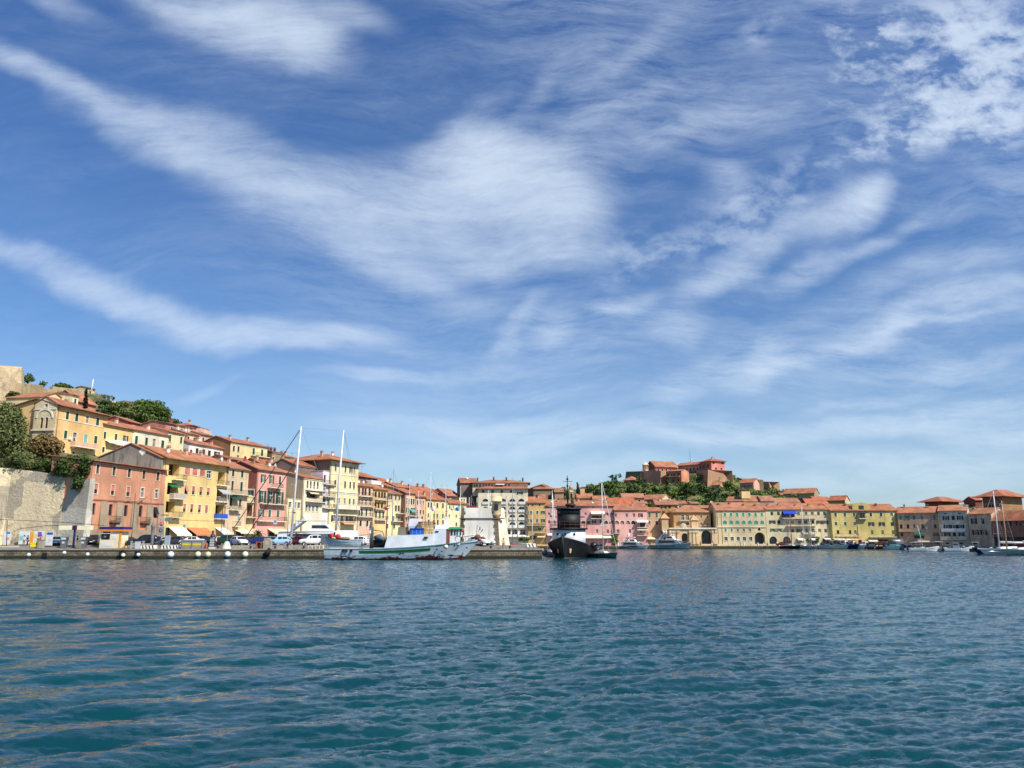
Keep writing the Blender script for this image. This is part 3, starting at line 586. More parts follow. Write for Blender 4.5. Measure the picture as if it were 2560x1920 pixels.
h.r='S2'; h.row([530,610,705,790,860],165,265,30,'s','gl'); h.row([520,605,690,785,845],470,580,50,'o','br'); h.band(350,470,.3,.5); h.band(80,470,.2)
h.bal(500,910,350,500,p=1.2,solid=CREAM); h.bal(630,860,575,630); h.r='U1'; h.awn(330,700,480,560,(225,170,130),p=1.5,xr=330); h.build().chim(2).dish(.55,.3)
h=H('town_house','tall bare grey brown party wall house with a roof terrace, behind the first tall mast','S1',(-20,770),470,212,224,GREYSHADE,base=12,depth=8,roof='gable',rh=1.6,over=.3,tile=(170,90,66)); h.row([440],730,800,60,'d','dk',sur=0).build().aerial(.3)
h=H('town_house','peach house with a covered top terrace and iron balconies, right of the ornate palazzo','S1',(1075,1130),1330,YF(897),YF(930),plaster((226,178,140),.2),depth=10,rh=1.6,over=.5,tile=(180,92,64))
h.row([1090,1160,1205,1275],1170,1290,36,'d','g',sur=0); h.bal(1080,1320,1310,1080)
h.r='S2'; h.row([955,1010,1075,1150],190,290,34,'g','g',sur=0); h.bal(935,1220,310,935); h.row([955,1000,1080,1150],355,480,32,'s','g'); h.bal(900,1180,490,900); h.row([980,1095],560,660,40,'d','dk'); h.build().dish(.2,.1).dish(.5,.1)
h=H('town_house','deep roofed house behind the peach one with a white balustraded attic terrace','S1',(1075,960),1400,238,250,plaster((120,80,66),.3),base=13,depth=8,rh=1.6,tile=(176,84,60)); h.row([1250,1340],1000,1050,60,'g','g'); h.bal(1230,1440,1095,1230,p=1.4,solid=WHITE); h.build().aerial(.6).aerial(.8)
h=H('town_house','yellow house with four dark balcony doors behind the grey hauled net drum','S1',(1330,1190),1580,YF(931),YF(965),ORG,depth=10,rh=1.8,over=.5,tile=(184,98,68))
h.row([1380,1440,1490,1535],1240,1340,38,'d','g',sur=0); h.r='S2'; h.bal(1220,1420,195,1220,p=1.1); h.row([1240,1290,1350],245,350,34,'d','g',sur=0); h.bal(1200,1390,355,1200); h.row([1245,1310,1370],400,520,34,'s','gl',sur=1); h.bal(1215,1400,545,1215); h.build().dish(.8,.1,.5)
h=H('town_house','pale yellow house with small shutters behind the red and white flag','S1',(1570,1260),1815,YF(967),YF(1003),CRY,depth=9,rh=1.6,tile=(178,100,72),side=plaster((190,110,84),.3))
h.row([1600,1650,1725,1785],1300,1370,26,'s','br'); h.r='S2'; h.row([1455,1505,1585,1645],130,210,28,'s','gl'); h.row([1590,1640],300,400,34,'d','dk'); h.bal(1580,1700,435,1580,p=1.2); h.row([1440,1540,1640],480,570,40,'g','g'); h.bal(1500,1660,570,1500); h.row([1440,1560],620,700,34,'d'); h.build()
h=H('town_house','higher yellow house with one small window set back behind the four balcony doors','S1',(1560,1140),1690,252,258,ORG,base=14,depth=7,rh=1.4,tile=(184,92,64)); h.row([1610],1165,1200,22,'s','br').build()
h=H('town_house','left salmon house of a pair, with dark shutters and a laundry awning on its balcony','S3',(370,495),540,YF(1013),YF(1038),SALM,depth=9,rh=1.6,tile=(196,100,76),side=plaster((192,120,92),.3))  # end wall is the salmon plaster darkened as shade
h.row([395,437,475,512],590,695,26,'s','br'); h.row([390,430,470,505],750,840,26,'s','gl'); h.bal(405,535,890,405); h.row([390,425,470],915,980,28,'d'); h.awn(440,530,780,840,(90,150,150),p=1.0,xr=440); h.row([400,440,500],1030,1120,26,'d'); h.build()
h=H('town_house','right salmon house of a pair, with nine small green shutters','S3',(545,555),718,YF(1039),YF(1063),SALM,depth=9,rh=1.8,tile=(196,94,68))
h.row([578,635,682],625,705,24,'s','g'); h.row([573,630,682],790,860,24,'s','br'); h.row([575,660],900,985,30,'d'); h.build().chim(1,rgb=(200,120,95))
h=H('town_house','deep yellow house with olive shutters in two rows behind the fishing boat wheelhouse','S3',(722,600),1100,YF(1064),YF(1118),plaster((238,206,128),.15),depth=9,rh=1.8,tile=(192,100,70))
h.row([768,815,922,1018],660,750,30,'s','br'); h.row([765,865,920,1015],850,925,28,'s','gl'); h.row([770,865,930,1020],960,1060,28,'d'); h.pipe(870,700); h.build().chim(2)
h=H('town_house','pale lemon house with little green windows, beneath the blue flag','S3',(1102,672),1450,YF(1119),YF(1168),plaster((244,226,150),.12),depth=9,rh=1.4,tile=(190,100,72))
h.row([1135,1200,1355,1430],720,775,22,'s','g'); h.row([1130,1250,1350],870,930,30,'g','g'); h.row([1250],1010,1070,30,'s','g'); h.build()
h=H('town_house','small lemon roof room poking up beside the big cream hotel','S3',(1300,580),1425,294,296,plaster((244,226,160),.12),base=14,depth=5,roof='flat',cap=False); h.row([1340,1385],600,640,26,'g').build()
h=H('town_house','mustard attic house with a dark red disc under its eave, mid rooftops','S3',(900,490),1040,300,308,plaster((226,180,90),.3),base=13,depth=7,rh=1.5,tile=(170,80,60)); h.row([970],520,560,40,'d').build().aerial(.5)
h=H('town_house','rose attic house with a shaded balcony among the roofs left of the cream hotel','S3',(1085,540),1310,300,306,plaster((206,106,96),.2),base=13,depth=9,rh=2.6,tile=(196,118,96)); h.row([1115,1250],555,600,50,'d').build().aerial(.3,.5,1.5).aerial(.7,.5,1.5)
# hillside roofs in the gap between front row and upper row
def filler(i,r,L,R,Y,base,wall,roofc,rh=1.5,lab='',n=2,kind='s',depth=8,roof='gable',YR=None,z=(.9,2.3),extra=None,rz=.9,over=.5,cat='house',name='hillside_house',side=None):
    pl_=px(r,L[0])[0]; pr_=px(r,R)[0]
    h=H(name,lab,r,L,R,Y,YR or (Y*math.exp(.00075*(pr_-pl_)) if pl_<1150 else Y),wall,by=base,side=side,depth=depth,roof=roof,rh=rh,tile=roofc,over=over,cat=cat)
    if n: h.rowz(n,h.h-z[1]-.3,h.h-z[0],.9,kind=kind,col='g')
    h.build()
    return h
# --- upper row on the left hill ---
h=H('villa','orange yellow villa with turquoise shutters, highest in the row on the left hill','R1',(1010,770),1870,YH(146),YH(270),plaster((240,184,104),.15),by=1600,depth=11,rh=1.4,over=1.0,tile=(176,96,74))
h.row([1172,1337,1522,1705],890,1030,52,'s','g'); h.row([1140,1670],1220,1360,54,'s','g'); h.row([1298,1488],1255,1480,62,'s','lb',xr=1298); h.bal(1210,1620,1480,1210,p=1.3,solid=plaster((225,170,130),.2)); h.row([1105,1275,1460,1640],1560,1640,46,'d','br'); h.band(1010,1000,.15,.08); h.build().chim(1,[.35],rgb=(235,215,170))
h=H('villa','narrow stone fronted villa wing with a gothic twin arched window under a round gable','R1',(600,760),990,YH(146)+.5,YH(146)-.2,stone((226,206,170),(206,184,148),.8,key='ivory_stone',stf=.2),by=1500,depth=9,roof='gfront',rh=1.6,over=.2,tile=(176,96,74))
h.row([728,812],990,1180,44,'g','g',arch=1); h.row([805],750,820,50,'g'); h.band(855,620,.2,.12); h.band(1215,610,.3,.3)
a=h.hit(770,1000); m=MB()
for i in range(10):
    t0,t1=PI*i/10,PI*(i+1)/10; R0,R1=1.75,2.1; q=[(a[0]-R0*math.cos(t0),a[1]+R0*math.sin(t0)),(a[0]-R0*math.cos(t1),a[1]+R0*math.sin(t1)),(a[0]-R1*math.cos(t1),a[1]+R1*math.sin(t1)),(a[0]-R1*math.cos(t0),a[1]+R1*math.sin(t0))]
    m.hexa([(x,-.14,z) for x,z in q]+[(x,-.003,z) for x,z in q])
m.make('arch_moulding',CREAM,h.root); h.build()
h=H('villa','pale yellow windowless upper house with one dark awning, behind the orange yellow villa','R1',(700,640),1165,205,215,plaster((236,206,140),.2),by=900,depth=10,roof='gfront',rh=2.0,over=.3); h.row([1080],700,740,80,'s','g').build()
filler(0,'R1',(1260,600),1360,212,820,plaster((240,215,160),.2),(190,120,90),lab='slim cream tower house between the villa roof and the cypress',n=1,rh=.6)
filler(0,'R1',(1345,700),1660,216,900,plaster((200,120,90),.3),(206,118,92),rh=3.0,lab='house with a steep rose tiled roof right of the dark cypress',n=0)
filler(0,'R1',(430,600),620,215,720,plaster((230,205,130),.2),(196,128,96),rh=1.0,lab='small yellow house tucked under the fortress bastion',n=1)
h=H('town_house','deep yellow house with green shutters and two white awnings, second in the upper row','R3',(415,545),915,YH(260),YH(332),plaster((240,196,110),.15),by=1080,depth=9,rh=1.6,over=.6)
h.row([435,630,797],690,810,42,'s','g'); h.row([408,605],950,1040,44,'s','g'); h.bal(560,800,900,560,p=1.2,solid=WHITE); h.awn(430,560,830,880,(235,232,225),p=1.2,xr=430); h.build().dish(.2,.2,.6).chim(2,rgb=(225,200,170)).aerial(.15,.3,3)
h=H('town_house','long cream house with four tall green shutters, third in the upper row','R3',(918,640),1530,YH(333),YH(421),PALE,by=1130,depth=9,rh=1.6,over=.5,tile=(206,112,78))
h.row([980,1155,1290,1440],760,900,48,'s','g'); h.build().chim(1,rgb=(235,215,180)); 
filler(0,'R3',(820,500),1030,YH(325)+10,600,plaster((190,90,80),.3),(190,110,84),rh=1.4,lab='small red walled house with a white turret chimney at the foot of the big pine',n=1)
h=H('town_house','sand yellow house with two small green shutters right of the long cream house','R3',(1528,680),1800,YH(421),YH(460),plaster((232,200,140),.2),by=1060,depth=9,rh=1.2,over=.5); h.row([1560,1755],740,860,38,'s','g'); h.row([1545,1740],965,1010,32,'s','g'); h.build()
h=H('town_house','lilac white house with four dark windows under a long red roof in the upper row','R5',(-50,320),555,YH(460)+4,YH(561)+4,WHT,by=620,depth=9,rh=1.6,over=.5,tile=(190,100,76)); h.row([90,205,305,435],420,520,48,'s','dk'); h.build().chim(3,rgb=(200,150,120)).dish(.5,.3)
h=H('villa','rose pink villa with a balustraded terrace at the top of the left hill','R5',(20,30),250,YH(480)+35,YH(515)+40,plaster((228,140,128),.2),by=330,depth=9,roof='hip',rh=1.6,over=.8,tile=(196,96,76)); h.row([90,185],50,90,60,'d'); h.row([180,220],160,190,24,'d'); h.bal(60,380,120,60,p=1.6,solid=plaster((236,180,150),.1)); h.build().chim(1)
filler(0,'R3',(1480,530),1700,YH(425)+22,700,plaster((210,130,110),.3),(190,100,84),rh=.8,lab='low rose house with a red satellite dish right of the pine wood',n=1).dish(.3,-.05,.7,(150,60,60))
filler(0,'R3',(1700,570),1940,YH(455)+22,760,plaster((214,196,180),.3),(196,120,96),rh=.8,lab='small pale house with glazed porch beneath the rose pink villa',n=3,kind='g')
filler(0,'R3',(1800,700),2060,YH(470)+14,860,plaster((214,190,150),.3),(186,112,86),rh=1.2,lab='stone coloured house with jumbled chimneys below the rose pink villa',n=2,kind='d').chim(3,rgb=(230,215,190))
filler(0,'R3',(2060,720),2300,YH(500)+20,880,plaster((224,170,150),.3),(186,104,80),rh=1.2,lab='peach house stepping down the hill right under the villa terrace',n=2,kind='d')
h=H('town_house','long yellow house with a brown gable end and dark tile roof on the skyline','R5',(672,300),1305,YH(577),YH(669),plaster((240,216,140),.15),by=700,depth=11,rh=1.8,over=.5,side=plaster((150,110,70),.3),tile=(170,92,70))  # gable end colour holds its shade
h.row([725,805],375,470,34,'s','br'); h.row([1068,1215],420,530,38,'s','g',xr=1068); h.row([797,1215],540,575,34,'d',xr=797); h.bal(1010,1305,540,1010,p=1.2); h.band(380,910,.12); h.build().chim(2)
h=H('town_house','tan gabled house end on with a dark window, beside the long yellow skyline house','R5',(1385,480),1600,YH(680),YH(711),plaster((176,142,100),.3),by=680,depth=9,rh=.8,over=.3,tile=(180,96,72)); h.row([1405],570,610,34,'d'); h.build().chim(4,rgb=(120,70,60)).aerial(.5)
filler(0,'R5',(1600,560),1820,YH(712),690,plaster((240,216,150),.15),(186,100,76),rh=1.0,lab='small pale yellow house with three dark windows left of the tall party wall',n=3,kind='d').chim(2)
filler(0,'R5',(640,600),800,YH(580)-12,720,plaster((190,120,90),.3),(186,84,60),rh=1.2,lab='low tiled roof house below the brown gable end',n=0)
filler(0,'R5',(790,650),1100,YH(610)-14,760,plaster((200,140,110),.3),(190,90,66),rh=1.6,lab='broad red roof house between the long yellow house and the sand coloured house',n=2,kind='d').dish(.5,.1,.7,(160,40,40))
filler(0,'R5',(1200,690),1540,YH(655)-12,800,plaster((180,110,84),.3),(180,78,54),rh=1.8,lab='dark red roofed house behind the salmon pink house',n=0).chim(2,rgb=(210,190,170))
filler(0,'R5',(1550,710),1720,YH(705)-12,820,plaster((214,190,160),.3),(150,80,66),rh=1.2,lab='small cluttered house with satellite dishes under the tan gable',n=2,kind='d').dish(.3,-.05,.6).dish(.7,-.05,.6)
filler(0,'S1',(1400,1060),1660,262,1180,plaster((210,150,110),.3),(200,96,70),rh=1.6,lab='broad red tiled roof with white skylight above the yellow balcony house',n=0).dish(.6,-.05,.6)
filler(0,'S1',(1720,1150),1980,262,1260,plaster((170,110,84),.3),(176,96,70),rh=1.6,lab='brown walled house with a sloping roof behind the left salmon house',n=2,kind='d').chim(2,rgb=(230,190,140))
filler(0,'S3',(470,480),900,272,620,plaster((200,110,84),.3),(196,88,62),rh=2.4,lab='long bright red tiled roof behind the salmon and deep yellow houses',n=0).chim(3,rgb=(190,110,84))
# --- fortress and walls on the left ridge ---
STW=patchwall('fort_stone',(226,204,164),(182,160,124),(240,222,186),1.2); 
def wallblock(name,label,cat,pts,thick,mat,crenel=0,zb=None,batter=0,group=None):
    """pts: list of (px,py,Y) along the top edge; a solid wall that thick, leaning back by batter"""
    P=[at(*p) for p in pts]; n=len(P); root_z=min(p.z for p in P); z0=zb if zb is not None else root_z-14
    rows=[]
    for i,p in enumerate(P):
        a=P[max(i-1,0)]; b=P[min(i+1,n-1)]; d=Vector((b.x-a.x,b.y-a.y,0)).normalized(); nn=Vector((d.y,-d.x,0)); bb=nn*batter*(p.z-z0)
        f0=Vector((p.x,p.y,z0))+bb; b0=Vector((p.x,p.y,z0))-nn*thick; b1=Vector((p.x,p.y,p.z))-nn*thick
        rows.append([f0,p,b1,b0])
    c=Vector((P[0].x,P[0].y,z0)); m=MB(); m.grid([[q-c for q in r] for r in rows],0,False,True,True,True); o=m.make(name,mat,None,c); tag(o,label,cat,group); 
    if crenel:
        for i in range(n-1):
            a,b=P[i],P[i+1]; L=(b-a).length; k=max(1,int(L/crenel)); d=(b-a)/k; q=MB()
            nn=Vector((d.y,-d.x,0)).normalized()
            for j in range(k):
                s=a+d*(j+.12); e=a+d*(j+.80); 
                q.hexa([s-c,e-c,e-c-nn*thick*.6,s-c-nn*thick*.6]+[v-c+Vector((0,0,1.0)) for v in (s,e,e-nn*thick*.6,s-nn*thick*.6)])
            q.make('battlement',mat,o)
    return o
wallblock('fortress_bastion','huge pale stone bastion of the fortress at the top left corner of the hill','fortress',[(-160,905,205),(-12,913,210),(54,917,219),(60,925,250)],10,STW,zb=36,batter=.10)
TER+=[(-190,250,35),(-150,215,35),(-128,212,34),(-120,240,36)]
wallblock('fortress_wall','long crenellated grey stone rampart behind the villas','wall',[(58,966,250),(120,972,262),(210,982,275),(250,990,285)],2.5,stone((178,158,124),(158,138,108),1,key='rampart'),crenel=7,zb=40)
wallblock('rampart_tower','square grey rampart bastion with a flagpole platform right of the cypress','tower',[(212,982,262),(248,985,262),(258,1000,270)],8,stone((178,158,124),(158,138,108),1,key='rampart'),zb=36)
o=wallblock('ridge_wall','low sunlit yellow rampart running down the ridge to the big pine','wall',[(250,1000,290),(290,1003,300),(330,1016,310),(345,1012,312)],2,plaster((240,212,150),.25),zb=38,crenel=0)
TER+=[at(60,1000,255)[:],at(120,1010,266)[:],at(210,1030,279)[:],at(290,1040,300)[:],at(340,1040,312)[:],at(450,1075,300)[:]]
filler(0,'R3',(880,170),1100,305,260,plaster((236,206,140),.2),(196,150,110),rh=.5,lab='small flat roofed guard house on the ridge left of the big pine',n=1,kind='d',depth=6,name='guard_house')
filler(0,'R1',(1500,470),1640,262,560,plaster((226,196,140),.2),(196,160,120),rh=.4,lab='tiny guard hut beside the white pole on the rampart tower',n=1,kind='d',depth=4,name='guard_hut')
# old retaining wall
wallblock('retaining_wall','huge patched and stained stone retaining wall above the quay, topped by bushes','wall',[(-260,1120,136),(-40,1165,139.5),(30,1172,142),(88,1178,141.6),(165,1192,141)],5,patchwall('old_wall',(232,212,174),(184,172,150),(246,228,190)),zb=.9,batter=.05)
wallblock('retaining_wall','grey ragged stone retaining wall between the patched wall and the salmon house','wall',[(165,1193,141.2),(200,1205,140.2),(226,1196,139.3)],1,patchwall('ragged_wall',(186,178,162),(206,198,182),(226,218,200)),zb=.9,batter=.03)
TER+=[at(-40,1170,141)[:],at(60,1180,147)[:],at(165,1194,150)[:],at(225,1200,153)[:],(-95,150,at(120,1182,150).z),(-125,150,at(0,1165,145).z)]
# --- the far side of the harbour ---
YB=296
h=H('hotel','big cream hotel with rows of arched balconies and a grey end wall','V4',(535,520),1440,297,297,PALE,depth=16,roof='hip',rh=2.6,over=.9,side=GREYSHADE,tile=(190,98,72),cat='hotel')
h.row([635,805,970,1140],542,590,46,'s','g',xr=635,sur=0); h.r='S4'
h.row([545,690],480,525,52,'o','g',xr=545)
for y0,y1 in ((600,690),(735,825),(870,960),(1000,1090)):
    h.row([95,240,400,560,715],y0,y1,108,'p','w',xr=715,sur=0,name='loggia',arch=1)
for i,x in enumerate((95,240,400,560,715)):
    for z in (690,825,960,1090): h.bal(x-54,x+54,z,715,p=.35,solid=WHITE,rail=.8)
h.row([480,600,740],1130,1220,100,'g','w',sur=0,xr=740); h.band(1100,430,.25,.7,WHITE); h.awn(430,850,1228,1262,(240,225,215),p=1.4,xr=850); h.build().chim(4,rgb=(150,90,75)).aerial(.7)
h=H('hotel_attic','glazed attic floor with terrace under the red roof of the cream hotel','V4',(445,415),1440,300,300,PALE,depth=12,base=22,roof='hip',rh=1.6,over=1.0,tile=(190,98,72),side=GREYSHADE,cat='attic')
h.row([480,520,580,640,690,740,800,880,960,1040,1100],430,500,34,'g','w',sur=0,xr=480); h.awn(860,1020,425,450,(245,245,240),p=1.6,xr=860); h.build().chim(4,rgb=(120,60,50)); 
filler(0,'V4',(230,410),520,303,900,GREYSHADE,(180,96,74),rh=2.2,lab='bare grey brown end block of the hotel with six small square windows',n=0,name='hotel_block',depth=14,YR=304).dish(.5,.3)
h=H('town_house','ochre house with green shutters and a rooftop of plain tiles right of the hotel','S4',(815,665),1130,YB,YB,plaster((226,176,96),.2),depth=10,rh=2.2,over=.5)
h.row([830,910,1030],690,730,30,'s','rd',xr=910); h.row([825,885,990,1090],810,865,34,'s','g',xr=825); h.row([825,885,988,1090],950,1010,34,'ssso','g',xr=825); h.bal(800,1135,1055,800,p=1.2,solid=plaster((150,120,70),.3),rail=.5); h.row([1030],1095,1150,60,'g','g'); h.bal(960,1140,1185,960,p=1.1); h.awn(990,1130,1240,1270,(228,205,160),p=1.4,xr=990); h.door(860,960,1240,1310); h.build().chim(1)
h=H('town_house','long pink house with awninged balcony behind the black tugboat','S5',(168,650),1345,YB,YB,PNK,depth=11,rh=2.0,over=.5,tile=(186,104,78))
h.row([270],655,690,200,'p','rd',sur=0,name='loggia'); h.row([225,855,1220,1310],770,815,38,'ggog','br',xr=855,sur=0)
h.row([228,325,1005,1110],905,955,34,'s','br',xr=1005,sur=0); h.row([820,905,1210,1300],910,965,68,'g','w',arch=1,xr=905); h.row([250,1055,1240],1060,1125,38,'g','g',xr=1240,sur=0); h.row([710,790,990,1300],655,690,36,'g','br',xr=710,sur=0)
h.bal(950,1180,870,950,p=1.3); h.awn(945,1185,748,800,(240,230,200),p=1.5,xr=945); h.row([1065],830,868,190,'d','dk',sur=0); h.bal(1170,1345,1145,1170,p=1.0)
h.awn(830,1290,1160,1215,(240,230,200),p=2.2,xr=830); h.awn(195,320,1130,1170,(240,232,222),p=1.8,xr=195); h.pipe(1340,900); h.build().chim(3).dish(.7,.1).dish(.1,.2)
h=H('town_house','shorter pink house with six blind arches behind the motor yacht','S7',(380,240),950,YB-1,YB-1,plaster((240,166,150),.15),depth=10,rh=2.2,over=.4,tile=(190,104,78))
h.row([405,598,722,840],300,365,38,'gggo','br',sur=0); h.row([430,522,620,712],425,490,68,'vvvd','tan',arch=1,xr=430,sur=1); h.row([445,655,840],575,640,40,'g','g',sur=0); h.row([870],460,530,90,'p','dk',sur=0,name='loggia')
h.bal(380,480,640,380); h.bal(770,965,545,770,p=1.3,col=IRON); h.bal(770,965,680,770,p=1.2); h.awn(765,965,415,460,(240,230,200),p=1.5,xr=765); h.awn(775,960,565,595,(240,230,200),p=1.3,xr=775); h.build().chim(1,rgb=(236,160,148))
h=H('town_house','narrow apricot house with olive shutters right of the two pink houses','S7',(955,262),1185,YB,YB,plaster((220,164,116),.25),depth=9,rh=1.4,over=.4); h.row([990,1115],290,370,42,'s','gl'); h.row([990,1115],430,500,44,'gs','br',sur=1); h.awn(900,1080,710,750,(236,214,170),p=1.6,xr=960); h.build()
h=H('town_house','tall ochre house with green shutters and iron balcony rising behind the arched gateway','S7',(1100,145),1480,YB+16,YB+16,plaster((196,144,70),.4),depth=10,rh=2.0,over=.5,tile=(180,106,82),base=8)
h.row([1140,1240,1340,1455],165,215,48,'sosg','dk',sur=0); h.row([1235,1345],260,335,44,'s','dk',sur=0); h.bal(1180,1380,350,1180,p=1.0); h.build().chim(2)
h=H('town_house','ochre palace with white framed french windows above the arched sea gate','S7',(1395,285),2045,YB+4,YB+4,OCH,depth=11,roof='hip',rh=2.8,over=.6,tile=(202,126,84))
h.row([1565,1650],330,415,52,'g','w'); h.row([1775,1885,1998],330,385,40,'sgg','g'); h.row([1560,1655],455,505,56,'g','w'); h.row([1890,2003],455,515,42,'g','br'); h.bal(1500,1700,425,1500,p=1.0); h.build()
h=H('town_house','beige house with seven teal shutters over seven arched windows and a great archway','T1',(205,385),1058,YB,YB,TEALY,depth=13,rh=3.0,over=.4,tile=(192,112,88))
h.row([357,463,570,674,781,888,996],428,488,40,'s','t',xr=357); h.row([360,467,573,682,790,898,1003],560,625,66,'s','t',arch=1,xr=360); h.row([370,475,581,688,796],700,755,36,'ssggg','t',xr=370)
h.row([380,485,590,697,806],845,915,56,'g','g',xr=380,sur=1); h.window(h.span(872,1052,800)[0],h.span(872,1052,800)[1],.05,h.zrow(960,765),'p','dk',0,1,'archway'); h.band(675,270,.2,.25); h.row([952],690,735,46,'d','dk',arch=1); h.pipe(245,800); h.pipe(315,800)
h.build().chim(4,rgb=(150,90,66),hh=.6)
h=H('town_house','cream house with a deep blue awning on its top terrace','T1',(1062,370),2172,YB,YB,plaster((226,204,150),.3),depth=13,rh=2.4,over=.4,tile=(200,108,76))
h.row([1170,1284,1628,1760,1870,1975,2080],412,472,46,'ssgggss','g',xr=1170,sur=0); h.row([1455],400,505,220,'p','dk',sur=0,name='loggia'); h.awn(1350,1580,392,455,(20,60,190),p=1.5,xr=1350)
h.row([1180,1292,1440,1525,1650,1758,1878],560,618,54,'osgggss','dk',xr=1180,sur=0); h.row([1990,2095],562,622,50,'o','br',xr=1990,sur=0); h.row([1190,1300],700,755,48,'o','gl',xr=1190,sur=0); h.row([1530,1645,1770,1888,1995,2100],705,768,46,'dogggs','br',xr=1530,sur=0)
h.bal(1340,1930,520,1340,p=1.4,rail=1.0); h.bal(1420,1930,650,1420,p=1.3); h.bal(1700,1930,790,1700,p=1.0)
for x in (1195,1430,1895,2120): h.window(*h.span(x-65,x+65,880),.05,h.zrow(1195,835),'g','w',1,1,'shop_arch')
h.awn(1600,1720,865,905,(240,235,225),p=1.6,xr=1600); h.awn(1838,1955,868,905,(240,235,225),p=1.6,xr=1838); h.awn(2060,2170,862,892,(235,228,215),p=1.5,xr=2060); h.build().chim(5,hh=.5)
h=H('town_house','mustard yellow house with a round topped dormer and long iron balcony','T2',(520,522),1680,YB-1,YB-1,MUST,depth=12,rh=2.4,over=.5,tile=(190,100,70))
h.row([612,770,932],568,632,42,'s','g',xr=612); h.row([1220,1397,1580],568,632,44,'ssg','dk',xr=1220); h.row([1075],560,660,90,'g','dk',sur=0); h.bal(1000,1150,665,1000,p=1.1); h.awn(1000,1150,548,578,(60,50,45),p=1.2,xr=1000)
h.row([620,780,943],725,785,42,'s','g',xr=620); h.row([1230,1412,1590],728,795,52,'oos','dk',xr=1230,sur=0); h.row([655,863,955,1245,1425,1605],868,935,42,'ddgsss','gl',xr=655,sur=0)
h.bal(615,1000,965,615,p=1.0); h.bal(1190,1655,980,1190,p=1.2); h.row([1037],1035,1120,60,'d','rd'); h.row([1440],1025,1120,200,'p','rd',sur=0,name='shop_front'); h.door(1610,1660,1040,1140); h.row([1240],1050,1130,120,'g','w',sur=0)
h.awn(555,750,1008,1032,(242,236,215),p=2.0,xr=555); h.awn(800,975,1012,1040,(242,236,215),p=2.0,xr=800); h.awn(1160,1320,1025,1070,(210,200,185),p=1.6,xr=1160)
h.window(*h.span(560,960,1090),.05,h.zrow(560,1050),'p','br',0,0,'shop_front'); h.pipe(990,800); h.pipe(1665,800); h.build()
a=h.hit(1065,500); m=MB(); m.prism([(a[0]-3.2,-.5),(a[0]+3.2,-.5),(a[0]+3.2,1.6),(a[0]+2.2,2.3),(a[0],2.7),(a[0]-2.2,2.3),(a[0]-3.2,1.6)],.3,4,plane='xz'); o=m.make('dormer',MUST,h.rfo); o.location.z=h.h+.2
q=MB(); q.box((a[0]-.9,.2,.2),(a[0]+.9,.28,1.5)).make('dormer_window',GL,o); h.chim(2,hh=.9,rgb=(90,80,75))
h=H('town_house','dusty pink house with five bright green shutters in its top row','T3',(22,570),722,YB-2,YB-8,DUSTY,depth=10,rh=2.2,over=.4,tile=(212,116,84))
h.row([75,190,307,440,660],615,688,42,'s','t',xr=75,sur=0); h.row([87,205,312,455,675],768,840,42,'ddgss','g',xr=87,sur=0); h.bal(45,310,882,45,p=1.0); h.row([98,685],910,975,42,'s','br',xr=98,sur=0); h.awn(310,490,898,955,(0,90,66),p=1.5,xr=310); h.row([400],965,1010,170,'p','dk',sur=0,name='loggia'); h.row([120,440,690],1085,1140,60,'d','dk',xr=120,sur=0)
h.awn(320,770,1045,1080,(190,180,160),p=1.4,xr=320); h.build().chim(2)
h=H('town_house','grey white house with a white balustraded balcony, right of the dusty pink one','T3',(725,535),1225,YB-9,YB-14,GRW,depth=10,rh=2.0,over=.4,tile=(206,128,92))
h.row([858,985,1105],622,692,56,'oso','dk',xr=858,sur=0); h.row([880,1000,1115],775,838,60,'o','dk',xr=880,sur=0); h.row([885,1007,1130],912,975,52,'oso','dk',xr=885,sur=0); h.bal(790,1205,885,790,p=1.1,solid=WHITE,rail=.9); h.bal(775,1225,1025,775,p=1.0,solid=GRW); h.row([885,1125],1080,1150,60,'d','dk',xr=885,sur=0); h.row([853,1097],570,588,46,'d','dk',xr=853,sur=0); h.build().dish(.9,.2,.6)
h=H('town_house','dusty rose house with dark open shutters beside the overgrown bank','T3',(1242,590),1640,YB-15,YB-22,DUST2,depth=10,rh=2.0,over=.4,tile=(206,120,86))
h.row([1345,1495],665,760,50,'os','dk',sur=0,xr=1345); h.row([1375,1515],862,950,58,'o','dk',sur=0,xr=1375); h.row([1360],1060,1150,90,'d','dk',sur=0); h.build().dish(.1,.1,.5)
filler(0,'T3',(1460,545),1760,YB+2,800,plaster((216,160,130),.3),(214,146,120),rh=1.4,lab='peach side wing with a pale tiled roof behind the dusty rose house',n=0)
h=H('town_house','long low terracotta building with narrow windows on top of the dark overgrown wall','T3',(1640,700),2300,YB-22,YB-34,plaster((168,96,72),.4),by=830,depth=9,rh=3.2,over=.5,tile=(206,100,66),base=10); h.row([1740,1815,1975,2075,2150],710,790,30,'d','dk',xr=1740,sur=0); h.build()
wallblock('retaining_wall','dark overgrown stone quay wall behind the classic yacht at the right edge','wall',[(2474,1310,276),(2500,1316,272),(2620,1318,258)],7,stone((92,84,70),(70,66,56),.7,key='dark_wall',stain=(40,42,34)),zb=0,batter=.05)
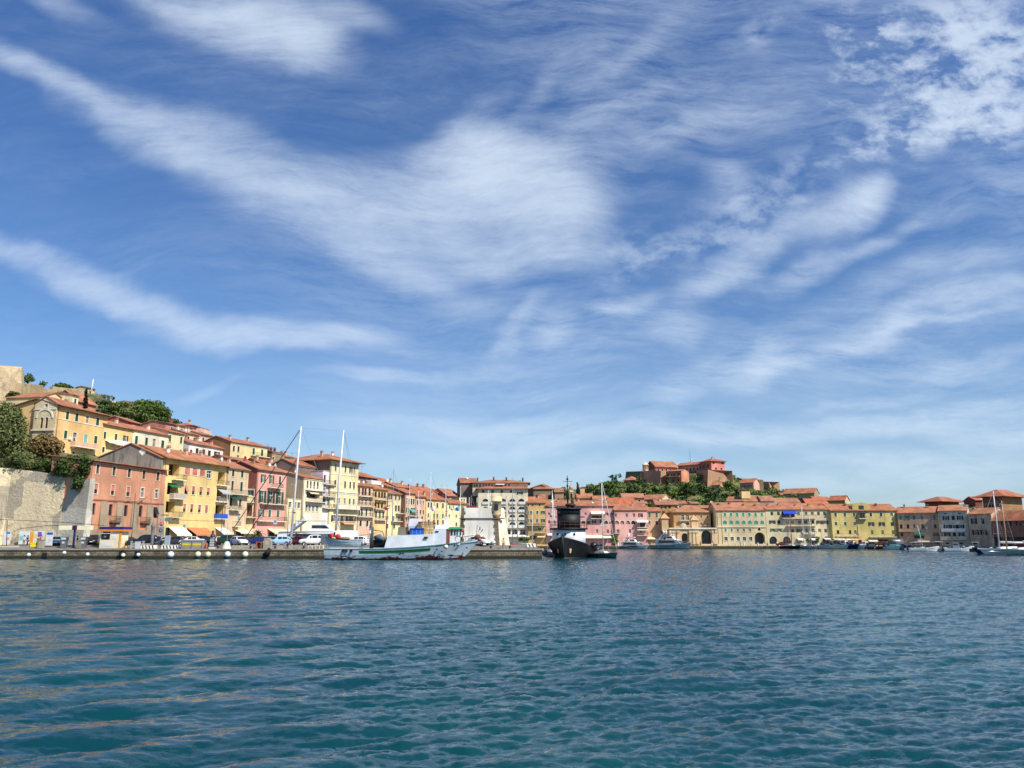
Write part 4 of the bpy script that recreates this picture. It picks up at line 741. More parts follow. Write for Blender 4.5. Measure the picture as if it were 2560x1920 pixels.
# --- arched sea gate ---
h=House('sea_gate','peach coloured arched sea gate with rusticated piers and two pyramid capped turrets','S7',(1330,585),2150,YB-3,YB-3,plaster((240,196,132),.4),depth=7,roof='flat',cap=False,cat='gate')
for a,b,y0 in ((1550,1660,640),(1890,2065,590)): q=h.span(a,b,700); h.window(q[0],q[1],.05,h.zrow(1600,y0),'p','dk',1,1,'archway')
h.band(560,1400,.5,.5)
for i,x in enumerate((1360,1420,1490,1700,1760,1820,2095,2140)):
    a=h.hit(x,700)[0]; m=MB(); m.box((a-.45,-.35,0),(a+.45,-.003,h.h-1.0)); m.box((a-.6,-.5,h.h-1.0),(a+.6,-.003,h.h-.3)); m.make('pilaster',plaster((244,204,146),.3),h.root)
for x in (1268,1782):
    a=h.hit(x,500)[0]; z0=h.h-.2; hh_=4.2 if x<1500 else 3.6; m=MB(); m.box((a-1.2,.3,z0),(a+1.2,2.7,z0+hh_)); m.box((a-1.5,0,z0+hh_),(a+1.5,3.0,z0+hh_+.25)); b=[(a-1.5,0,z0+hh_+.25),(a+1.5,0,z0+hh_+.25),(a+1.5,3,z0+hh_+.25),(a-1.5,3,z0+hh_+.25)]
    for i in range(4): m.poly([b[i],b[(i+1)%4],(a,1.5,z0+hh_+2.0)],1)
    m.make('turret',[plaster((240,190,130),.3),paint((226,160,120),.8)],h.root)
a=h.hit(1580,500)[0]; MB().lathe((a,.2,h.h+1.2),[(0,-.12),(1.0,-.1),(1.15,0),(1.15,.3),(0,.3)],0,20,'y').make('clock_face',[plaster((200,180,140),.3)],h.root); MB().box((a-2.4,.4,h.h+.22),(a+2.4,1.2,h.h+.9)).make('clock_base',plaster((226,190,140),.3),h.root)
h.build()
# --- houses and fortress on the right hill ---
F=filler
hc=F(0,'S4',(925,435),1275,325,600,plaster((150,126,94),.4),(168,104,80),rh=2.6,lab='large brown church hall with three tall windows behind the ochre house',n=0,YR=325,depth=14,roof='hip',name='church')
hh=House('church_annex','shaded brown church side wing left of the three tall windows','S4',(815,440),925,338,325.5,plaster((128,100,80),.4),by=600,depth=6,rh=1.2,tile=(168,104,80)); hh.build()  # darker brown paints in the shade on the church's left face
for x in (.2,.5,.8):
    L_=hc.L; m=MB(); m.box((L_*x-.75,-.04,hc.h-5.6),(L_*x+.75,-.003,hc.h-2.4),1); m.box((L_*x-.9,-.07,hc.h-5.8),(L_*x+.9,-.003,hc.h-5.61),0); m.make('window',[CREAM,DARK],hc.root)
F(0,'S4',(1290,480),1445,322,600,plaster((176,136,104),.4),(160,108,84),rh=1.6,lab='stone coloured house with a faded roof between the church hall and bell tower',n=0,depth=9)
F(0,'S4',(1140,650),1400,306,700,plaster((150,130,110),.4),(170,150,130),rh=.8,lab='flat grey roofed back house above the pink house',n=0,roof='gable',depth=7)
F(0,'S4',(1030,580),1130,312,640,plaster((190,110,84),.4),(178,84,60),rh=1.4,lab='dark red roof right below the church hall',n=1,kind='d')
# bell tower
h=House('bell_tower','slender cream bell tower with an arched opening rising behind the pink house','S4',(1545,440),1612,330,330,plaster((200,156,108),.3),by=660,depth=4,roof='flat',cap=False,cat='bell tower'); q=h.span(1560,1597,540); h.window(q[0],q[1],h.zrow(1575,590),h.zrow(1575,500),'p','dk',1,1,'bell_opening'); h.band(475,1545,.3,.25); h.band(605,1545,.3,.25)
m=MB(); m.lathe((h.L/2,2,h.h),[(.85,0),(.85,.5),(1.0,.6),(.7,1.3),(.3,2.0),(0,2.3)],0,12); m.tube([(h.L/2,2,h.h+2.2),(h.L/2,2,h.h+3.4)],.06); m.make('cupola',plaster((206,164,116),.3),h.root); h.build()
F(0,'S5',(712,515),985,322,570,plaster((206,168,128),.35),(190,104,76),rh=1.8,lab='tan house with a squat square roof turret below the umbrella pines',n=4,kind='d').chim(1,hh=2.4,w=1.8,rgb=(220,160,110))
F(0,'S5',(985,545),1250,318,620,plaster((210,180,130),.35),(196,116,86),rh=1.6,lab='pale ochre house with three roof levels behind the white mast beside the tug',n=3,kind='d')
F(0,'S5',(1150,590),1260,326,640,plaster((200,170,140),.35),(176,120,96),rh=1.2,lab='grey ochre gable between the pale ochre house and the vivid red roof',n=0)
F(0,'S5',(440,600),740,312,650,plaster((206,150,120),.4),(190,120,90),rh=1.0,lab='row of low faded roofs directly behind the black tugboat wheelhouse',n=0)
F(0,'S6',(98,650),402,312,700,plaster((170,130,100),.3),(214,80,48),rh=2.6,lab='wide vivid red tiled roof above the two pink houses',n=2,kind='d')
F(0,'S6',(255,570),510,335,640,plaster((210,140,110),.3),(206,130,104),rh=1.8,lab='long salmon house with two roof steps below the fortress pines',n=3,kind='d')
F(0,'S6',(485,592),712,342,640,plaster((150,96,76),.3),(198,118,92),rh=2.0,lab='long brown terrace with a sunlit cream gable at its right end',n=3,kind='d',YR=337,depth=9,side=plaster((240,200,150),.2))  # right gable coloured pale for the sun on it
F(0,'S6',(400,640),545,318,700,plaster((210,158,112),.3),(206,130,104),rh=.8,lab='plain apricot house left of the tall ochre house',n=0)
F(0,'S6',(880,640),1000,325,690,plaster((236,212,160),.3),(186,84,60),rh=1.2,lab='small cream house with a red roof at the foot of the wooded slope',n=2,kind='d')
F(0,'S6',(1048,640),1138,330,690,plaster((200,150,130),.3),(176,110,90),rh=.8,lab='tiny rose cube house at the foot of the wooded slope',n=1,kind='d')
F(0,'S6',(1010,690),1370,312,720,plaster((190,140,110),.3),(176,110,84),rh=1.0,lab='line of brown tiled sheds in front of the wooded slope',n=0)
F(0,'T1',(130,290),235,322,345,plaster((226,190,160),.3),(160,96,76),rh=.7,lab='little peach porch house with a white dish by the wooded slope',n=2,kind='d').dish(.1,.1,.6)
F(0,'T1',(395,225),680,325,345,plaster((214,184,130),.3),(176,108,80),rh=1.8,lab='tan house with a hipped left end behind the teal shuttered house',n=4,kind='s',YR=322)
F(0,'T1',(680,225),985,322,345,plaster((206,176,124),.3),(176,108,80),rh=2.4,lab='ochre house with a block shaped yellow roof room, right of the hipped tan house',n=3,kind='d',YR=322).chim(1,[.2],hh=2.6,w=3.4,rgb=(236,204,130))
F(0,'T1',(992,218),1215,320,345,plaster((206,204,198),.35),(180,116,92),rh=2.0,lab='whitish house with two dark windows on the slope behind the cream one',n=3,kind='d')
F(0,'T1',(1232,255),1450,320,345,plaster((196,170,120),.35),(176,112,88),rh=2.0,lab='ochre grey house with faded roof right of the whitish house',n=4,kind='d')
F(0,'T1',(1450,248),1662,321,345,plaster((206,186,150),.35),(176,120,100),rh=1.8,lab='stone grey house with three dark windows, right neighbour of the ochre grey one',n=4,kind='d')
F(0,'T1',(1370,98),1905,388,215,plaster((168,142,104),.4),(186,104,76),rh=2.4,lab='big plain tan barrack house standing alone on the skyline right of the fortress',n=3,kind='d',YR=380,depth=9,z=(3.4,6.0))
F(0,'T1',(1330,120),1385,400,190,plaster((150,124,96),.4),(190,90,66),rh=1.2,lab='small low wing at the left end of the big tan barrack house',n=1,kind='d')
F(0,'T1',(1780,285),2155,318,345,plaster((120,50,40),.3),(220,92,60),rh=2.4,lab='dark red shed with a bright orange red roof below the tan barrack house',n=0)
F(0,'T2',(500,350),775,343,470,plaster((150,128,98),.4),(206,90,66),rh=1.8,lab='brown stone house with two windows behind the mustard yellow house',n=2,kind='d',YR=338.5,depth=5,z=(2.0,4.6),side=plaster((206,180,130),.2))  # lit right end put in as paler plaster
F(0,'T1',(1910,210),2190,350,270,plaster((150,128,98),.4),(206,90,66),rh=1.6,lab='left half of a red roofed terrace stepping down from the barrack house',n=0)
F(0,'T3',(500,385),770,332,520,plaster((150,84,62),.5),(190,92,68),rh=2.3,lab='brick red pavilion fort building with a wide pyramid roof, left of two',n=4,kind='d',roof='hip',over=2.2,depth=12,YR=326,name='fort_building',z=(2.0,4.2))
F(0,'T3',(1490,300),1825,303,610,plaster((140,84,58),.5),(186,84,62),rh=2.9,lab='large brick fort building with a wide pyramid roof at the right edge',n=5,kind='d',roof='hip',over=2.4,depth=14,YR=297,side=plaster((170,120,74),.4),name='fort_building',z=(2.6,5.4))  # right face lighter: sunlight carried by the plaster tone
F(0,'T3',(1365,345),1490,318,420,plaster((150,70,54),.4),(190,80,60),rh=1.4,lab='small red linking house between the two pyramid roofed fort buildings',n=0,name='fort_building')
F(0,'T3',(1100,430),1490,322,520,plaster((150,130,88),.5),(110,100,84),rh=.4,lab='low olive wall wing with four arches between the fort buildings',n=5,kind='d',roof='flat',name='fort_wing')
F(0,'T3',(320,490),500,335,540,plaster((160,110,86),.5),(110,90,80),rh=.4,lab='low rooftop wing with battlements left of the left pyramid roof',n=0,roof='flat',name='fort_wing')
# fortress on top of the hill
wallblock('fortress_bastion','low olive grey bastion at the left end of the hilltop fortress','fortress',[px('S6',300,272)+(452,),px('S6',505,266)+(440,)],14,FORTG,batter=.18)
wallblock('fortress_bastion','tall red brown bastion under the left part of the hilltop fortress','fortress',[px('S6',508,262)+(432,),px('S6',700,264)+(420,),px('S6',765,262)+(424,),px('S6',960,258)+(440,)],16,FORT,batter=.12,zb=24)
wallblock('fortress_bastion','shaded brick bastion with a sunlit prow under the highest fortress block','fortress',[px('S6',1050,258)+(448,),px('S6',1246,250)+(418,),px('S6',1420,290)+(424,),px('S6',1505,298)+(432,),px('S6',1550,350)+(440,)],16,FORT,batter=.12,zb=22)
wallblock('fortress_wall','grey brown curtain wall trailing off the right side of the hilltop fortress','wall',[px('S6',1520,352)+(432,),px('S6',1700,358)+(426,),px('S6',1880,366)+(430,)],4,FORTG,zb=24)
wallblock('fortress_bastion','rounded low bastion at the right tip of the hilltop fortress','fortress',[px('S6',1860,385)+(446,),px('S6',1945,390)+(440,),px('S6',1975,425)+(448,)],12,FORT,batter=.2,zb=28)
wallblock('fortress_wall','brick curtain wall linking the two tall bastions of the fortress','wall',[px('S6',925,262)+(440,),px('S6',1062,262)+(444,)],4,FORT,zb=26)
wallblock('terrace_wall','long grey garden terrace wall below the orange house','wall',[px('S6',535,470)+(385,),px('S6',820,462)+(380,)],1.5,FORTG,zb=18)
for p_ in [(320,400,440),(500,420,425),(760,430,412),(1000,425,405),(1246,440,402),(1500,430,410),(1600,510,400),(1860,515,420),(1980,480,440),(2080,530,430),(150,420,425),(0,430,410),(820,520,375),(1100,520,365),(1300,600,345),(1450,560,360),(900,600,348),(600,520,372),(300,500,372),(1700,560,360),(2000,560,400)]:
    q=px('S6',p_[0],p_[1]); TER.append(at(q[0],q[1],p_[2])[:])
for p_ in [(1300,1225,430),(1400,1220,420),(1250,1300,340),(1450,1260,350),(2250,1310,400),(2450,1300,380),(2100,1290,380)]: TER.append(at(*p_)[:])
h=H('fortress_house','long rose red fortress house with a shaded gable at its left end','S6',(632,205),890,440,445,plaster((206,112,96),.3),by=262,depth=9,rh=3.0,over=.9,tile=(190,112,84),side=plaster((150,74,60),.3),cat='fortress house'); h.rowz(5,h.h-3.2,h.h-1.4,1.2,kind='d'); h.rowz(6,1.0,2.4,1.1,kind='d'); h.build()  # left gable shade put into a darker plaster
h=H('fortress_house','long pink wing rising to the right with a row of small dark windows','S6',(893,203),1168,448,438,plaster((206,124,104),.3),by=268,depth=8,rh=1.6,over=.6,tile=(206,112,84),cat='fortress house'); h.rowz(12,h.h-3.4,h.h-1.8,1.2,kind='d'); h.rowz(4,.6,3.0,1.4,kind='d'); h.build()
h=H('fortress_house','square pink fortress block with a pyramid roof, highest of all','S6',(1280,150),1436,430,434,plaster((214,130,110),.3),by=285,depth=9,roof='hip',rh=2.2,over=1.0,tile=(196,88,66),side=plaster((180,104,86),.3),cat='fortress house'); h.row([1308,1408],162,184,22,'ss','dk',sur=0,xr=1308); h.row([1335,1398],226,248,20,'d','dk',sur=0,xr=1335); h.row([1350],265,278,26,'d','dk',arch=1,sur=0); h.build().chim(1)  # left face uses a shaded copy of the plaster
m=MB()
for k,y in enumerate((2.2,5.5,9)): m.box((-.04,y,h.h-3.4),(-.003,y+1.2,h.h-1.4)); m.box((-.04,y,h.h-9),(-.003,y+1.3,h.h-6.2))
m.make('side_windows',DARK,h.root)
h=H('fortress_house','bright orange house with a first floor balcony below the fortress walls','S6',(760,272),935,418,413,plaster((196,112,80),.3),by=425,depth=9.5,rh=1.0,over=.3,tile=(196,110,80),side=plaster((226,140,96),.25),cat='house'); h.row([783,842,903],296,326,26,'sos','br',sur=0,xr=783); h.row([842,903],362,392,20,'s','dk',sur=0,xr=842); h.bal(765,920,332,765,p=1.2); h.build()  # right side is the orange brightened as sunlit
h=H('fortress_house','pale pink house with a sunlit right end, far right on the fortress slope','S6',(1610,402),1768,408,404,plaster((206,140,120),.3),by=508,depth=9.5,rh=2.2,over=.5,tile=(200,84,60),side=plaster((236,160,130),.2),cat='house'); h.row([1650,1725],430,458,22,'o','gl',sur=0,xr=1650); h.build()  # sun on the right end painted in as lighter pink
h=H('fortress_house','small pink gabled cottage on the slope left of the far right pale pink house','S6',(1285,425),1385,400,398,plaster((200,120,104),.3),by=492,depth=5,rh=1.6,over=.4,tile=(200,100,76),side=plaster((240,140,110),.2),cat='cottage'); h.row([1345],440,465,24,'d','br',sur=1); h.build()  # brighter side plaster stands for sun on the right end
h=H('garden_pavilion','low pavilion with a tent shaped tiled roof at the left foot of the fortress','S6',(275,375),395,425,422,plaster((170,110,90),.3),by=432,depth=8,roof='hip',rh=2.4,over=.7,tile=(214,130,96),cat='pavilion'); h.build()
b=at(*px('S6',525,268),434); t=empty('watch_turret',b,0,'round grey watch turret with a domed cap on the bastion corner','turret'); z=(268-185)/4.608/2000*434
MB().lathe((0,0,0),[(1.6,-1),(1.6,z*.8),(1.9,z*.82),(1.9,z*.88)],0,12).make('turret_wall',STW,t); MB().lathe((0,0,z*.88),[(2.0,0),(1.2,.8),(.25,1.5),(0,1.9)],0,12).make('turret_cap',STW,t)
b=at(*px('S6',1040,165),450); t=empty('radio_mast',b,0,'thin radio mast with dishes on the long pink fortress wing','mast'); MB().tube([(0,0,-3),(0,0,4),(0,0,8)],[.15,.1,.04],0,5).make('pole',GREYM,t); MB().ball((.6,-.3,1.4),.5).ball((-.5,-.3,.8),.45).make('dish',WHITE,t)
b=at(*px('R1',1570,560),262); t=empty('flag_pole',b,0,'white pole standing on the grey rampart tower on the left ridge','pole'); MB().tube([(0,0,-2),(.4,0,4.5)],.16).make('pole',WHITE,t)
# --- terrain ---
def terrain():
    T=np.array([list(t)[:3] for t in TER]); T[:,2]-=.35
    x=np.arange(-430,520,3.0); y=np.arange(138,900,3.0); X,Y=np.meshgrid(x,y); num=np.zeros_like(X); den=np.zeros_like(X)
    extra=np.array([(-430,250,55),(-430,600,60),(-200,700,40),(100,700,12),(400,500,8),(500,320,8),(0,420,20),(-60,330,20),(-20,330,6),(200,700,10),(-250,400,60),(-430,140,40)],float); T=np.vstack([T,extra])
    for a in T:
        w=1/((X-a[0])**2+(Y-a[1])**2+9)**1.6; num+=w*a[2]; den+=w
    Z=num/den
    # shoreline: left facades, then the far front
    fx=np.interp(Y,[134,140,250,275,300],[-74,-73.6,-34,-24,-24]); inl=(Y<300)&(X<fx-7.5)
    fy=np.interp(X,[-30,145,165,300],[299,299,276,250]); inr=(X>=-30)&(Y>fy+3)
    inl&=(Y>143.2); ok=inl|inr|((Y>=300)&(X<-28)); Z=np.where(ok,Z,-4)
    n0,n1=X.shape; V=np.stack([X,Y,Z],-1).reshape(-1,3); idx=np.arange(n0*n1).reshape(n0,n1)
    Fc=np.stack([idx[:-1,:-1],idx[:-1,1:],idx[1:,1:],idx[1:,:-1]],-1).reshape(-1,4); keep=(Z.ravel()[Fc]>-3.9).any(1); Fc=Fc[keep]
    me=bpy.data.meshes.new('hill'); me.from_pydata(V.tolist(),[],Fc.tolist()); me.polygons.foreach_set('use_smooth',[True]*len(Fc))
    m,nt,b=newmat('hill_ground'); P=geopos(nt); c=mixc(nt,mapr(nt,noise(nt,P,.12,5,.65),.38,.62),lin((58,72,36)),lin((118,112,70))); c=mixc(nt,mapr(nt,noise(nt,P,.9,4),.5,.75,0,.6),c,lin((52,60,30))); nt.links.new(c,b.inputs['Base Color']); b.inputs['Roughness'].default_value=1
    me.materials.append(m); o=bpy.data.objects.new('hill',me); COL.objects.link(o); o['kind']='structure'
    def zf(xx,yy):
        w=1/((T[:,0]-xx)**2+(T[:,1]-yy)**2+9)**1.6; return float((w*T[:,2]).sum()/w.sum())
    return zf
GZ=terrain()
# --- quays ---
CONC=stone((172,164,148),(150,142,126),.5,key='quay_stone',stain=(96,86,70),stf=.7); 
mq,nt,b=newmat('quay_face'); P=geopos(nt); sp=nt.nodes.new('ShaderNodeSeparateXYZ'); nt.links.new(P,sp.inputs[0]); n_=noise(nt,P,.9,5,.7); n2_=noise(nt,mapping(nt,P,(.35,.35,3)),1,4,.7)
cb_=nt.nodes.new('ShaderNodeCombineXYZ'); nt.links.new(mathn(nt,'ADD',sp.outputs[0],sp.outputs[1]),cb_.inputs[0]); nt.links.new(sp.outputs[2],cb_.inputs[1])
br=nt.nodes.new('ShaderNodeTexBrick'); br.inputs['Scale'].default_value=.62; br.inputs['Mortar Size'].default_value=.02; br.inputs['Color1'].default_value=(1,1,1,1); br.inputs['Color2'].default_value=(.6,.58,.54,1); br.inputs['Mortar'].default_value=(.22,.2,.17,1); nt.links.new(cb_.outputs[0],br.inputs[0])
c=mixc(nt,mapr(nt,n_,.35,.7),lin((150,140,118)),lin((104,94,76))); c=mixc(nt,1,c,br.outputs[0],'MULTIPLY'); c=mixc(nt,mapr(nt,n2_,.5,.7,0,.5),c,lin((70,58,44)))
wl=mathn(nt,'ADD',sp.outputs[2],mathn(nt,'MULTIPLY',n_,.5)); c=mixc(nt,mapr(nt,wl,.95,.5),c,lin((44,42,24))); nt.links.new(c,b.inputs['Base Color']); b.inputs['Roughness'].default_value=.9; bump(nt,b,n_,.6,.1)
def slab(name,pts,z,mt,mf,cap=None,zb=-2.5):
    m=MB(); n=len(pts); b=0
    m.poly([(x,y,z) for x,y in pts],0)
    for i in range(n):
        a,c=pts[i],pts[(i+1)%n]; m.poly([(a[0],a[1],zb),(c[0],c[1],zb),(c[0],c[1],z),(a[0],a[1],z)],1)
    o=m.make(name,[mt,mf]); o['kind']='structure'; return o
ASP=stone((126,122,116),(108,104,98),.5,key='asphalt',stain=(84,80,74),stf=.4)
slab('quay',[(-260,134),(4.9,134),(4.9,152),(-50,152),(-6,262),(-6,289),(-420,289),(-420,134)],1.5,ASP,mq)
m=MB(); m.poly([(-260,135.2,1.505),(4.3,135.2,1.505),(4.3,138.8,2.15),(-260,138.8,2.15)]); m.poly([(-260,138.8,2.15),(4.3,138.8,2.15),(4.3,151.9,2.15),(-50,151.9,2.15),(-6.1,262,2.15),(-6.1,285,2.15),(-260,285,2.15)]); m.poly([(4.3,135.2,1.5),(4.3,151.9,1.5),(4.3,151.9,2.15),(4.3,138.8,2.15)]); m.poly([(4.3,151.9,1.5),(-50,151.9,1.5),(-50,151.9,2.15),(4.3,151.9,2.15)]); m.poly([(-50,151.9,1.5),(-6.1,262,1.5),(-6.1,262,2.15),(-50,151.9,2.15)]); o=m.make('street',ASP); o['kind']='structure'
slab('quay',[(-8,286),(135,286),(165,262),(300,240),(300,330),(-8,330)],.85,ASP,mq)
m=MB(); m.box((-260,133.86,1.38),(4.95,134.55,1.62)); m.box((4.4,134.55,1.38),(5.05,152,1.62)); o=m.make('quay_kerb',CONC); o['kind']='structure'
m=MB(); m.box((-8,285.9,.8),(135,286.5,.98)); o=m.make('quay_kerb',CONC); o['kind']='structure'
# --- foliage ---
LF={'pine':leafm((40,60,26),(100,120,52),'leaf_pine'),'dark':leafm((28,44,24),(74,94,46),'leaf_dark'),'olive':leafm((52,66,34),(122,128,74),'leaf_olive'),'mid':leafm((42,66,28),(116,138,58),'leaf_mid'),'brown':leafm((70,56,30),(140,118,70),'leaf_brown'),'cyp':leafm((12,22,14),(38,50,28),'leaf_cypress'),'palm':leafm((30,50,22),(90,112,50),'leaf_palm'),'ivy':leafm((30,46,20),(84,102,44),'leaf_ivy')}
BARK=paint((92,74,56),.9)
def leaves(blobs,size,dens,rng,flat=0,fill=.25):
    """leaf clump quads spread through a set of ellipsoids (x,y,z,rx,ry,rz)"""
    C=[];Nn=[]
    for (x,y,z,a,b,c) in blobs:
        area=4*PI*((a*b)**1.6/3+(a*c)**1.6/3+(b*c)**1.6/3)**(1/1.6); n=max(12,int(area/size**2*dens))
        d=rng.randn(n,3); d/=np.linalg.norm(d,axis=1)[:,None]; r=1-np.abs(rng.randn(n))*.14; inner=rng.rand(n)<fill; r=np.where(inner,rng.rand(n)**.5,r)
        # uneven outline
        r*=1+.16*np.sin(d[:,0]*5+x)*np.sin(d[:,1]*6+y)*1.0+.10*np.sin(d[:,2]*9+d[:,0]*7)
        C.append(d*r[:,None]*[a,b,c]+[x,y,z]); Nn.append(d)
    C=np.vstack(C); D=np.vstack(Nn)+rng.randn(len(C),3)*.75; D/=np.linalg.norm(D,axis=1)[:,None]
    U=np.cross(D,rng.randn(len(C),3)); U/=np.linalg.norm(U,axis=1)[:,None]; V=np.cross(D,U); s=size*(.5+rng.rand(len(C))*.7)[:,None]*.6
    k1=(.6+rng.rand(len(C))*.8)[:,None]
    P=np.stack([C-U*s*k1-V*s*.3,C+U*s*.2-V*s,C+U*s*k1+V*s*.25,C-U*s*.15+V*s],1)
    return P.reshape(-1,3)
def leafmesh(name,P,mat,parent=None):
    n=len(P)//4; me=bpy.data.meshes.new(name); me.vertices.add(len(P)); me.vertices.foreach_set('co',P.ravel()); me.loops.add(len(P)); me.loops.foreach_set('vertex_index',np.arange(len(P),dtype=np.int32))
    me.polygons.add(n); me.polygons.foreach_set('loop_start',np.arange(0,len(P),4,dtype=np.int32)); me.polygons.foreach_set('loop_total',np.full(n,4,dtype=np.int32)); me.update(calc_edges=True); me.materials.append(mat)
    o=bpy.data.objects.new(name,me); COL.objects.link(o); o.parent=parent; return o
tseed=[11]
def tree(name,label,cx,cy,Y,w,hh_,kind='round',leaf='pine',size=None,group=None,cat='tree',dens=1.1,th=None):
    """cx,cy = photo position of the crown centre, w,hh_ = crown size in photo pixels"""
    tseed[0]+=1; rng=np.random.RandomState(tseed[0]); k=Y/FP; W_=w*k/2; Hh=hh_*k/2; c=at(cx,cy,Y); gz=GZ(c.x,Y) if th is None else c.z-th
    gz=min(gz,c.z-Hh*.7); ro=empty(name,(c.x,Y,gz),0,label,cat,group); zc=c.z-gz; size=size or max(.22,min(.8,k*2.0)); bl=[]
    if kind=='round':
        n=9
        for i in range(n):
            a=2*PI*i/n+rng.rand(); r=.52*W_*(.5+rng.rand()*.6); bl.append((r*math.cos(a),r*math.sin(a)*.9,zc+Hh*(rng.rand()*1.1-.6),W_*(.36+.2*rng.rand()),W_*(.36+.2*rng.rand()),Hh*(.32+.2*rng.rand())))
        bl.append((0,0,zc+.2*Hh,W_*.6,W_*.6,Hh*.72))
    elif kind=='umbrella':
        for i in range(11):
            a=2*PI*i/11+rng.rand(); r=W_*(.25+.5*rng.rand()); bl.append((r*math.cos(a),r*math.sin(a),zc+Hh*(.35-.5*r/W_+.15*rng.randn()),W_*(.3+.15*rng.rand()),W_*.34,Hh*(.4+.15*rng.rand())))
        bl.append((0,0,zc+Hh*.35,W_*.55,W_*.55,Hh*.55))
    elif kind=='cypress':
        for i in range(7):
            f=i/6; bl.append((rng.randn()*.05*W_,0,zc-Hh+2*Hh*(f*.93+.03),W_*(1-.75*abs(f-.35)**1.2*1.2),W_*(1-.8*abs(f-.35)),Hh*.26))
    elif kind=='loose':
        for i in range(14):
            a=rng.rand()*2*PI; r=W_*(.3+.6*rng.rand()); bl.append((r*math.cos(a),r*math.sin(a)*.8,zc+Hh*(rng.rand()*1.7-.8),W_*(.24+.14*rng.rand()),W_*.3,Hh*(.2+.14*rng.rand())))
    leafmesh('crown',leaves(bl,size,dens,rng),LF[leaf],ro)
    m=MB(); tr=max(.12,W_*.07); top=zc+Hh*.2; m.tube([(0,0,-.6),(rng.randn()*.15,0,zc*.5),(rng.randn()*.2,0,top)],[tr*1.4,tr,tr*.45],0,7)
    for i in range(6):
        b_=bl[i%len(bl)]; m.tube([(0,0,max(.3,zc-Hh*(.7-.08*i))),(b_[0]*.5,b_[1]*.5,(zc-Hh*.6+b_[2])/2+.2),(b_[0]*.85,b_[1]*.85,b_[2])],[tr*.5,tr*.35,tr*.12],0,5)
    m.make('trunk',BARK,ro); return ro
# left hill
tree('broadleaf_tree','big leafy green tree at the left edge above the patched wall',25,1090,147,125,160,'round','olive',.34,th=5,dens=1.5)
tree('broadleaf_tree','brownish autumn tree in front of the gothic windowed villa',110,1125,147,100,95,'round','brown',.34,th=4,dens=1.3)
tree('broadleaf_tree','grey green tree filling the corner below the stone bastion',-10,1050,165,120,110,'round','olive',.36,th=6)
tree('evergreen_bush','dark dense bush overhanging the wall beside the salmon house',178,1166,141.8,92,62,'round','ivy',.3,th=1.5,cat='bush',dens=1.7)
tree('evergreen_bush','dark trailing bush draping down the ragged wall',196,1203,139.3,36,44,'round','ivy',.26,th=.2,cat='bush',dens=1.5)
tree('evergreen_bush','dark bush filling the corner against the salmon house wall',210,1164,139.4,40,56,'round','ivy',.28,th=1.6,cat='bush',dens=1.6)
tree('evergreen_bush','low dark bush behind the wall top under the autumn tree',110,1165,145,110,46,'round','ivy',.3,th=1.5,cat='bush')
tree('evergreen_bush','grassy clump on the wall top below the leafy tree',50,1150,143,90,50,'round','olive',.3,th=3,cat='bush')
tree('evergreen_bush','ivy clump hanging on the face of the stone bastion',30,990,208.5,34,28,'round','ivy',.4,th=3,cat='bush')
tree('evergreen_bush','ivy streak at the right corner of the stone bastion',56,1000,214,18,36,'round','ivy',.4,th=3,cat='bush')
tree('broadleaf_tree','dry grass coloured shrub between the bastion and the villa',60,1045,190,70,40,'round','brown',.4,th=4)
tree('broadleaf_tree','scrubby green tree under the bastion, left of the dry shrub',5,1030,185,80,50,'round','olive',.4,th=4)
for i_,(a_,b_,c_,d_,l_) in enumerate([(248,1040,50,40,'dark pine low on the slope right of the rose tiled roof'),(278,1028,56,40,'dark pine between the cypress and the pine wood'),(308,1040,60,44,'olive pine just left of the pine wood'),(262,1012,40,26,'small pine under the foot of the rampart tower'),(295,1014,44,24,'low pine right below the yellow ridge wall'),(330,1024,50,30,'bushy pine touching the end of the yellow ridge wall')]): tree('pine_tree',l_,a_,b_,238+i_*3,c_,d_,'round',['dark','pine','olive'][i_%3],.5,group='pine wood on the left hill',dens=1.2,th=3)
tree('pine_tree','left and tallest of the pines on the ridge behind the bastion',72,948,285,36,32,'round','pine',.6); tree('pine_tree','small pine right beside the tallest ridge pine',106,960,288,22,20,'round','pine',.6)
tree('pine_tree','flat topped wide pine on the ridge left of the cypress',155,966,288,48,18,'umbrella','pine',.6)
tree('cypress_tree','nearly black cypress spike behind the orange yellow villa',214,999,206,12,50,'cypress','cyp',.55,cat='cypress',dens=2.2)
for i,(a,b_,c_,d_,lf,lab) in enumerate([(345,1035,120,64,'pine','broad dark pine, centre of the pine wood on the left hill'),(395,1040,90,62,'pine','rounded pine at the right end of the pine wood'),(300,1045,90,52,'dark','dark pine at the left middle of the pine wood'),(262,1030,70,44,'dark','leftmost pine of the wood below the yellow rampart'),(375,1015,70,34,'mid','bright green pine top, highest of the pine wood'),(430,1062,50,36,'dark','low dark pine sloping down to the rose pink villa')]):
    tree('pine_tree',lab,a,b_,262+4*i,c_,d_,'round',lf,.55,group='pine wood on the left hill',dens=1.2)
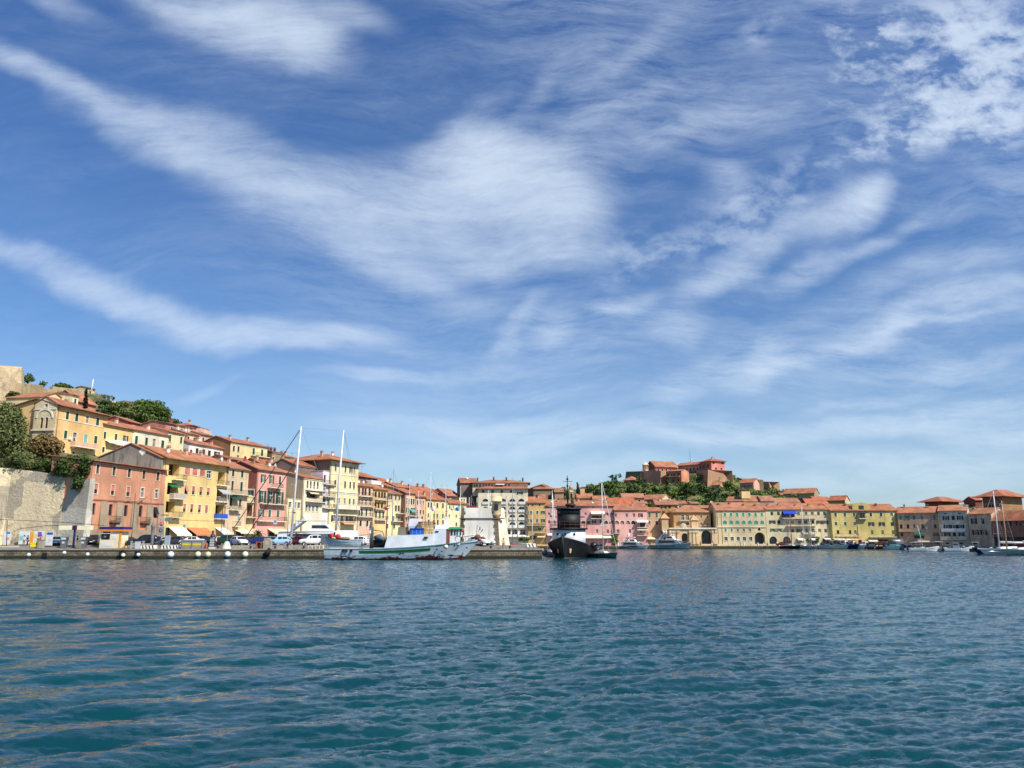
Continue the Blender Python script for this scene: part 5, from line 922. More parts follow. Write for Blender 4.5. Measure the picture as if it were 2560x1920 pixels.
# right hill
for a in [('umbrella pine in front of the fortress slope, widest',1520,1216,395,58,30,'umbrella','mid'),('umbrella pine left of the widest one',1478,1218,400,34,20,'umbrella','mid'),('tall loose crowned tree standing above the umbrella pines',1536,1197,405,32,24,'loose','dark'),('dark tree mass under the widest umbrella pine',1515,1234,380,74,26,'round','dark'),('dark tree right of the thin cypress behind the bell tower',1460,1230,385,40,30,'round','dark'),('dark green tree between church hall and bell tower',1410,1228,360,26,24,'round','dark'),('dark tree hugging the bell tower',1424,1240,350,20,24,'round','dark'),('round olive tree at the foot of the olive grey bastion',1600,1205,418,34,24,'round','dark'),('dark trees below the red brown bastion corner',1612,1222,408,30,28,'round','dark'),('dark fir shaped tree against the orange house',1668,1207,404,12,28,'cypress','dark'),('dark tree in the shade of the brick bastion',1753,1212,410,22,16,'round','dark'),('spreading tree right of the small pink cottage',1822,1213,410,36,24,'round','mid'),('grey green scrub tree below the far right pale pink house',1915,1238,400,50,24,'round','olive'),('thin grey tree at the right tip of the hill',1945,1234,420,24,18,'loose','olive'),('tree in front of the barrack house',1985,1248,360,26,30,'round','olive'),('tree between barrack house and orange red roof',2008,1256,350,24,28,'round','dark'),('dark tree behind the stone grey house',1930,1250,350,30,22,'round','dark')]:
    tree('broadleaf_tree',a[0],*a[1:6],kind=a[6],leaf=a[7],size=.75,dens=1.0)
tree('cypress_tree','thin dark cypress behind the house with the square roof turret',1444,1221,355,8,28,'cypress','cyp',.6,cat='cypress',dens=2.0)
for i,(a,b_,c_,d_) in enumerate([(1700,1232,60,30),(1740,1240,56,34),(1775,1250,50,40),(1720,1255,60,26),(1690,1250,40,22),(1760,1226,40,20),(1800,1262,40,24),(1745,1262,50,20),(1665,1225,30,18),(1640,1222,30,20),(1820,1240,40,18),(1716,1222,46,24),(1680,1238,44,26),(1730,1262,60,26),(1780,1238,46,24),(1660,1240,36,20),(1850,1228,36,20),(1880,1240,46,18),(1950,1252,44,20),(1610,1232,40,22),(1580,1225,40,24),(1850,1250,50,18)]):
    tree('broadleaf_tree',['round green tree of the wooded slope under the orange house','darker tree low in the wooded slope under the fortress'][i%2],a,b_,372-i,c_,d_,'round',['mid','olive','dark'][i%3],.75,group='trees of the wooded fortress slope',dens=1.0)
def scrub(name,label,region,n,lf,hmax,rng):
    bl=[]
    for i in range(n):
        f=rng.rand(); g=rng.rand(); q=px(region[0],region[1]+(region[2]-region[1])*f,0); Y=region[3]+(region[4]-region[3])*g; x=(q[0]-1280)/FP*Y
        z=GZ(x,Y); s=hmax*(.4+.6*rng.rand()); bl.append((x,Y,z+s*.2,s*1.3,s*1.3,s*.7))
    o=leafmesh(name,leaves(bl,.8,.7,rng),LF[lf]); tag(o,label,'scrub',kind='stuff')
rg_=np.random.RandomState(5)
scrub('hillside_scrub','low green scrub and hedges covering the fortress hill',('S6',100,2100,335,450),420,'mid',2.4,rg_)
scrub('hillside_scrub','dark evergreen scrub between the fortress hill houses',('S6',0,1500,330,410),120,'dark',2.4,rg_)
scrub('hillside_scrub','dry scrub on the left ridge below the ramparts',('R3',-1200,900,225,300),90,'olive',2.0,rg_)
# ---------- cars ----------
def QZ(Y): return 1.5+min(1,max(0,(Y-135.2)/3.6))*.65 if Y<200 else .85
def setmat(o,slot,mat):
    o.material_slots[slot].link='OBJECT'; o.material_slots[slot].material=mat
CARS={}
def car_proto(kind):
    # stations: x, half width, z belt, z roof (None = no roof)
    P={'hatch':(3.9,[(-1.95,.70,.85,None,.35),(-1.88,.80,.98,None,.3),(-1.70,.82,1.0,1.10,.3),(-1.35,.83,1.0,1.42,.22),(-.4,.84,.97,1.50,.2),(.35,.84,.94,1.44,.2),(1.0,.83,.90,.92,.22),(1.55,.80,.78,None,.25),(1.85,.72,.68,None,.3),(1.95,.62,.55,None,.36)]),
    'sedan':(4.5,[(-2.25,.68,.88,None,.38),(-2.15,.80,1.0,None,.3),(-1.6,.83,1.02,1.04,.25),(-1.0,.84,1.0,1.40,.2),(-.2,.85,.97,1.46,.2),(.45,.85,.94,1.38,.2),(1.15,.84,.90,.92,.22),(1.8,.82,.80,None,.25),(2.15,.74,.70,None,.3),(2.25,.62,.56,None,.36)]),
    'suv':(4.4,[(-2.2,.78,1.05,None,.42),(-2.12,.88,1.12,1.2,.36),(-1.85,.9,1.12,1.66,.3),(-.9,.91,1.1,1.76,.28),(.1,.91,1.08,1.74,.28),(.5,.91,1.06,1.60,.28),(1.05,.9,1.04,1.06,.3),(1.7,.88,.98,None,.32),(2.1,.82,.86,None,.36),(2.2,.72,.7,None,.4)]),
    'van':(5.6,[(-2.8,.95,1.2,2.35,.4),(-2.72,.98,1.25,2.45,.3),(-1,.99,1.25,2.5,.28),(.9,.99,1.25,2.48,.28),(1.35,.98,1.22,2.3,.28),(2.05,.96,1.15,1.2,.3),(2.5,.92,1.0,None,.32),(2.8,.8,.8,None,.38)])}[kind]
    L,st=P; body=MB(); gl=MB(); rows=[];
    for x,w,zb,zr,zl in st:
        zt=zr if zr and zr>zb+.05 else zb+.015; wi=w*(.80 if zr and zr>zb+.05 else .97)
        rows.append((x,w,zb,zt,wi,zl,bool(zr and zr>zb+.05)))
    R=[]
    for x,w,zb,zt,wi,zl,g in rows:
        R.append([(x,-w*.9,zl),(x,-w,zl+.18),(x,-w*1.01,(zl+zb)/2+.08),(x,-w*.97,zb),(x,-wi,zt),(x,0,zt+.03),(x,wi,zt),(x,w*.97,zb),(x,w*1.01,(zl+zb)/2+.08),(x,w,zl+.18),(x,w*.9,zl)])
    body.grid(R,0,True); body.poly(R[0][::-1],0); body.poly(R[-1],0)
    body.poly([(st[0][0],-.7,.28),(st[-1][0],-.7,.28),(st[-1][0],.7,.28),(st[0][0],.7,.28)],1)
    # glazing strips just proud of the body
    for i in range(len(rows)-1):
        a,b=rows[i],rows[i+1]
        if a[6] and b[6] and not (kind=='van' and b[0]<1.0):
            for s in (-1,1):
                def Q(r,f,x): return (x,s*((r[1]*.97)*(1-f)+r[4]*f+.012),r[2]*(1-f)+r[3]*f)
                xa=a[0]+.05; xb=b[0]-.05; pts=[Q(a,.12,xa),Q(b,.12,xb),Q(b,.86,xb),Q(a,.86,xa)]; gl.poly(pts if s<0 else pts[::-1])
        elif a[6]!=b[6]:   # windscreen / rear screen
            lo,hi=(a,b) if b[6] else (b,a); d=-.012 if b[6] else .012
            f0,f1=.12,.9; pts=[]
            for f,s in ((f0,-1),(f0,1),(f1,1),(f1,-1)):
                pts.append((lo[0]*(1-f)+hi[0]*f+d*2,s*.92*(lo[4]*(1-f)+hi[4]*f),lo[3]*(1-f)+hi[3]*f+.035))
            gl.poly(pts if not b[6] else pts[::-1])
    ro=empty('parked_car'); body.make('body',[WHITE,DARK],ro); gl.make('windows',GL,ro)
    wx=(st[0][0]+.75,st[-1][0]-.8)
    for x in wx:
        for s in (-1,1):
            w=st[4][1]; m=MB(); m.lathe((x,s*(w-.09),.32),[(.0,-.11*s),(.32,-.11*s),(.33,0),(.32,.11*s),(.2,.115*s)],0,14,'y'); wo=m.make('wheel',RUBBER,ro)
            MB().lathe((x,s*(w-.09),.32),[(.21,.118*s),(.17,.09*s),(.05,.125*s),(0,.125*s)],0,10,'y').make('rim',CHROME,wo)
    fx=st[-1][0]; w=st[-1][1]
    for s in (-1,1):
        MB().ball((fx-.12,s*w*.92,st[-1][2]+.02),.14,0,8,6,(.8,1,.55)).make('headlight',paint((235,238,240),.15),ro)
        MB().box((st[0][0]-.02,s*st[0][1]*.78-.1,st[0][2]-.22),(st[0][0]+.06,s*st[0][1]*.78+.1,st[0][2]-.02)).make('tail_light',paint((150,20,18),.3),ro)
    MB().box((fx+.0,-.25,st[-1][2]-.16),(fx+.03,.25,st[-1][2]-.05)).make('number_plate',WHITE,ro)
    CARS[kind]=ro; ro['used']=0; return ro
def copytree(o,parent=None):
    c=o.copy(); COL.objects.link(c); 
    if parent: c.parent=parent
    for ch in list(o.children): copytree(ch,c)
    return c
def car(kind,label,X,Y,rz,rgb,z=1.5,group='cars parked along the quay',cat='car',lower=None):
    z=QZ(Y) if z==1.5 else z
    p=CARS.get(kind) or car_proto(kind)
    if p['used']==0: o=p; p['used']=1
    else: o=copytree(p)
    o.location=(X,Y,z); o.rotation_euler=(0,0,math.radians(rz)); tag(o,label,cat,group)
    for c in o.children:
        if c.name.startswith('body'): setmat(c,0,paint(rgb,.25,0,.04))
    return o
def cpx(kind,label,p,Y,rz,rgb,**k): return car(kind,label,(p-1280)/FP*Y,Y,rz,rgb,**k)
cpx('hatch','silver blue hatchback nosing out beside the fuel pumps',160,139.5,-60,(120,150,170))
cpx('suv','black off-road car between the fuel kiosk and the second pump',252,141,-70,(25,28,32))
cpx('suv','black suv right behind the double armed street lamp',378,141,200,(24,26,34))
cpx('hatch','navy hatchback beside the closed grey parasol',408,142.5,-70,(26,42,62))
cpx('sedan','dark grey saloon behind the tall grey totem',452,141.5,195,(52,56,60))
cpx('sedan','light silver saloon behind the grey skip',493,142,190,(206,208,208))
cpx('hatch','black hatchback at the right end of the grey skip',524,143,200,(32,33,36))
cpx('suv','dark green off-road car with a pale canopy',578,143.5,180,(22,70,46))
cpx('hatch','white silver hatchback between the green off-road car and the blue one',611,140.5,-45,(222,226,230))
cpx('sedan','deep blue saloon left of the old stone pump housing',657,142,200,(24,32,96))
cpx('hatch','grey blue hatchback half hidden by the old stone pump housing',682,144,190,(110,130,140))
cpx('hatch','pale sky blue hatchback behind the first tall mast',712,142,185,(170,206,226))
cpx('sedan','dark red saloon between the sky blue and the white cars',757,143,160,(96,22,34))
cpx('suv','white suv right of the dark red saloon',789,141,200,(232,232,230))
cpx('sedan','charcoal saloon in front of the white van',812,143.5,185,(60,62,66))
cpx('van','big white van seen over the small wooden boat',862,144,180,(238,238,236),cat='van')
cpx('hatch','white hatchback seen behind the stern of the small wooden boat',900,140,175,(236,238,238))
cpx('hatch','left of two white cars parked beside the old bastion wall',1200,139,-38,(238,238,236),group='pair of white cars by the bastion')
cpx('sedan','right of two white cars parked beside the old bastion wall',1214,141,-30,(236,236,234),group='pair of white cars by the bastion')
# extra cars parked along the inner street
for i,(p,Y,c) in enumerate([(430,152,(180,184,186)),(470,156,(40,44,50)),(540,160,(130,36,36)),(640,152,(60,64,70)),(735,152,(150,154,158)),(560,150,(200,200,196)),(330,141.5,(70,74,80)),(310,140.5,(150,152,150))]):
    cpx(['sedan','hatch'][i%2],['pale silver saloon under the cream awning','near black hatchback under the terracotta awning','brick red saloon behind the striped menu stand','charcoal hatchback behind the palm tree','mid grey saloon behind the dark red one','off white hatchback behind the green off-road car','dark grey saloon right of the fuel kiosk','mid grey hatchback hidden behind the fuel kiosk'][i],p,Y,[185,200,170,190][i%4],c)
# ---------- scooters ----------
def scooter(label,p,Y,rz,rgb,z=1.5):
    z=QZ(Y)
    t=empty('scooter',((p-1280)/FP*Y,Y,z),math.radians(rz),label,'scooter','scooters parked on the quay')
    m=MB(); m.prism([(-.75,.45),(-.7,.8),(-.1,.85),(.0,.5),(.35,.42),(.5,.95),(.58,.95),(.55,.3),(.0,.25),(-.6,.3)],-.14,.14,plane='xz').make('body',paint(rgb,.3),t)
    MB().box((-.72,-.15,.8),(-.08,.15,.92)).make('seat',DARK,t)
    MB().tube([(.52,-.3,1.08),(.54,0,1.04),(.52,.3,1.08)],.025).tube([(.54,0,1.04),(.62,0,.3)],.03).make('handlebar',DARK,t)
    for x in (-.6,.66): MB().lathe((x,0,.24),[(.06,-.05),(.22,-.05),(.24,0),(.22,.05),(.06,.05)],0,12,'y').make('wheel',RUBBER,t)
scooter('black scooter parked right of the fuel kiosk',336,137.5,-60,(30,30,34)); scooter('black scooter beside the striped menu stand',532,137,-50,(28,28,32)); scooter('bright blue scooter in front of the white silver hatchback',590,138,-60,(20,50,160))
scooter('dark red scooter in front of the terracotta awning',560,139,-80,(80,20,24))
# ---------- people ----------
SKIN=paint((196,148,116),.6)
def skin_obj(name,verts,edges,radii,mat,parent,root=0):
    me=bpy.data.meshes.new(name); me.from_pydata(verts,edges,[]); me.materials.append(mat); o=bpy.data.objects.new(name,me); COL.objects.link(o); o.parent=parent
    sk=o.modifiers.new('skin','SKIN'); sk.use_smooth_shade=True; sd_=o.modifiers.new('sub','SUBSURF'); sd_.levels=1; sd_.render_levels=1
    for i,r in enumerate(radii): me.skin_vertices[0].data[i].radius=(r,r*.8) if not isinstance(r,tuple) else r
    me.skin_vertices[0].data[root].use_root=True; return o
def person(label,p,Y,rz,shirt,legs,z=1.5,pose='stand',hair=(50,36,26),long=True,seat=0,lean=0,step=.12,armf=.15):
    z=QZ(Y) if z==1.5 else z
    t=empty('person',((p-1280)/FP*Y,Y,z),math.radians(rz),label,'person')
    hz=.92 if pose!='sit' else seat+.1; f=lean
    if pose=='sit': kn=[(.13,-.45,hz),( -.13,-.45,hz)]; ft=[(.13,-.48,.06+max(0,seat-.5)),(-.13,-.48,.06+max(0,seat-.5))]
    else: kn=[(.10,-step*.6,.50),(-.10,step*.4,.50)]; ft=[(.11,-step,.06),(-.11,step,.06)]
    sh=hz+.50; V=[(0,0,hz),(0,-.02-f*.3,hz+.26),(0,-.03-f*.8,sh),(0,-.03-f,sh+.10),(0,-.05-f,sh+.20),(0,-.05-f,sh+.30),
      kn[0],ft[0],(ft[0][0],ft[0][1]-.16,.04+(ft[0][2]-.06)),kn[1],ft[1],(ft[1][0],ft[1][1]-.16,.04+(ft[1][2]-.06)),
      (.19,-.03-f*.8,sh-.02),(.25,-.06-f,sh-.30),(.24,-armf-f-.08,sh-.54),(.235,-armf-f-.12,sh-.63),(-.19,-.03-f*.8,sh-.02),(-.25,-.04-f,sh-.30),(-.24,-armf*.5-f-.06,sh-.54),(-.235,-armf*.5-f-.1,sh-.63),(.10,0,hz-.04),(-.10,0,hz-.04)]
    E=[(0,1),(1,2),(2,3),(3,4),(4,5),(0,20),(20,6),(6,7),(7,8),(0,21),(21,9),(9,10),(10,11),(2,12),(12,13),(13,14),(14,15),(2,16),(16,17),(17,18),(18,19)]
    Rr=[.13,.12,.14,.055,.095,.085,.068,.045,.04,.068,.045,.04,.055,.042,.034,.035,.055,.042,.034,.035,.09,.09]
    b=skin_obj('body',V,E,Rr,SKIN,t)
    # shirt and trousers follow the same skeleton, slightly larger
    sv=[V[0],V[1],V[2],V[12],V[13],V[16],V[17]]; se=[(0,1),(1,2),(2,3),(3,4),(2,5),(5,6)]; skin_obj('shirt',sv,se,[.15,.145,.165,.075,.06,.075,.06],paint(shirt,.85),t)
    if long: lv=[V[0],V[20],V[6],V[7],V[21],V[9],V[10]]; rr=[.15,.11,.085,.062,.11,.085,.062]
    else: lv=[V[0],V[20],V[6],None,V[21],V[9],None]; rr=[.15,.11,.09,.09,.11,.09,.09]
    if long: le=[(0,1),(1,2),(2,3),(0,4),(4,5),(5,6)]
    else: lv=[V[0],V[20],V[6],V[21],V[9]]; rr=[.15,.115,.095,.115,.095]; le=[(0,1),(1,2),(0,3),(3,4)]
    skin_obj('trousers',lv,le,rr,paint(legs,.85),t)
    hz_=sh+.25; MB().ball((0,-.03-f,hz_+.04),.115,0,12,8,(1,1.05,1.0)).make('hair',paint(hair,.9),t)
    m=MB(); m.ball((0,-.165-f,hz_-.02),.02,0,6,4); m.make('nose',SKIN,t)
    for sx in (-1,1): MB().box((sx*.035-.012,-.152-f,hz_+.01),(sx*.035+.012,-.14-f,hz_+.025)).make('eye',DARK,t)
    MB().box((-.025,-.146-f,hz_-.065),(.025,-.135-f,hz_-.055)).make('mouth',paint((140,70,60),.6),t)
    return t
person('person in a white top and grey trousers standing before the colourful mural',83,138.2,20,(225,225,228),(110,110,120),hair=(40,28,22))
person('person in a black tank top before the colourful mural',92,138,-30,(30,28,30),(40,36,40),hair=(60,40,26),step=.2)
person('person in a black shirt leaning on the yellow crate by the stone pillar',117,137.4,60,(28,30,34),(50,54,66),hair=(30,24,20),lean=.12)
person('person in a pale lilac shirt bending beside the white notice board',128,138.2,-40,(206,196,216),(70,76,96),lean=.2,armf=.3)
person('person in a dark vest and beige trousers between the two fuel pumps',213,137.6,100,(50,30,40),(206,180,150),hair=(40,30,22))
person('person in a white and red top beside the striped menu stand',555,136.8,-60,(232,228,226),(40,36,44),hair=(60,30,24),lean=.1)
person('person in a red shirt sitting on the stone block with a bag',736,135.6,-50,(190,40,44),(50,44,48),pose='sit',seat=.65,hair=(30,24,20))
person('person in a pale yellow shirt and shorts walking near the end of the pier',1259,135.4,10,(232,222,130),(110,120,90),long=False,hair=(60,44,30),step=.22)
for i,(p,sh,lg,lab) in enumerate([(1695,(220,220,220),(60,60,70),'far person in a white shirt beside the left gate arch'),(1742,(60,70,110),(40,40,44),'far person in navy beside the peach gate piers'),(1772,(180,60,50),(60,60,64),'far person in red before the right gate arch'),(1906,(226,226,222),(90,90,96),'far person in white inside the great archway'),(1930,(232,232,232),(200,190,180),'left far person in white at the first shop arch'),(1936,(236,236,236),(60,60,60),'right far person in white at the first shop arch'),(2240,(60,60,110),(40,40,40),'far person in dark blue at the dusty pink house'),(1840,(200,196,180),(70,70,80),'far person in beige on the promenade under the teal shutters')]):
    person(lab,p,288.5+i%3,i*50,sh,lg,z=.85)
# ---------- quay furniture ----------
def X_(p,Y): return (p-1280)/FP*Y
def Zy(y,Y,p=1280): return at(p,y,Y).z
# fuel kiosk
Y=136.2; t=empty('fuel_kiosk',(X_(295,Y),Y,QZ(Y)),0,'small cream fuel kiosk with a blue and orange fascia','kiosk'); W2=1.95
MB().box((-W2+.15,0,0),(W2-.25,2.6,2.75)).make('wall',plaster((240,222,176),.1),t)
MB().box((-W2,-.25,3.1),(W2+.2,2.8,3.5)).make('fascia',paint((34,30,110),.5),t); MB().box((-W2-.02,-.27,2.93),(W2+.22,2.82,3.1)).make('fascia_stripe',paint((226,110,50),.5),t); MB().box((-W2-.01,-.26,2.76),(W2+.21,2.81,2.93)).make('fascia_stripe',paint((236,150,60),.5),t)
MB().box((W2-.5,-.08,0),(W2-.2,-.003,2.75)).make('corner_panel',paint((236,160,50),.6),t)
o=MB().box((-1.55,-.06,1.45),(-.15,-.003,2.3)).make('window',GL,t); MB().box((-1.15,-.08,1.75),(-.75,-.062,2.05)).make('notice',WHITE,o); MB().box((-1.65,-.45,2.35),(.0,-.003,2.42)).make('window_hood',WHITE,t)
MB().box((.2,-.03,1.5),(.95,-.003,2.05)).make('notice',WHITE,t); MB().box((-1.5,-.03,.35),(.4,-.003,.95)).make('notice',WHITE,t); MB().box((-1.35,-.02,2.45),(-.1,-.004,2.7)).make('vent_panel',DARK,t)
# fuel canopy sign and pumps
Y=136.5; t=empty('fuel_canopy',(X_(205,Y),Y,QZ(Y)),0,'cream fuel station canopy beam on one dark blue post','canopy'); MB().box((-.12,-.12,0),(.12,.12,2.95)).make('post',paint((36,32,84),.5),t)
MB().box((-2.6,-.3,2.95),(-.32,.6,3.65)).box((.5,-.3,2.95),(2.75,.6,3.65)).make('sign_panel',paint((246,236,196),.5),t); MB().box((-.318,-.32,2.94),(.2,.62,3.66)).make('sign_centre',paint((30,26,86),.5),t); MB().box((.2,-.32,2.94),(.498,.62,3.66)).make('sign_centre',paint((120,20,60),.5),t)
for p in (182,229.5):
    t=empty('fuel_pump',(X_(p,136.3),136.3,QZ(136.3)),0,'grey fuel pump left of the canopy post' if p<200 else 'grey fuel pump between the canopy post and the kiosk','fuel pump','fuel pumps')
    MB().box((-.45,-.3,0),(.45,.3,1.25)).make('body',paint((110,112,116),.4),t); MB().box((-.52,-.32,1.25),(.52,.32,1.85)).make('head',paint((70,84,84),.4),t); MB().box((-.4,-.345,1.38),(.4,-.322,1.72)).make('display',paint((220,226,222),.3),t); MB().box((-.2,-.325,.75),(.2,-.303,1.05)).make('notice',WHITE,t); MB().tube([(.5,-.1,1.1),(.62,-.2,.7),(.6,-.2,.3),(.47,-.1,.5)],.03).make('hose',RUBBER,t)
def poster(name,label,p0,p1,y0,y1,Y,cols,cat='poster',legs=False):
    a,b=X_(p0,Y),X_(p1,Y); z0,z1=Zy(y1,Y),Zy(y0,Y); t=empty(name,((a+b)/2,Y,max(1.5,z0) if not legs else 1.5),0,label,cat); w=(b-a)/2; h=z1-z0; zz=z0-t.location.z
    MB().box((-w,-.04,zz),(w,.04,zz+h)).make('board',WHITE,t)
    for (u0,u1,v0,v1,c) in cols: MB().box((-w+2*w*u0,-.055,zz+h*v0),(-w+2*w*u1,-.042,zz+h*v1)).make('print',paint(c,.6),t)
    if legs: MB().box((-w,-.03,0),(-w+.06,.03,zz)).box((w-.06,-.03,0),(w,.03,zz)).make('leg',GREYM,t)
poster('notice_board','tall white notice board with a small blue picture, leftmost on the quay',31,48,1328,1359,139.3,[(.45,.95,.78,.96,(60,140,190)),(.45,.9,.3,.5,(226,160,130)),(.1,.4,.1,.7,(226,222,222))],'notice board',True)
poster('mural_board','wide colourful mural board with an orange door shape',70,131,1328,1361,140,[(.02,.3,.3,.62,(120,200,190)),(.05,.4,.7,.95,(226,226,232)),(.43,.58,.02,.96,(236,160,60)),(.6,.72,.5,.8,(220,206,120)),(.74,.9,.62,.95,(120,90,190)),(.62,.9,.08,.4,(226,220,180)),(.3,.4,.45,.6,(70,160,210)),(.85,.97,.3,.6,(210,90,110))],'mural',True)
poster('banner_stand','white banner stand with a blue top beside the fuel pumps',136,153,1330,1364,137.4,[(.1,.95,.8,.97,(30,90,180)),(.4,.85,.3,.5,(206,206,212))],'banner',False)
MB().box((-1.75,-.3,0),(1.75,.3,.45)).make('low_wall',paint((240,232,206),.7),None,(X_(48,137.5),137.5,1.5)); tag(bpy.context.scene.objects['low_wall'],'low cream bench wall in front of the leftmost notice board','bench')
def simple(name,label,cat,p,Y,fn,mats,rz=0,group=None,z=1.5):
    z=QZ(Y) if z==1.5 else z
    m=MB(); fn(m); o=m.make(name,mats,None,(X_(p,Y),Y,z),math.radians(rz)); return tag(o,label,cat,group)
simple('stone_pillar','square beige stone pillar at the quay edge before the mural','pillar',125.5,136.2,lambda m:(m.box((-.42,-.4,0),(.42,.4,1.3)),m.box((-.47,-.45,1.3),(.47,.45,1.42))),CONC)
simple('stone_pillar','beige stone pillar beside the person between the fuel pumps','pillar',219,136,lambda m:(m.box((-.35,-.35,0),(.35,.35,1.2)),m.box((-.4,-.4,1.2),(.4,.4,1.3))),CONC)
simple('yellow_crate','yellow crate standing against the stone pillar','crate',107,137.2,lambda m:(m.box((-.35,-.3,0),(.35,.3,.05)),m.box((-.35,-.3,.05),(-.3,.3,.75)),m.box((.3,-.3,.05),(.35,.3,.75)),m.box((-.3,-.3,.05),(.3,-.25,.75)),m.box((-.3,.25,.05),(.3,.3,.75))),paint((240,220,30),.5))
def lamp(label,p,Y,ytop,arms=2,rz=0,z=1.5):
    t=empty('street_lamp',(X_(p,Y),Y,QZ(Y)),rz,label,'street lamp'); h=Zy(ytop,Y)-z
    MB().tube([(0,0,0),(0,0,h*.1),(0,0,h*.12),(0,0,h)],[.13,.13,.07,.045],0,8).make('pole',IRON,t)
    for s in ((-1,1) if arms==2 else (1,)):
        pts=[(s*(.05+.85*math.sin(a)),0,h*.84+.55*(1-math.cos(a))*.8) for a in [i*.35 for i in range(5)]]+[(s*1.1,0,h*.84+.35),(s*1.12,0,h*.84+.1)]
        a=MB().tube(pts,.03).make('arm',IRON,t); MB().lathe((s*1.12,0,h*.84-.12),[(.0,.28),(.08,.25),(.3,.05),(.3,0),(0,-.02)],0,12).make('lamp_shade',IRON,a)
lamp('double armed iron street lamp in front of the salmon house',346,139.5,1243); lamp('single armed iron street lamp on the cream annex, left of the first tall mast',728,154,1275,1)
lamp('tall iron street lamp at the sand coloured house',565,147,1262,1); 
t=empty('closed_parasol',(X_(397,135.8),135.8,1.5),0,'tall folded grey parasol on the quay edge','parasol'); MB().tube([(0,0,0),(0,0,4.6)],.04).make('pole',GREYM,t); MB().lathe((0,0,0),[(.05,.7),(.28,1.0),(.24,2.4),(.30,3.6),(.42,3.75),(.16,4.3),(.03,4.9),(0,4.95)],0,10).make('canopy',paint((126,126,128),.85),t); MB().lathe((0,0,0),[(.5,0),(.5,.12),(0,.14)],0,12).make('base',CONC,t)
def stripes(label,p0,p1,Y):
    a,b=X_(p0,Y),X_(p1,Y); L=b-a; t=empty('concrete_barrier',((a+b)/2,Y,QZ(Y)),0,label,'barrier','striped concrete barriers'); MB().prism([(-.3,0),(.3,0),(.22,.25),(.14,.62),(-.14,.62),(-.22,.25)],-L/2,L/2).make('block',paint((228,222,206),.7),t)
    m=MB(); n=int(L/.55)
    for i in range(n): x=-L/2+.2+i*.55; m.hexa([(x+.22,-.315,.04),(x+.42,-.315,.04),(x+.42,-.3,.04),(x+.22,-.3,.04),(x-.02,-.16,.58),(x+.18,-.16,.58),(x+.18,-.14,.58),(x-.02,-.14,.58)])
    m.make('stripe',DARK,t)
stripes('black striped white barrier under the folded parasol',371,410,135.6); stripes('black striped white barrier right of the folded parasol',422,463,135.6); stripes('black striped white barrier near the end of the pier',1317,1338,137)
t=empty('skip',(X_(500,135.9),135.9,1.5),0,'grey steel skip with a yellow band on the quay edge','skip'); MB().hexa([(-1.75,-.8,.15),(1.75,-.8,.15),(1.75,.8,.15),(-1.75,.8,.15),(-1.8,-.85,1.4),(1.8,-.85,1.4),(1.8,.85,1.4),(-1.8,.85,1.4)]).box((-1.86,-.92,1.401),(1.86,.92,1.5)).make('tub',paint((150,148,140),.6),t); MB().box((-1.6,-.86,.62),(-.15,-.83,.95)).box((.15,-.86,.62),(1.6,-.86+.03,.95)).make('yellow_band',paint((226,196,50),.6),t); MB().box((-1.8,-.7,0),(1.8,.7,.149)).make('skid',paint((190,90,50),.7),t)
for x in (-1.75,-.04,1.67): MB().box((x,-.93,.15),(x+.08,-.852,1.4)).make('rib',GREYM,t)
t=empty('menu_stand',(X_(545,135.9),135.9,1.5),0,'dark and white striped figure shaped menu stand by the quay edge','stand'); MB().box((-.42,-.12,.35),(.42,.12,2.1)).make('panel',paint((36,46,66),.5),t)
for i in range(6): MB().box((-.36,-.14,.5+i*.27),(.36,-.122,.64+i*.27)).make('stripe',WHITE,t)
MB().lathe((0,0,2.1),[(.4,0),(.3,.35),(.16,.5),(.2,.75),(.14,.95),(0,1.0)],0,12).make('figure_top',paint((40,36,60),.5),t); MB().box((-.5,-.2,0),(.5,.2,.35)).make('base',paint((236,226,206),.7),t)
simple('orange_bollard','rusty orange gas bottle left of the striped menu stand','gas bottle',531,135.6,lambda m:m.lathe((0,0,0),[(0,0),(.2,0),(.22,.1),(.22,.75),(.15,.9),(.06,1.0),(0,1.05)],0,12),paint((170,80,40),.6))
simple('orange_bollard','small orange gas bottle right of the fuel kiosk','gas bottle',334,135.5,lambda m:m.lathe((0,0,0),[(0,0),(.17,0),(.18,.4),(.1,.5),(0,.55)],0,12),paint((236,160,40),.6))
for p,lab in ((347,'left of two grey posts right of the fuel kiosk'),(376,'right of two grey posts, beside the striped barrier')): simple('mooring_post',lab,'post',p,135.5,lambda m:(m.box((-.12,-.12,0),(.12,.12,1.15)),m.box((-.17,-.17,1.15),(.17,.17,1.3))),paint((170,170,172),.5),group='grey posts by the kiosk')
simple('meter_box','pale grey service cabinet between two grey posts','cabinet',363,135.6,lambda m:(m.box((-.38,-.2,0),(.38,.2,1.15)),m.box((-.42,-.24,1.15),(.42,.24,1.22))),paint((206,206,208),.5))
simple('service_totem','tall pale blue grey service totem behind the striped barrier','totem',434,136.6,lambda m:(m.box((-.35,-.2,0),(.25,.2,2.0)),m.box((.25,-.22,0),(.42,.22,2.05))),paint((168,178,192),.5))
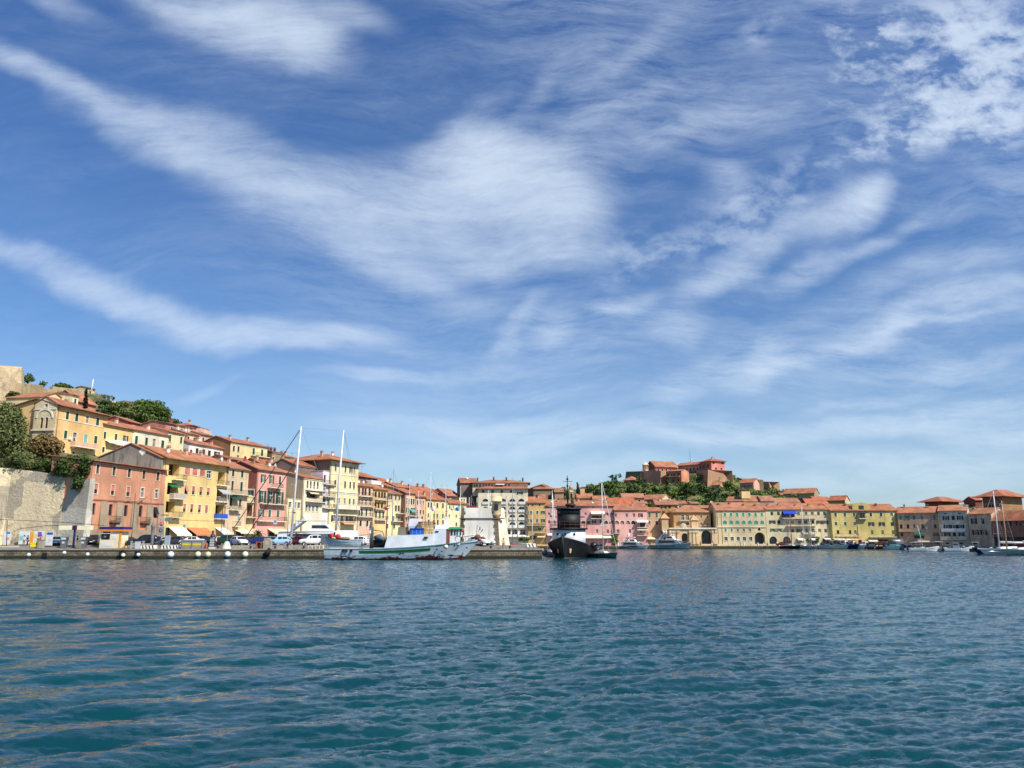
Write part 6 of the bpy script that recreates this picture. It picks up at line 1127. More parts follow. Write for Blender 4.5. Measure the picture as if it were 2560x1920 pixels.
def pole_sign(label,p,Y,ytop,shape,rgb,rgb2=None,cat='sign',sz=.35):
    t=empty('street_sign',(X_(p,Y),Y,QZ(Y)),0,label,cat); h=Zy(ytop,Y)-1.5; MB().tube([(0,0,0),(0,0,h)],.04).make('pole',GREYM,t)
    if shape=='round': MB().lathe((0,-.06,h-sz),[(0,-.02),(sz,-.02),(sz,.02),(0,.02)],0,18,'y').make('plate',paint(rgb,.5),t); MB().box((-sz*.7,-.1,h-sz*1.15),(sz*.7,-.085,h-sz*.85)).make('bar',WHITE,t)
    else: MB().box((-sz,-.08,h-sz*2.4),(sz,-.045,h)).make('plate',paint(rgb,.5),t)
    if rgb2: MB().lathe((0,-.1,h-sz),[(sz*.35,-.01),(sz*.6,-.01),(sz*.6,.01),(sz*.35,.01)],0,14,'y').make('emblem',paint(rgb2,.5),t)
pole_sign('round red no entry sign left of the cream awning',417,145,1314,'round',(190,36,56)); pole_sign('grey square mirror sign on the quay before the no entry sign',417,138,1325,'sq',(150,150,150),(90,90,92),sz=.55); pole_sign('small pale parking sign before the terracotta awning',474,140,1320,'sq',(206,210,206),(60,110,160),sz=.25); pole_sign('narrow pale sign in front of the salmon pink house',697,150,1308,'sq',(206,212,222),(40,50,70),sz=.35)
t=empty('camera_pole',(X_(428,138),138,1.5),0,'thin pole with camera boxes and a flat floodlight bar','pole'); h=Zy(1287,138)-1.5; MB().tube([(0,0,0),(0,0,h)],.05).make('pole',GREYM,t); MB().box((-.9,-.15,h-.1),(.2,.15,h+.02)).make('floodlight',DARK,t); MB().box((-.15,-.3,h-1.1),(.7,.3,h-.5)).make('camera_box',GREYM,t)
t=empty('flag_pole',(X_(581,136),136,1.5),0,'thin white pole in a white conical foot by the quay edge','pole'); MB().tube([(0,0,1.2),(-.05,0,5.5),(-.1,0,9.0)],[.05,.04,.02]).make('pole',WHITE,t); MB().lathe((0,0,0),[(.85,0),(.78,.1),(.32,1.25),(0,1.3)],0,12).make('foot',paint((214,206,190),.7),t)
for p,w,hh_,lab in ((610,1.1,.55,'long grey stone block left of the old pump housing'),(629,.95,.6,'short grey stone block next to the long one'),(752,1.15,.62,'stone block the red shirted person sits beside'),(708,.6,.5,'small stone block right of the old pump housing')): simple('stone_block',lab,'stone block',p,135.6,lambda m:m.hexa([(-w,-.4,0),(w,-.4,0),(w,.4,0),(-w,.4,0),(-w*.93,-.34,hh_),(w*.95,-.34,hh_),(w*.95,.34,hh_),(-w*.93,.34,hh_)]),CONC,group='stone blocks along the quay edge')
t=empty('pump_housing',(X_(681,135.6),135.6,1.5),0,'old round topped stone pump housing with a small door','pump housing'); MB().prism([(-.6,0),(.6,0),(.6,1.35),(.42,1.7),(0,1.85),(-.42,1.7),(-.6,1.35)],-.5,.5,plane='xz').make('body',CONC,t); MB().box((-.3,-.53,.75),(.3,-.503,1.4)).make('hatch',paint((190,178,150),.7),t)
simple('brick_pier','rusty brown hollow brick pier left of the old pump housing','pier',661,135.7,lambda m:(m.box((-.5,-.35,0),(-.3,.35,1.0)),m.box((.3,-.35,0),(.5,.35,1.0)),m.box((-.5,-.35,1.0),(.5,.35,1.15)),m.box((-.3,.2,0),(.3,.35,1.0))),paint((150,96,70),.8))
t=empty('perforated_barrier',(X_(800,135.5),135.5,1.5),0,'low cream barrier with four square holes near the fishing boat stern','barrier'); m=MB(); m.box((-1.25,-.25,.5),(1.25,.25,.65)); m.box((-1.25,-.25,0),(1.25,.25,.12))
for i in range(5): x=-1.25+i*.6; m.box((x,-.25,.12),(x+.14,.25,.5))
m.make('frame',paint((226,216,190),.7),t)
# palm
t=empty('palm_tree',(X_(656,148),148,1.5),0,'bushy palm tree in front of the salmon pink house','palm'); MB().tube([(0,0,0),(.05,0,1.4),(0,0,2.6)],[.3,.24,.2]).make('trunk',BARK,t); m=MB(); rr=random.Random(4)
for i in range(46):
    a=rr.random()*2*PI; e=rr.uniform(-.5,1.3); L=rr.uniform(1.3,2.0); d=Vector((math.cos(a),math.sin(a),0)); prev=None
    for k in range(5):
        f=k/4; c=Vector((0,0,2.6))+d*(L*f*math.cos(e*(1-f*.3)))+Vector((0,0,L*f*math.sin(e)-1.1*f*f)); s=d.cross(Vector((0,0,1)))*(.26*(1-f*.8))
        if prev: m.poly([prev[0],prev[1],c+s,c-s])
        prev=(c-s,c+s)
m.make('crown',LF['palm'],t)
tree('potted_bush','rounded green bush on the far promenade before the pink houses',1537,1350,288,22,24,'round','mid',.5,th=1.2,cat='bush'); tree('potted_bush','tall potted plant at the right shop arch',2044,1350,289,10,18,'round','mid',.5,th=1.2,cat='bush'); tree('potted_bush','potted plant between the second and third shop arches',2020,1352,289,10,14,'round','olive',.5,th=1.0,cat='bush')
tree('potted_bush','leafy hedge tubs in front of the ochre house by the hotel',1310,1348,270,36,12,'round','mid',.4,th=1.0,cat='bush')
# small far promenade things
for i,p in enumerate((1540,1770,1849,1883,1897,2030)): simple('white_bollard','white cylindrical bollard on the far quay edge','bollard',p,286.8,lambda m:m.lathe((0,0,0),[(.22,0),(.22,1.0),(.15,1.15),(0,1.2)],0,10),WHITE,z=.85,group='white bollards on the far quay edge')
for i,(p,c,lab) in enumerate([(2092,(240,190,150),'leftmost peach parasol at the mustard house terrace'),(2104,(236,200,170),'second pale parasol at the mustard house terrace'),(2115,(240,170,70),'orange parasol at the mustard house terrace'),(2124,(226,150,110),'fourth salmon parasol at the mustard house terrace'),(2132,(206,110,90),'rightmost brick red parasol at the mustard house terrace'),(1560,(236,214,170),'cream parasol between the pink houses and the motor yacht')]):
    t=empty('parasol',(X_(p,289),289,.85),0,lab,'parasol','parasols on the far terraces'); MB().tube([(0,0,0),(0,0,2.5)],.04).make('pole',GREYM,t); MB().lathe((0,0,2.1),[(1.35,0),(.7,.3),(0,.55)],0,8).make('canopy',paint(c,.8),t)
for i in range(14):
    p=1800+i*9+(i%3)*2; simple('cafe_table','small round cafe table on the far promenade','table',p,288+(i%2),lambda m:(m.lathe((0,0,0),[(.25,0),(.05,.05),(.04,.7),(.42,.72),(.42,.76),(0,.77)],0,10)),[WHITE,WOOD][i%2],z=.85,group='cafe tables along the far promenade')
cpx('hatch','wine red car on the far quay by the shop arches',1941,289,180,(110,20,36),z=.85,group='cars on the far quay'); cpx('suv','maroon pickup shaped car on the far quay at the mustard house',2184,288.5,170,(90,30,34),z=.85,group='cars on the far quay'); cpx('van','grey van on the far quay near the red shop front',2218,289,180,(90,94,100),z=.85,group='cars on the far quay',cat='van')
cpx('suv','dark car on the far quay left of the red shop front',2205,287.6,175,(36,40,44),z=.85,group='cars on the far quay')
# ---------- buoys and tyres on the quay face ----------
for i,(x,y,d,c,lab) in enumerate([(72,1387,9.5,(226,224,218),'small white ball fender, leftmost on the quay wall'),(161,1382,9,(228,226,220),'small white ball fender under the banner stand'),(219,1386,9.5,(228,226,220),'small white ball fender under the right fuel pump'),(308,1388,10,(232,226,196),'cream ball fender hanging before a black tyre under the kiosk'),(346,1387,9.5,(226,226,224),'white ball fender hanging before a black tyre right of the kiosk'),(427,1386.5,16,(226,226,236),'large white ball fender under the striped barrier'),(495,1386,14.5,(226,216,186),'large cream ball fender under the skip'),(520,1386.5,15,(206,196,160),'large stained beige ball fender right of the cream one'),(569,1386,15,(228,228,236),'large white ball fender left of the conical pole foot'),(613,1386,15,(232,226,196),'large cream ball fender under the stone blocks')]):
    Yb=133.2; r=d/2*Yb/FP; P=at(x,y,Yb); t=empty('ball_fender',(P.x,Yb,P.z),0,lab,'fender','ball fenders along the quay wall'); MB().ball((0,0,0),r,0,16,10).make('ball',paint(c,.5,var=.3),t); MB().tube([(0,0,r*.9),(0,.2,1.55-P.z)],.03).make('rope',DARK,t)
def tyre(label,x,y,d,Yb=133.55,rx=0):
    r=d/2*Yb/FP; P=at(x,y,Yb); t=empty('tyre_fender',(P.x,Yb,P.z),0,label,'tyre','tyre fenders on the quay wall'); m=MB(); rows=[]
    for i in range(18):
        a=2*PI*i/18; rows.append([((r*.72+r*.28*math.cos(b))*math.cos(a),r*.3*math.sin(b),(r*.72+r*.28*math.cos(b))*math.sin(a)) for b in [2*PI*j/8 for j in range(8)]])
    rows.append(rows[0]); m.grid(rows,0,True,True); m.make('tyre',RUBBER,t); t.rotation_euler=(rx,0,0)
tyre('big black tyre behind the cream fender under the kiosk',306,1384,18); tyre('black tyre behind the white fender right of the kiosk',344,1386,17)
t=empty('rubber_fender',at(668,1381,133.4),0,'black cylindrical rubber fender slung on the quay wall','fender'); MB().tube([(-.5,0,-.55),(.5,0,.5)],.38,0,14).make('cylinder',RUBBER,t)
simple('wall_recess','square black drain opening in the quay wall','drain',137,133.9,lambda m:m.box((-.38,-.06,-.35),(.38,.05,.35)),DARK,z=Zy(1388,134))
for i,p in enumerate((700,770,1228,1275,640,560)): simple('mooring_bollard',['squat iron bollard right of the old pump housing','squat iron bollard left of the perforated barrier','squat iron bollard beside the bastion','squat iron bollard right of the yellow shirted person','squat iron bollard left of the brick pier','squat iron bollard behind the menu stand'][i],'bollard',p,134.9,lambda m:m.lathe((0,0,0),[(.2,0),(.14,.1),(.13,.35),(.22,.45),(.2,.55),(0,.58)],0,10),IRON,group='iron bollards on the quay edge',z=1.5)
# ---------- old bastion on the pier ----------
Y=140; a=X_(1155,Y); b=X_(1243,Y); zt=Zy(1279,Y)-1.5; w=b-a; t=empty('old_bastion',(a,Y,QZ(Y)),0,'plastered harbour bastion, front greyed as shade, with stone corner quoins and a corner sentry box','bastion')
GP=plaster((228,222,206),.2,key='bastion_plaster'); WP=plaster((244,232,200),.5,grime=(196,120,50)); QS=stone((158,140,116),(120,106,88),1.2,blocks=1.1)  # front plaster greyed, side creamier: weak and full sun put into colour
MB().hexa([(-.25,-.35,0),(w+.45,-.35,0),(w+1.3,5.5,0),(-.25,5.5,0),(0,0,zt),(w,0,zt),(w+.9,5.3,zt),(0,5.3,zt)]).make('front_wall',GP,t)
MB().hexa([(w+.46,-.30,0),(w+2.2,.9,0),(w+2.2,5.4,0),(w+1.31,5.4,0),(w+.02,.02,zt),(w+1.15,.8,zt),(w+1.15,5.2,zt),(w+.92,5.2,zt)]).make('side_wall',WP,t)
m=MB(); n=11
for s in (0,1):
    for i in range(n):
        z0=zt*i/n; z1=zt*(i+1)/n-.03; f=1-z0/zt; ww=.75 if i%2 else .55; y0=-.35*f-.04
        if s==0: m.box((-.3*f-.02,y0,z0),(ww-.25*f,y0+.3,z1))
        else: m.box((w-ww+.45*f-.1,y0,z0),(w+.45*f+.03,y0+.3,z1))
m.make('quoins',QS,t)
MB().box((-.3,-.28,zt*.70),(w+1.3,.1,zt*.70+.16)).make('string_course',stone((120,104,84),(90,80,64),1),t)
cx=w-.1; SB=stone((232,216,178),(206,184,144),2,key='sentry',stain=(170,116,70))
MB().lathe((cx,.4,0),[(.1,3.4),(.4,4.2),(.8,5.0),(.85,5.2),(.8,5.25)],0,10).make('corbel',stone((206,180,130),(150,110,70),2,stain=(170,100,50)),t)
MB().lathe((cx,.4,0),[(.78,5.2),(.78,7.3),(1.05,7.4),(1.05,7.55),(.95,7.56),(.95,8.3),(0,8.32)],0,10).make('sentry_box',SB,t)
MB().box((cx-.4,-.40,5.9),(cx+.3,-.30,6.9)).make('opening',DARK,t)
MB().tube([(cx-.8,.4,8.3),(cx-.8,.4,9.6)],.035).tube([(cx+.8,.4,8.3),(cx+.8,.4,9.6)],.035).make('rod',IRON,t)
MB().box((.9,.4,zt+.005),(2.6,1.1,zt+.35)).make('red_box',paint((130,36,36),.6),t)
# ---------- boats ----------
def hull(m,L,B,zs,zb,rake=1.2,srake=.1,full=.5,tr=.75,flare=.72,boot=.12,n=18,keel=-.5,mt=0,mb=1,md=2,blunt=2.2):
    """stern at x=0, bow at x=L; zs/zb deck heights at stern and bow"""
    rows=[]; zf=[1,.92,.6,.3]; 
    for i in range(n+1):
        t=i/n; x=L*t; zd=zs+(zb-zs)*max(0,(t-.25)/.75)**2.0+ (.08*L*0)
        w=B/2*(1-max(0,(t-full)/(1-full))**blunt)*(tr+(1-tr)*min(1,t/.4)**.7); w=max(w,.02)
        P=[]
        for f in (1,.93,.62,.34):
            z=boot+(zd-boot)*f; P.append((z,w*(flare+(1-flare)*f**.8)*(1-(1-f)*.55*t**3)))
        P.append((boot*.999,w*flare*(1-.55*t**3)*.99)); P.append((keel*.4,w*flare*.86*(1-.6*t**3))); P.append((keel,w*flare*.4*(1-.7*t**3)))
        row=[]
        for z,hw in P: 
            k=(zd-z)/(zd-keel); xx=x-rake*k*t**4-0+srake*k*(1-t)**4*L*.1; row.append((xx,-max(hw,.01),z))
        full_=row+[(a,-b,c) for a,b,c in row[::-1]]; rows.append((full_,zd,w))
    nb=len(rows[0][0])
    for j in range(nb-1):
        mat=mb if 4<=j<nb-5 else mt
        for i in range(n): m.poly([rows[i][0][j],rows[i+1][0][j],rows[i+1][0][j+1],rows[i][0][j+1]],mat,True)
    m.poly([p for p in rows[0][0]][::-1],mt)
    dk=.25 if zs>.9 else .1
    left=[(r[0][0][0],r[0][0][1]*.95,r[1]-dk) for r in rows]; right=[(a,-b,c) for a,b,c in left]
    for i in range(n): m.poly([left[i],left[i+1],right[i+1],right[i]],md)
    for i in range(n):   # inner bulwark
        for s in (0,1):
            o0=rows[i][0][0 if s==0 else -1]; o1=rows[i+1][0][0 if s==0 else -1]; a=(left if s==0 else right)
            m.poly([o0,o1,a[i+1],a[i]],mt)
    return rows
def ropes(m,lines,r=.02):
    for a,b in lines: m.tube([a,b],r,0,4,False)
TEAK=paint((156,120,84),.7); SAIL=paint((236,234,226),.8); BOOTB=paint((30,40,70),.5)
def sailboat(label,p,Y,L,rz,ytop,hullc=(228,228,224),boot=(40,50,90),cover=(60,70,110),z=0,mastc=WHITE,two=None,name='sailing_boat',lean=0,cat='sailing boat',group='sailing boats in the inner harbour',mr=.08,spreader=2,mastx=.56,furl=SAIL,fb=None):
    P=(X_(p,Y),Y,0); t=empty(name,P,math.radians(rz),label,cat,group); B=L*.29; fb=fb or .085*L+.1; ox=-L*mastx
    m=MB(); hull(m,L,B,fb*.9,fb*1.2,rake=L*.1,full=.4,tr=.65,flare=.6); h_=m.make('hull',[paint(hullc,.3),paint(boot,.5),TEAK],t,(ox,0,0))
    m=MB(); c0,c1=L*.28,L*.66; zt=fb+.35
    m.hexa([(c0,-B*.26,fb*.85),(c1,-B*.2,fb*.85),(c1,B*.2,fb*.85),(c0,B*.26,fb*.85),(c0+.2,-B*.22,zt),(c1-.7,-B*.15,zt-.05),(c1-.7,B*.15,zt-.05),(c0+.2,B*.22,zt)]); m.make('cabin',WHITE,t,(ox,0,0))
    mh=Zy(ytop,Y); m=MB(); m.tube([(0,0,fb*.6),(lean*.5,0,mh*.6),(lean,0,mh)],[mr,mr*.85,mr*.5],0,7)
    for k in range(spreader):
        z=mh*(k+1)/(spreader+1)+1; m.tube([(0,-.09*L,z),(0,.09*L,z)],.03,0,4)
    ms=m.make('mast',mastc,t)
    m=MB(); m.tube([(0,0,fb+1.1),(-L*.36,0,fb+1.0)],.06).make('boom',mastc,t)
    m=MB(); m.tube([(-.1,0,fb+1.3),(-L*.15,0,fb+1.28),(-L*.36,0,fb+1.15)],[.2,.17,.1],0,8).make('sail_cover',paint(cover,.8),t)
    m=MB(); bow=(L*(1-mastx)-.1,0,fb*1.2); st=(-L*mastx+.1,0,fb*.9); top=(lean,0,mh-.1)
    ropes(m,[(top,bow),(top,st),(top,(0,-B*.45,fb)),(top,(0,B*.45,fb)),((lean*.6,0,mh*.62),(.3,-B*.45,fb)),((lean*.6,0,mh*.62),(.3,B*.45,fb))],.014*max(1,Y/180)); m.make('rigging',paint((150,152,156),.5),t)
    q=[(top[0]*.96+bow[0]*.04,0,top[2]*.96+bow[2]*.04),(bow[0]*.95+top[0]*.05,0,bow[2]*.95+top[2]*.05)]; MB().tube(q,[.025,.05],0,6).make('furled_jib',GREYM if Y>150 else furl,t)
    return t
def smallboat(label,p,Y,L,rz,hullc=(228,228,226),top='screen',topc=(230,230,228),inner=(206,200,190),group='small motor boats moored on the far side',z=0,name='motor_boat',cat='boat',fend=True):
    L*=1.2; t=empty(name,(X_(p,Y),Y,0),math.radians(rz),label,cat,group); B=L*.29; fb=.13*L+.1; ox=-L/2
    m=MB(); hull(m,L,B,fb*.85,fb*1.25,rake=L*.14,full=.45,tr=.9,flare=.75,boot=.08); m.make('hull',[paint(hullc,.3),BOOTB,paint(inner,.6)],t,(ox,0,0))
    if top in('screen','cabin','top'):
        m=MB(); m.hexa([(L*.05,-B*.3,fb*.9),(L*.28,-B*.2,fb),(L*.28,B*.2,fb),(L*.05,B*.3,fb*.9),(-.02*L,-B*.26,fb+.55),(L*.08,-B*.18,fb+.6),(L*.08,B*.18,fb+.6),(-.02*L,B*.26,fb+.55)]).make('windscreen',GL,t)
    if top=='cabin':
        m=MB(); m.hexa([(-L*.2,-B*.3,fb*.8),(L*.06,-B*.3,fb*.8),(L*.06,B*.3,fb*.8),(-L*.2,B*.3,fb*.8),(-L*.18,-B*.27,fb+1.3),(L*.0,-B*.27,fb+1.3),(L*.0,B*.27,fb+1.3),(-L*.18,B*.27,fb+1.3)]).make('cabin',paint(topc,.4),t)
        MB().box((-L*.17,-B*.285-.02,fb+.6),(-L*.02,-B*.285,fb+1.05)).box((-L*.17,B*.285,fb+.6),(-L*.02,B*.285+.02,fb+1.05)).box((L*.02,-B*.2,fb+.62),(L*.05,B*.2,fb+1.05)).make('cabin_window',GL,t)
    if top=='top':
        m=MB(); m.box((-L*.2,-B*.32,fb+1.45),(L*.06,B*.32,fb+1.52)).make('bimini_top',paint(topc,.7),t); m=MB()
        for x in (-L*.18,L*.04):
            for s in (-1,1): m.tube([(x,s*B*.38,fb*.8),(x,s*B*.3,fb+1.45)],.025,0,4)
        m.make('frame',CHROME,t)
    if top=='cover': MB().prism([(-B*.42,fb*.8),(B*.42,fb*.8),(B*.2,fb+.35),(0,fb+.5),(-B*.2,fb+.35)],-L*.42,L*.12).make('tarpaulin',paint(topc,.8),t)
    m=MB(); m.box((-L*.5-.3,-.2,fb*.3),(-L*.5-.02,.2,fb+.35)); m.make('outboard_motor',DARK,t)
    if fend:
        for s in (-1,1): MB().ball((L*.05,s*(B*.5+.08),fb*.5),.14,0,8,6,(1,1,1.7)).make('fender',WHITE,t)
    return t
def myacht(label,p,Y,L,rz,hullc=(232,232,230),stripe=None,levels=2,wc=WHITE,name='motor_yacht',group='motor yachts',domes=2,fbk=1,hs=1.5):
    t=empty(name,(X_(p,Y),Y,0),math.radians(rz),label,'motor yacht',group); B=L*.25; fb=.095*L*fbk; ox=-L/2
    m=MB(); hull(m,L,B,fb*.75,fb*1.35,rake=L*.12,full=.45,tr=.9,flare=.72,boot=.15,blunt=2.6); m.make('hull',[paint(hullc,.22),BOOTB,TEAK],t,(ox,0,0))
    if stripe:
        m=MB(); m.hexa([(-L*.40,-B*.505,fb*.30),(L*.2,-B*.47,fb*.55),(L*.2,B*.47,fb*.55),(-L*.40,B*.505,fb*.30),(-L*.4,-B*.51,fb*.60),(L*.14,-B*.49,fb*.85),(L*.14,B*.49,fb*.85),(-L*.4,B*.51,fb*.60)]).make('hull_stripe',paint(stripe,.25),t)
    else:
        for i in range(7): MB().ball((-L*.2+i*L*.055,-B*.485,fb*.55),.16,0,8,6,(1.3,.25,1)).make('porthole',GL,t)
    def deck(x0,x1,z0,h,wf,rk,bk,mat,nm='superstructure'):
        y=B*wf/2; m=MB(); m.hexa([(x0,-y,z0),(x1,-y*.75,z0),(x1,y*.75,z0),(x0,y,z0),(x0+bk,-y*.93,z0+h),(x1-rk,-y*.8,z0+h),(x1-rk,y*.8,z0+h),(x0+bk,y*.93,z0+h)]); return m.make(nm,mat,t)
    z=fb*.8; h1=.075*L*hs; deck(-L*.36,L*.30,z,h1,.86,L*.13,.2,wc)
    y=B*.43; f=MB()
    f.hexa([(-L*.28,-y-.03,z+h1*.35),(L*.15,-y*.82-.06,z+h1*.35),(L*.15,y*.82+.06,z+h1*.35),(-L*.28,y+.03,z+h1*.35),(-L*.26,-y*.97-.03,z+h1*.82),(L*.10,-y*.84-.05,z+h1*.8),(L*.10,y*.84+.05,z+h1*.8),(-L*.26,y*.97+.03,z+h1*.82)]); f.make('window_band',GL,t)
    f=MB(); xa=L*.30-L*.13*.25; xb=L*.30-L*.13*.9; f.poly([(xa+.05,-y*.62,z+h1*.27),(xa+.05,y*.62,z+h1*.27),(xb+.06,y*.62,z+h1*.9),(xb+.06,-y*.62,z+h1*.9)]).make('windscreen',GL,t)
    if levels>1:
        z2=z+h1; deck(-L*.34,L*.14,z2,.05,.9,.3,0,wc,'flybridge_deck'); h2=.05*L*hs; deck(-L*.10,L*.10,z2+.05,h2,.62,L*.06,.1,wc,'flybridge'); 
        f=MB(); f.hexa([(-L*.08,-B*.30,z2+h2*.45),(L*.06,-B*.26,z2+h2*.45),(L*.06,B*.26,z2+h2*.45),(-L*.08,B*.30,z2+h2*.45),(-L*.08,-B*.292,z2+h2*.85),(L*.03,-B*.26,z2+h2*.85),(L*.03,B*.26,z2+h2*.85),(-L*.08,B*.292,z2+h2*.85)]).make('flybridge_window',GL,t)
        z3=z2+h2+.05; m=MB(); m.hexa([(-L*.30,-B*.3,z2+.05),(-L*.26,-B*.3,z2+.05),(-L*.26,-B*.25,z2+.05),(-L*.30,-B*.25,z2+.05),(-L*.20,-B*.28,z3+.6),(-L*.15,-B*.28,z3+.6),(-L*.15,-B*.23,z3+.6),(-L*.20,-B*.23,z3+.6)]); m.hexa([(-L*.30,B*.25,z2+.05),(-L*.26,B*.25,z2+.05),(-L*.26,B*.3,z2+.05),(-L*.30,B*.3,z2+.05),(-L*.20,B*.23,z3+.6),(-L*.15,B*.23,z3+.6),(-L*.15,B*.28,z3+.6),(-L*.20,B*.28,z3+.6)]); m.box((-L*.22,-B*.3,z3+.6),(L*.04,B*.3,z3+.72)); m.make('radar_arch',wc,t)
        for i in range(domes): MB().lathe((-L*.16+i*0,(-.9+i*1.8) if domes>1 else 0,z3+.72),[(.2,0),(.2,.3),(.42,.45),(.45,.8),(.3,1.1),(0,1.2)],0,12).make('satellite_dome',WHITE,t)
        MB().tube([(-L*.1,0,z3+.7),(-L*.12,0,z3+2.2)],.05).make('antenna',WHITE,t)
    m=MB()
    for s in (-1,1):
        pts=[]
        for i in range(8):
            tt=.62+.37*i/7; w=B/2*(1-max(0,(tt-.45)/.55)**2.6); zz=fb*.75+(fb*.6)*max(0,(tt-.25)/.75)**2; x=L*tt+ox; m.tube([(x,s*w*.93,zz),(x,s*w*.93,zz+.7)],.02,0,4); pts.append((x,s*w*.93,zz+.7))
        m.tube(pts,.025,0,4)
    m.make('bow_rail',CHROME,t); return t
# --- fishing boat with the green stripe ---
Y=129; k=Y/FP; x0=X_(828,Y); t=empty('fishing_boat',(x0,Y,0),0,'old white steel fishing boat with a green stripe and rusty waterline','fishing boat')
def fx_(r,x): return X_(px(r,x)[0],Y)-x0
def fz(r,y): return Zy(px(r,0,y)[1],Y)
m_,nt,b=newmat('fishing_hull'); Pn=geopos(nt); sp=nt.nodes.new('ShaderNodeSeparateXYZ'); nt.links.new(Pn,sp.inputs[0]); n1=noise(nt,Pn,.8,5,.7); n2=noise(nt,mapping(nt,Pn,(2,2,.3)),1,4,.7); n3=noise(nt,Pn,3.0,4,.7)
c=mixc(nt,mapr(nt,n1,.35,.7),lin((212,222,228)),lin((176,192,200))); c=mixc(nt,mapr(nt,n2,.55,.8,0,.5),c,lin((150,150,140)))
edge=mathn(nt,'SUBTRACT',sp.outputs[2],mathn(nt,'MULTIPLY',mapr(nt,noise(nt,mapping(nt,Pn,(.25,.25,1)),1,4,.8),.42,.66),.85)); edge=mathn(nt,'ADD',edge,mathn(nt,'MULTIPLY',n3,-.5)); c=mixc(nt,mapr(nt,edge,.02,-.10),c,lin((92,34,30))); c=mixc(nt,mapr(nt,sp.outputs[2],.24,.14),c,lin((60,20,18)))
nt.links.new(c,b.inputs['Base Color']); b.inputs['Roughness'].default_value=.5
L=24.1; m=MB(); fr=hull(m,L,6.2,1.75,3.15,rake=3.2,full=.55,tr=.9,flare=.86,boot=.2,n=26,blunt=2.4); m.make('hull',[m_,paint((84,30,26),.6),paint((70,84,70),.7)],t)
# rubbing rail along the sheer and the green stripe, laid on the hull side
def side_strip(name,mat,t0,t1,za,zb_,d=.03):
    m=MB(); L1=[];n=len(fr)
    for i in range(n):
        if not (t0<=i/(n-1)<=t1): continue
        row=fr[i][0]; zd=fr[i][1]
        for s in (0,1):
            pass
        def pt(z,s):
            r=row[:6] if s<0 else [(a,-b_,c_) for a,b_,c_ in row[:6]]
            for j in range(5):
                if r[j][2]>=z>=r[j+1][2]:
                    f=(r[j][2]-z)/(r[j][2]-r[j+1][2]); return tuple(r[j][q]+(r[j+1][q]-r[j][q])*f for q in range(3))
            return r[0]
        L1.append([pt(za(zd),-1),pt(zb_(zd),-1)])
    for s in (-1,):
        rows=[]
        for a,b2 in L1: rows.append([(a[0],a[1]+.02,a[2]),(a[0],a[1]-d,a[2]),(b2[0],b2[1]-d,b2[2]),(b2[0],b2[1]+.02,b2[2])])
        m.grid(rows,0,False,True,True,True)
    return m.make(name,mat,t)
side_strip('green_stripe',paint((8,104,40),.5),.195,.72,lambda z:z*.86-.12,lambda z:z*.86-.50,.035)
side_strip('gunwale',paint((190,206,200),.5),0,1,lambda z:z-.005,lambda z:z-.1,.06)
side_strip('green_rail',paint((30,130,70),.5),.70,1,lambda z:z-.11,lambda z:z-.2,.05)
def fbox(name,xa,xb,z0,z1,mat,yw=2.2,sl=0,slt=0,z1b=None,z0b=None):
    z0b=z0 if z0b is None else z0b
    z1b=z1 if z1b is None else z1b
    return MB().hexa([(xa,-yw,z0),(xb,-yw,z0b),(xb,yw,z0b),(xa,yw,z0),(xa+sl,-yw*.97,z1),(xb+slt,-yw*.97,z1b),(xb+slt,yw*.97,z1b),(xa+sl,yw*.97,z1)]).make(name,mat,t)
xa=fx_('U1',1690); xb=fx_('U2',775); fbox('shelter_deck',xa,xb,1.62,fz('U1',880),paint((222,226,230),.5),2.6,.5,0,fz('U2',835),2.1)
xc=fx_('U2',1112); z_w=fz('U2',690); fbox('wheelhouse_side',xb+.01,xc,2.1,z_w,paint((216,224,232),.45),2.4)
xd=fx_('U2',1240); fbox('door',xc+.01,xd-.2,2.2,z_w-.1,paint((120,66,44),.6),1.9)
fbox('wheelhouse',xd-.19,fx_('U2',1480),2.3,z_w-.05,paint((228,230,230),.45),1.7,0,.25)
for a,b2 in ((1240,1285),(1330,1365),(1400,1425),(1485,1510)): MB().box((fx_('U2',a),-1.76,z_w-.95),(fx_('U2',b2),-1.67,z_w-.15)).make('wheelhouse_window',GL,t)
MB().hexa([(xc+.2,-2.0,z_w-.04),(fx_('U2',1480)+.4,-1.9,z_w-.04),(fx_('U2',1480)+.4,1.9,z_w-.04),(xc+.2,2.0,z_w-.04),(xc+.5,-1.7,z_w+.28),(fx_('U2',1480)+.2,-1.6,z_w+.28),(fx_('U2',1480)+.2,1.6,z_w+.28),(xc+.5,1.7,z_w+.28)]).make('green_roof',paint((40,130,70),.6),t)
for (r,a,b2,y0,y1) in (('U2',830,915,750,780),('U2',540,635,905,945)): MB().box((fx_(r,a),-2.80 if a<700 else -2.44,fz(r,y1)),(fx_(r,b2),-2.35,fz(r,y0))).make('side_scuttle',DARK,t)
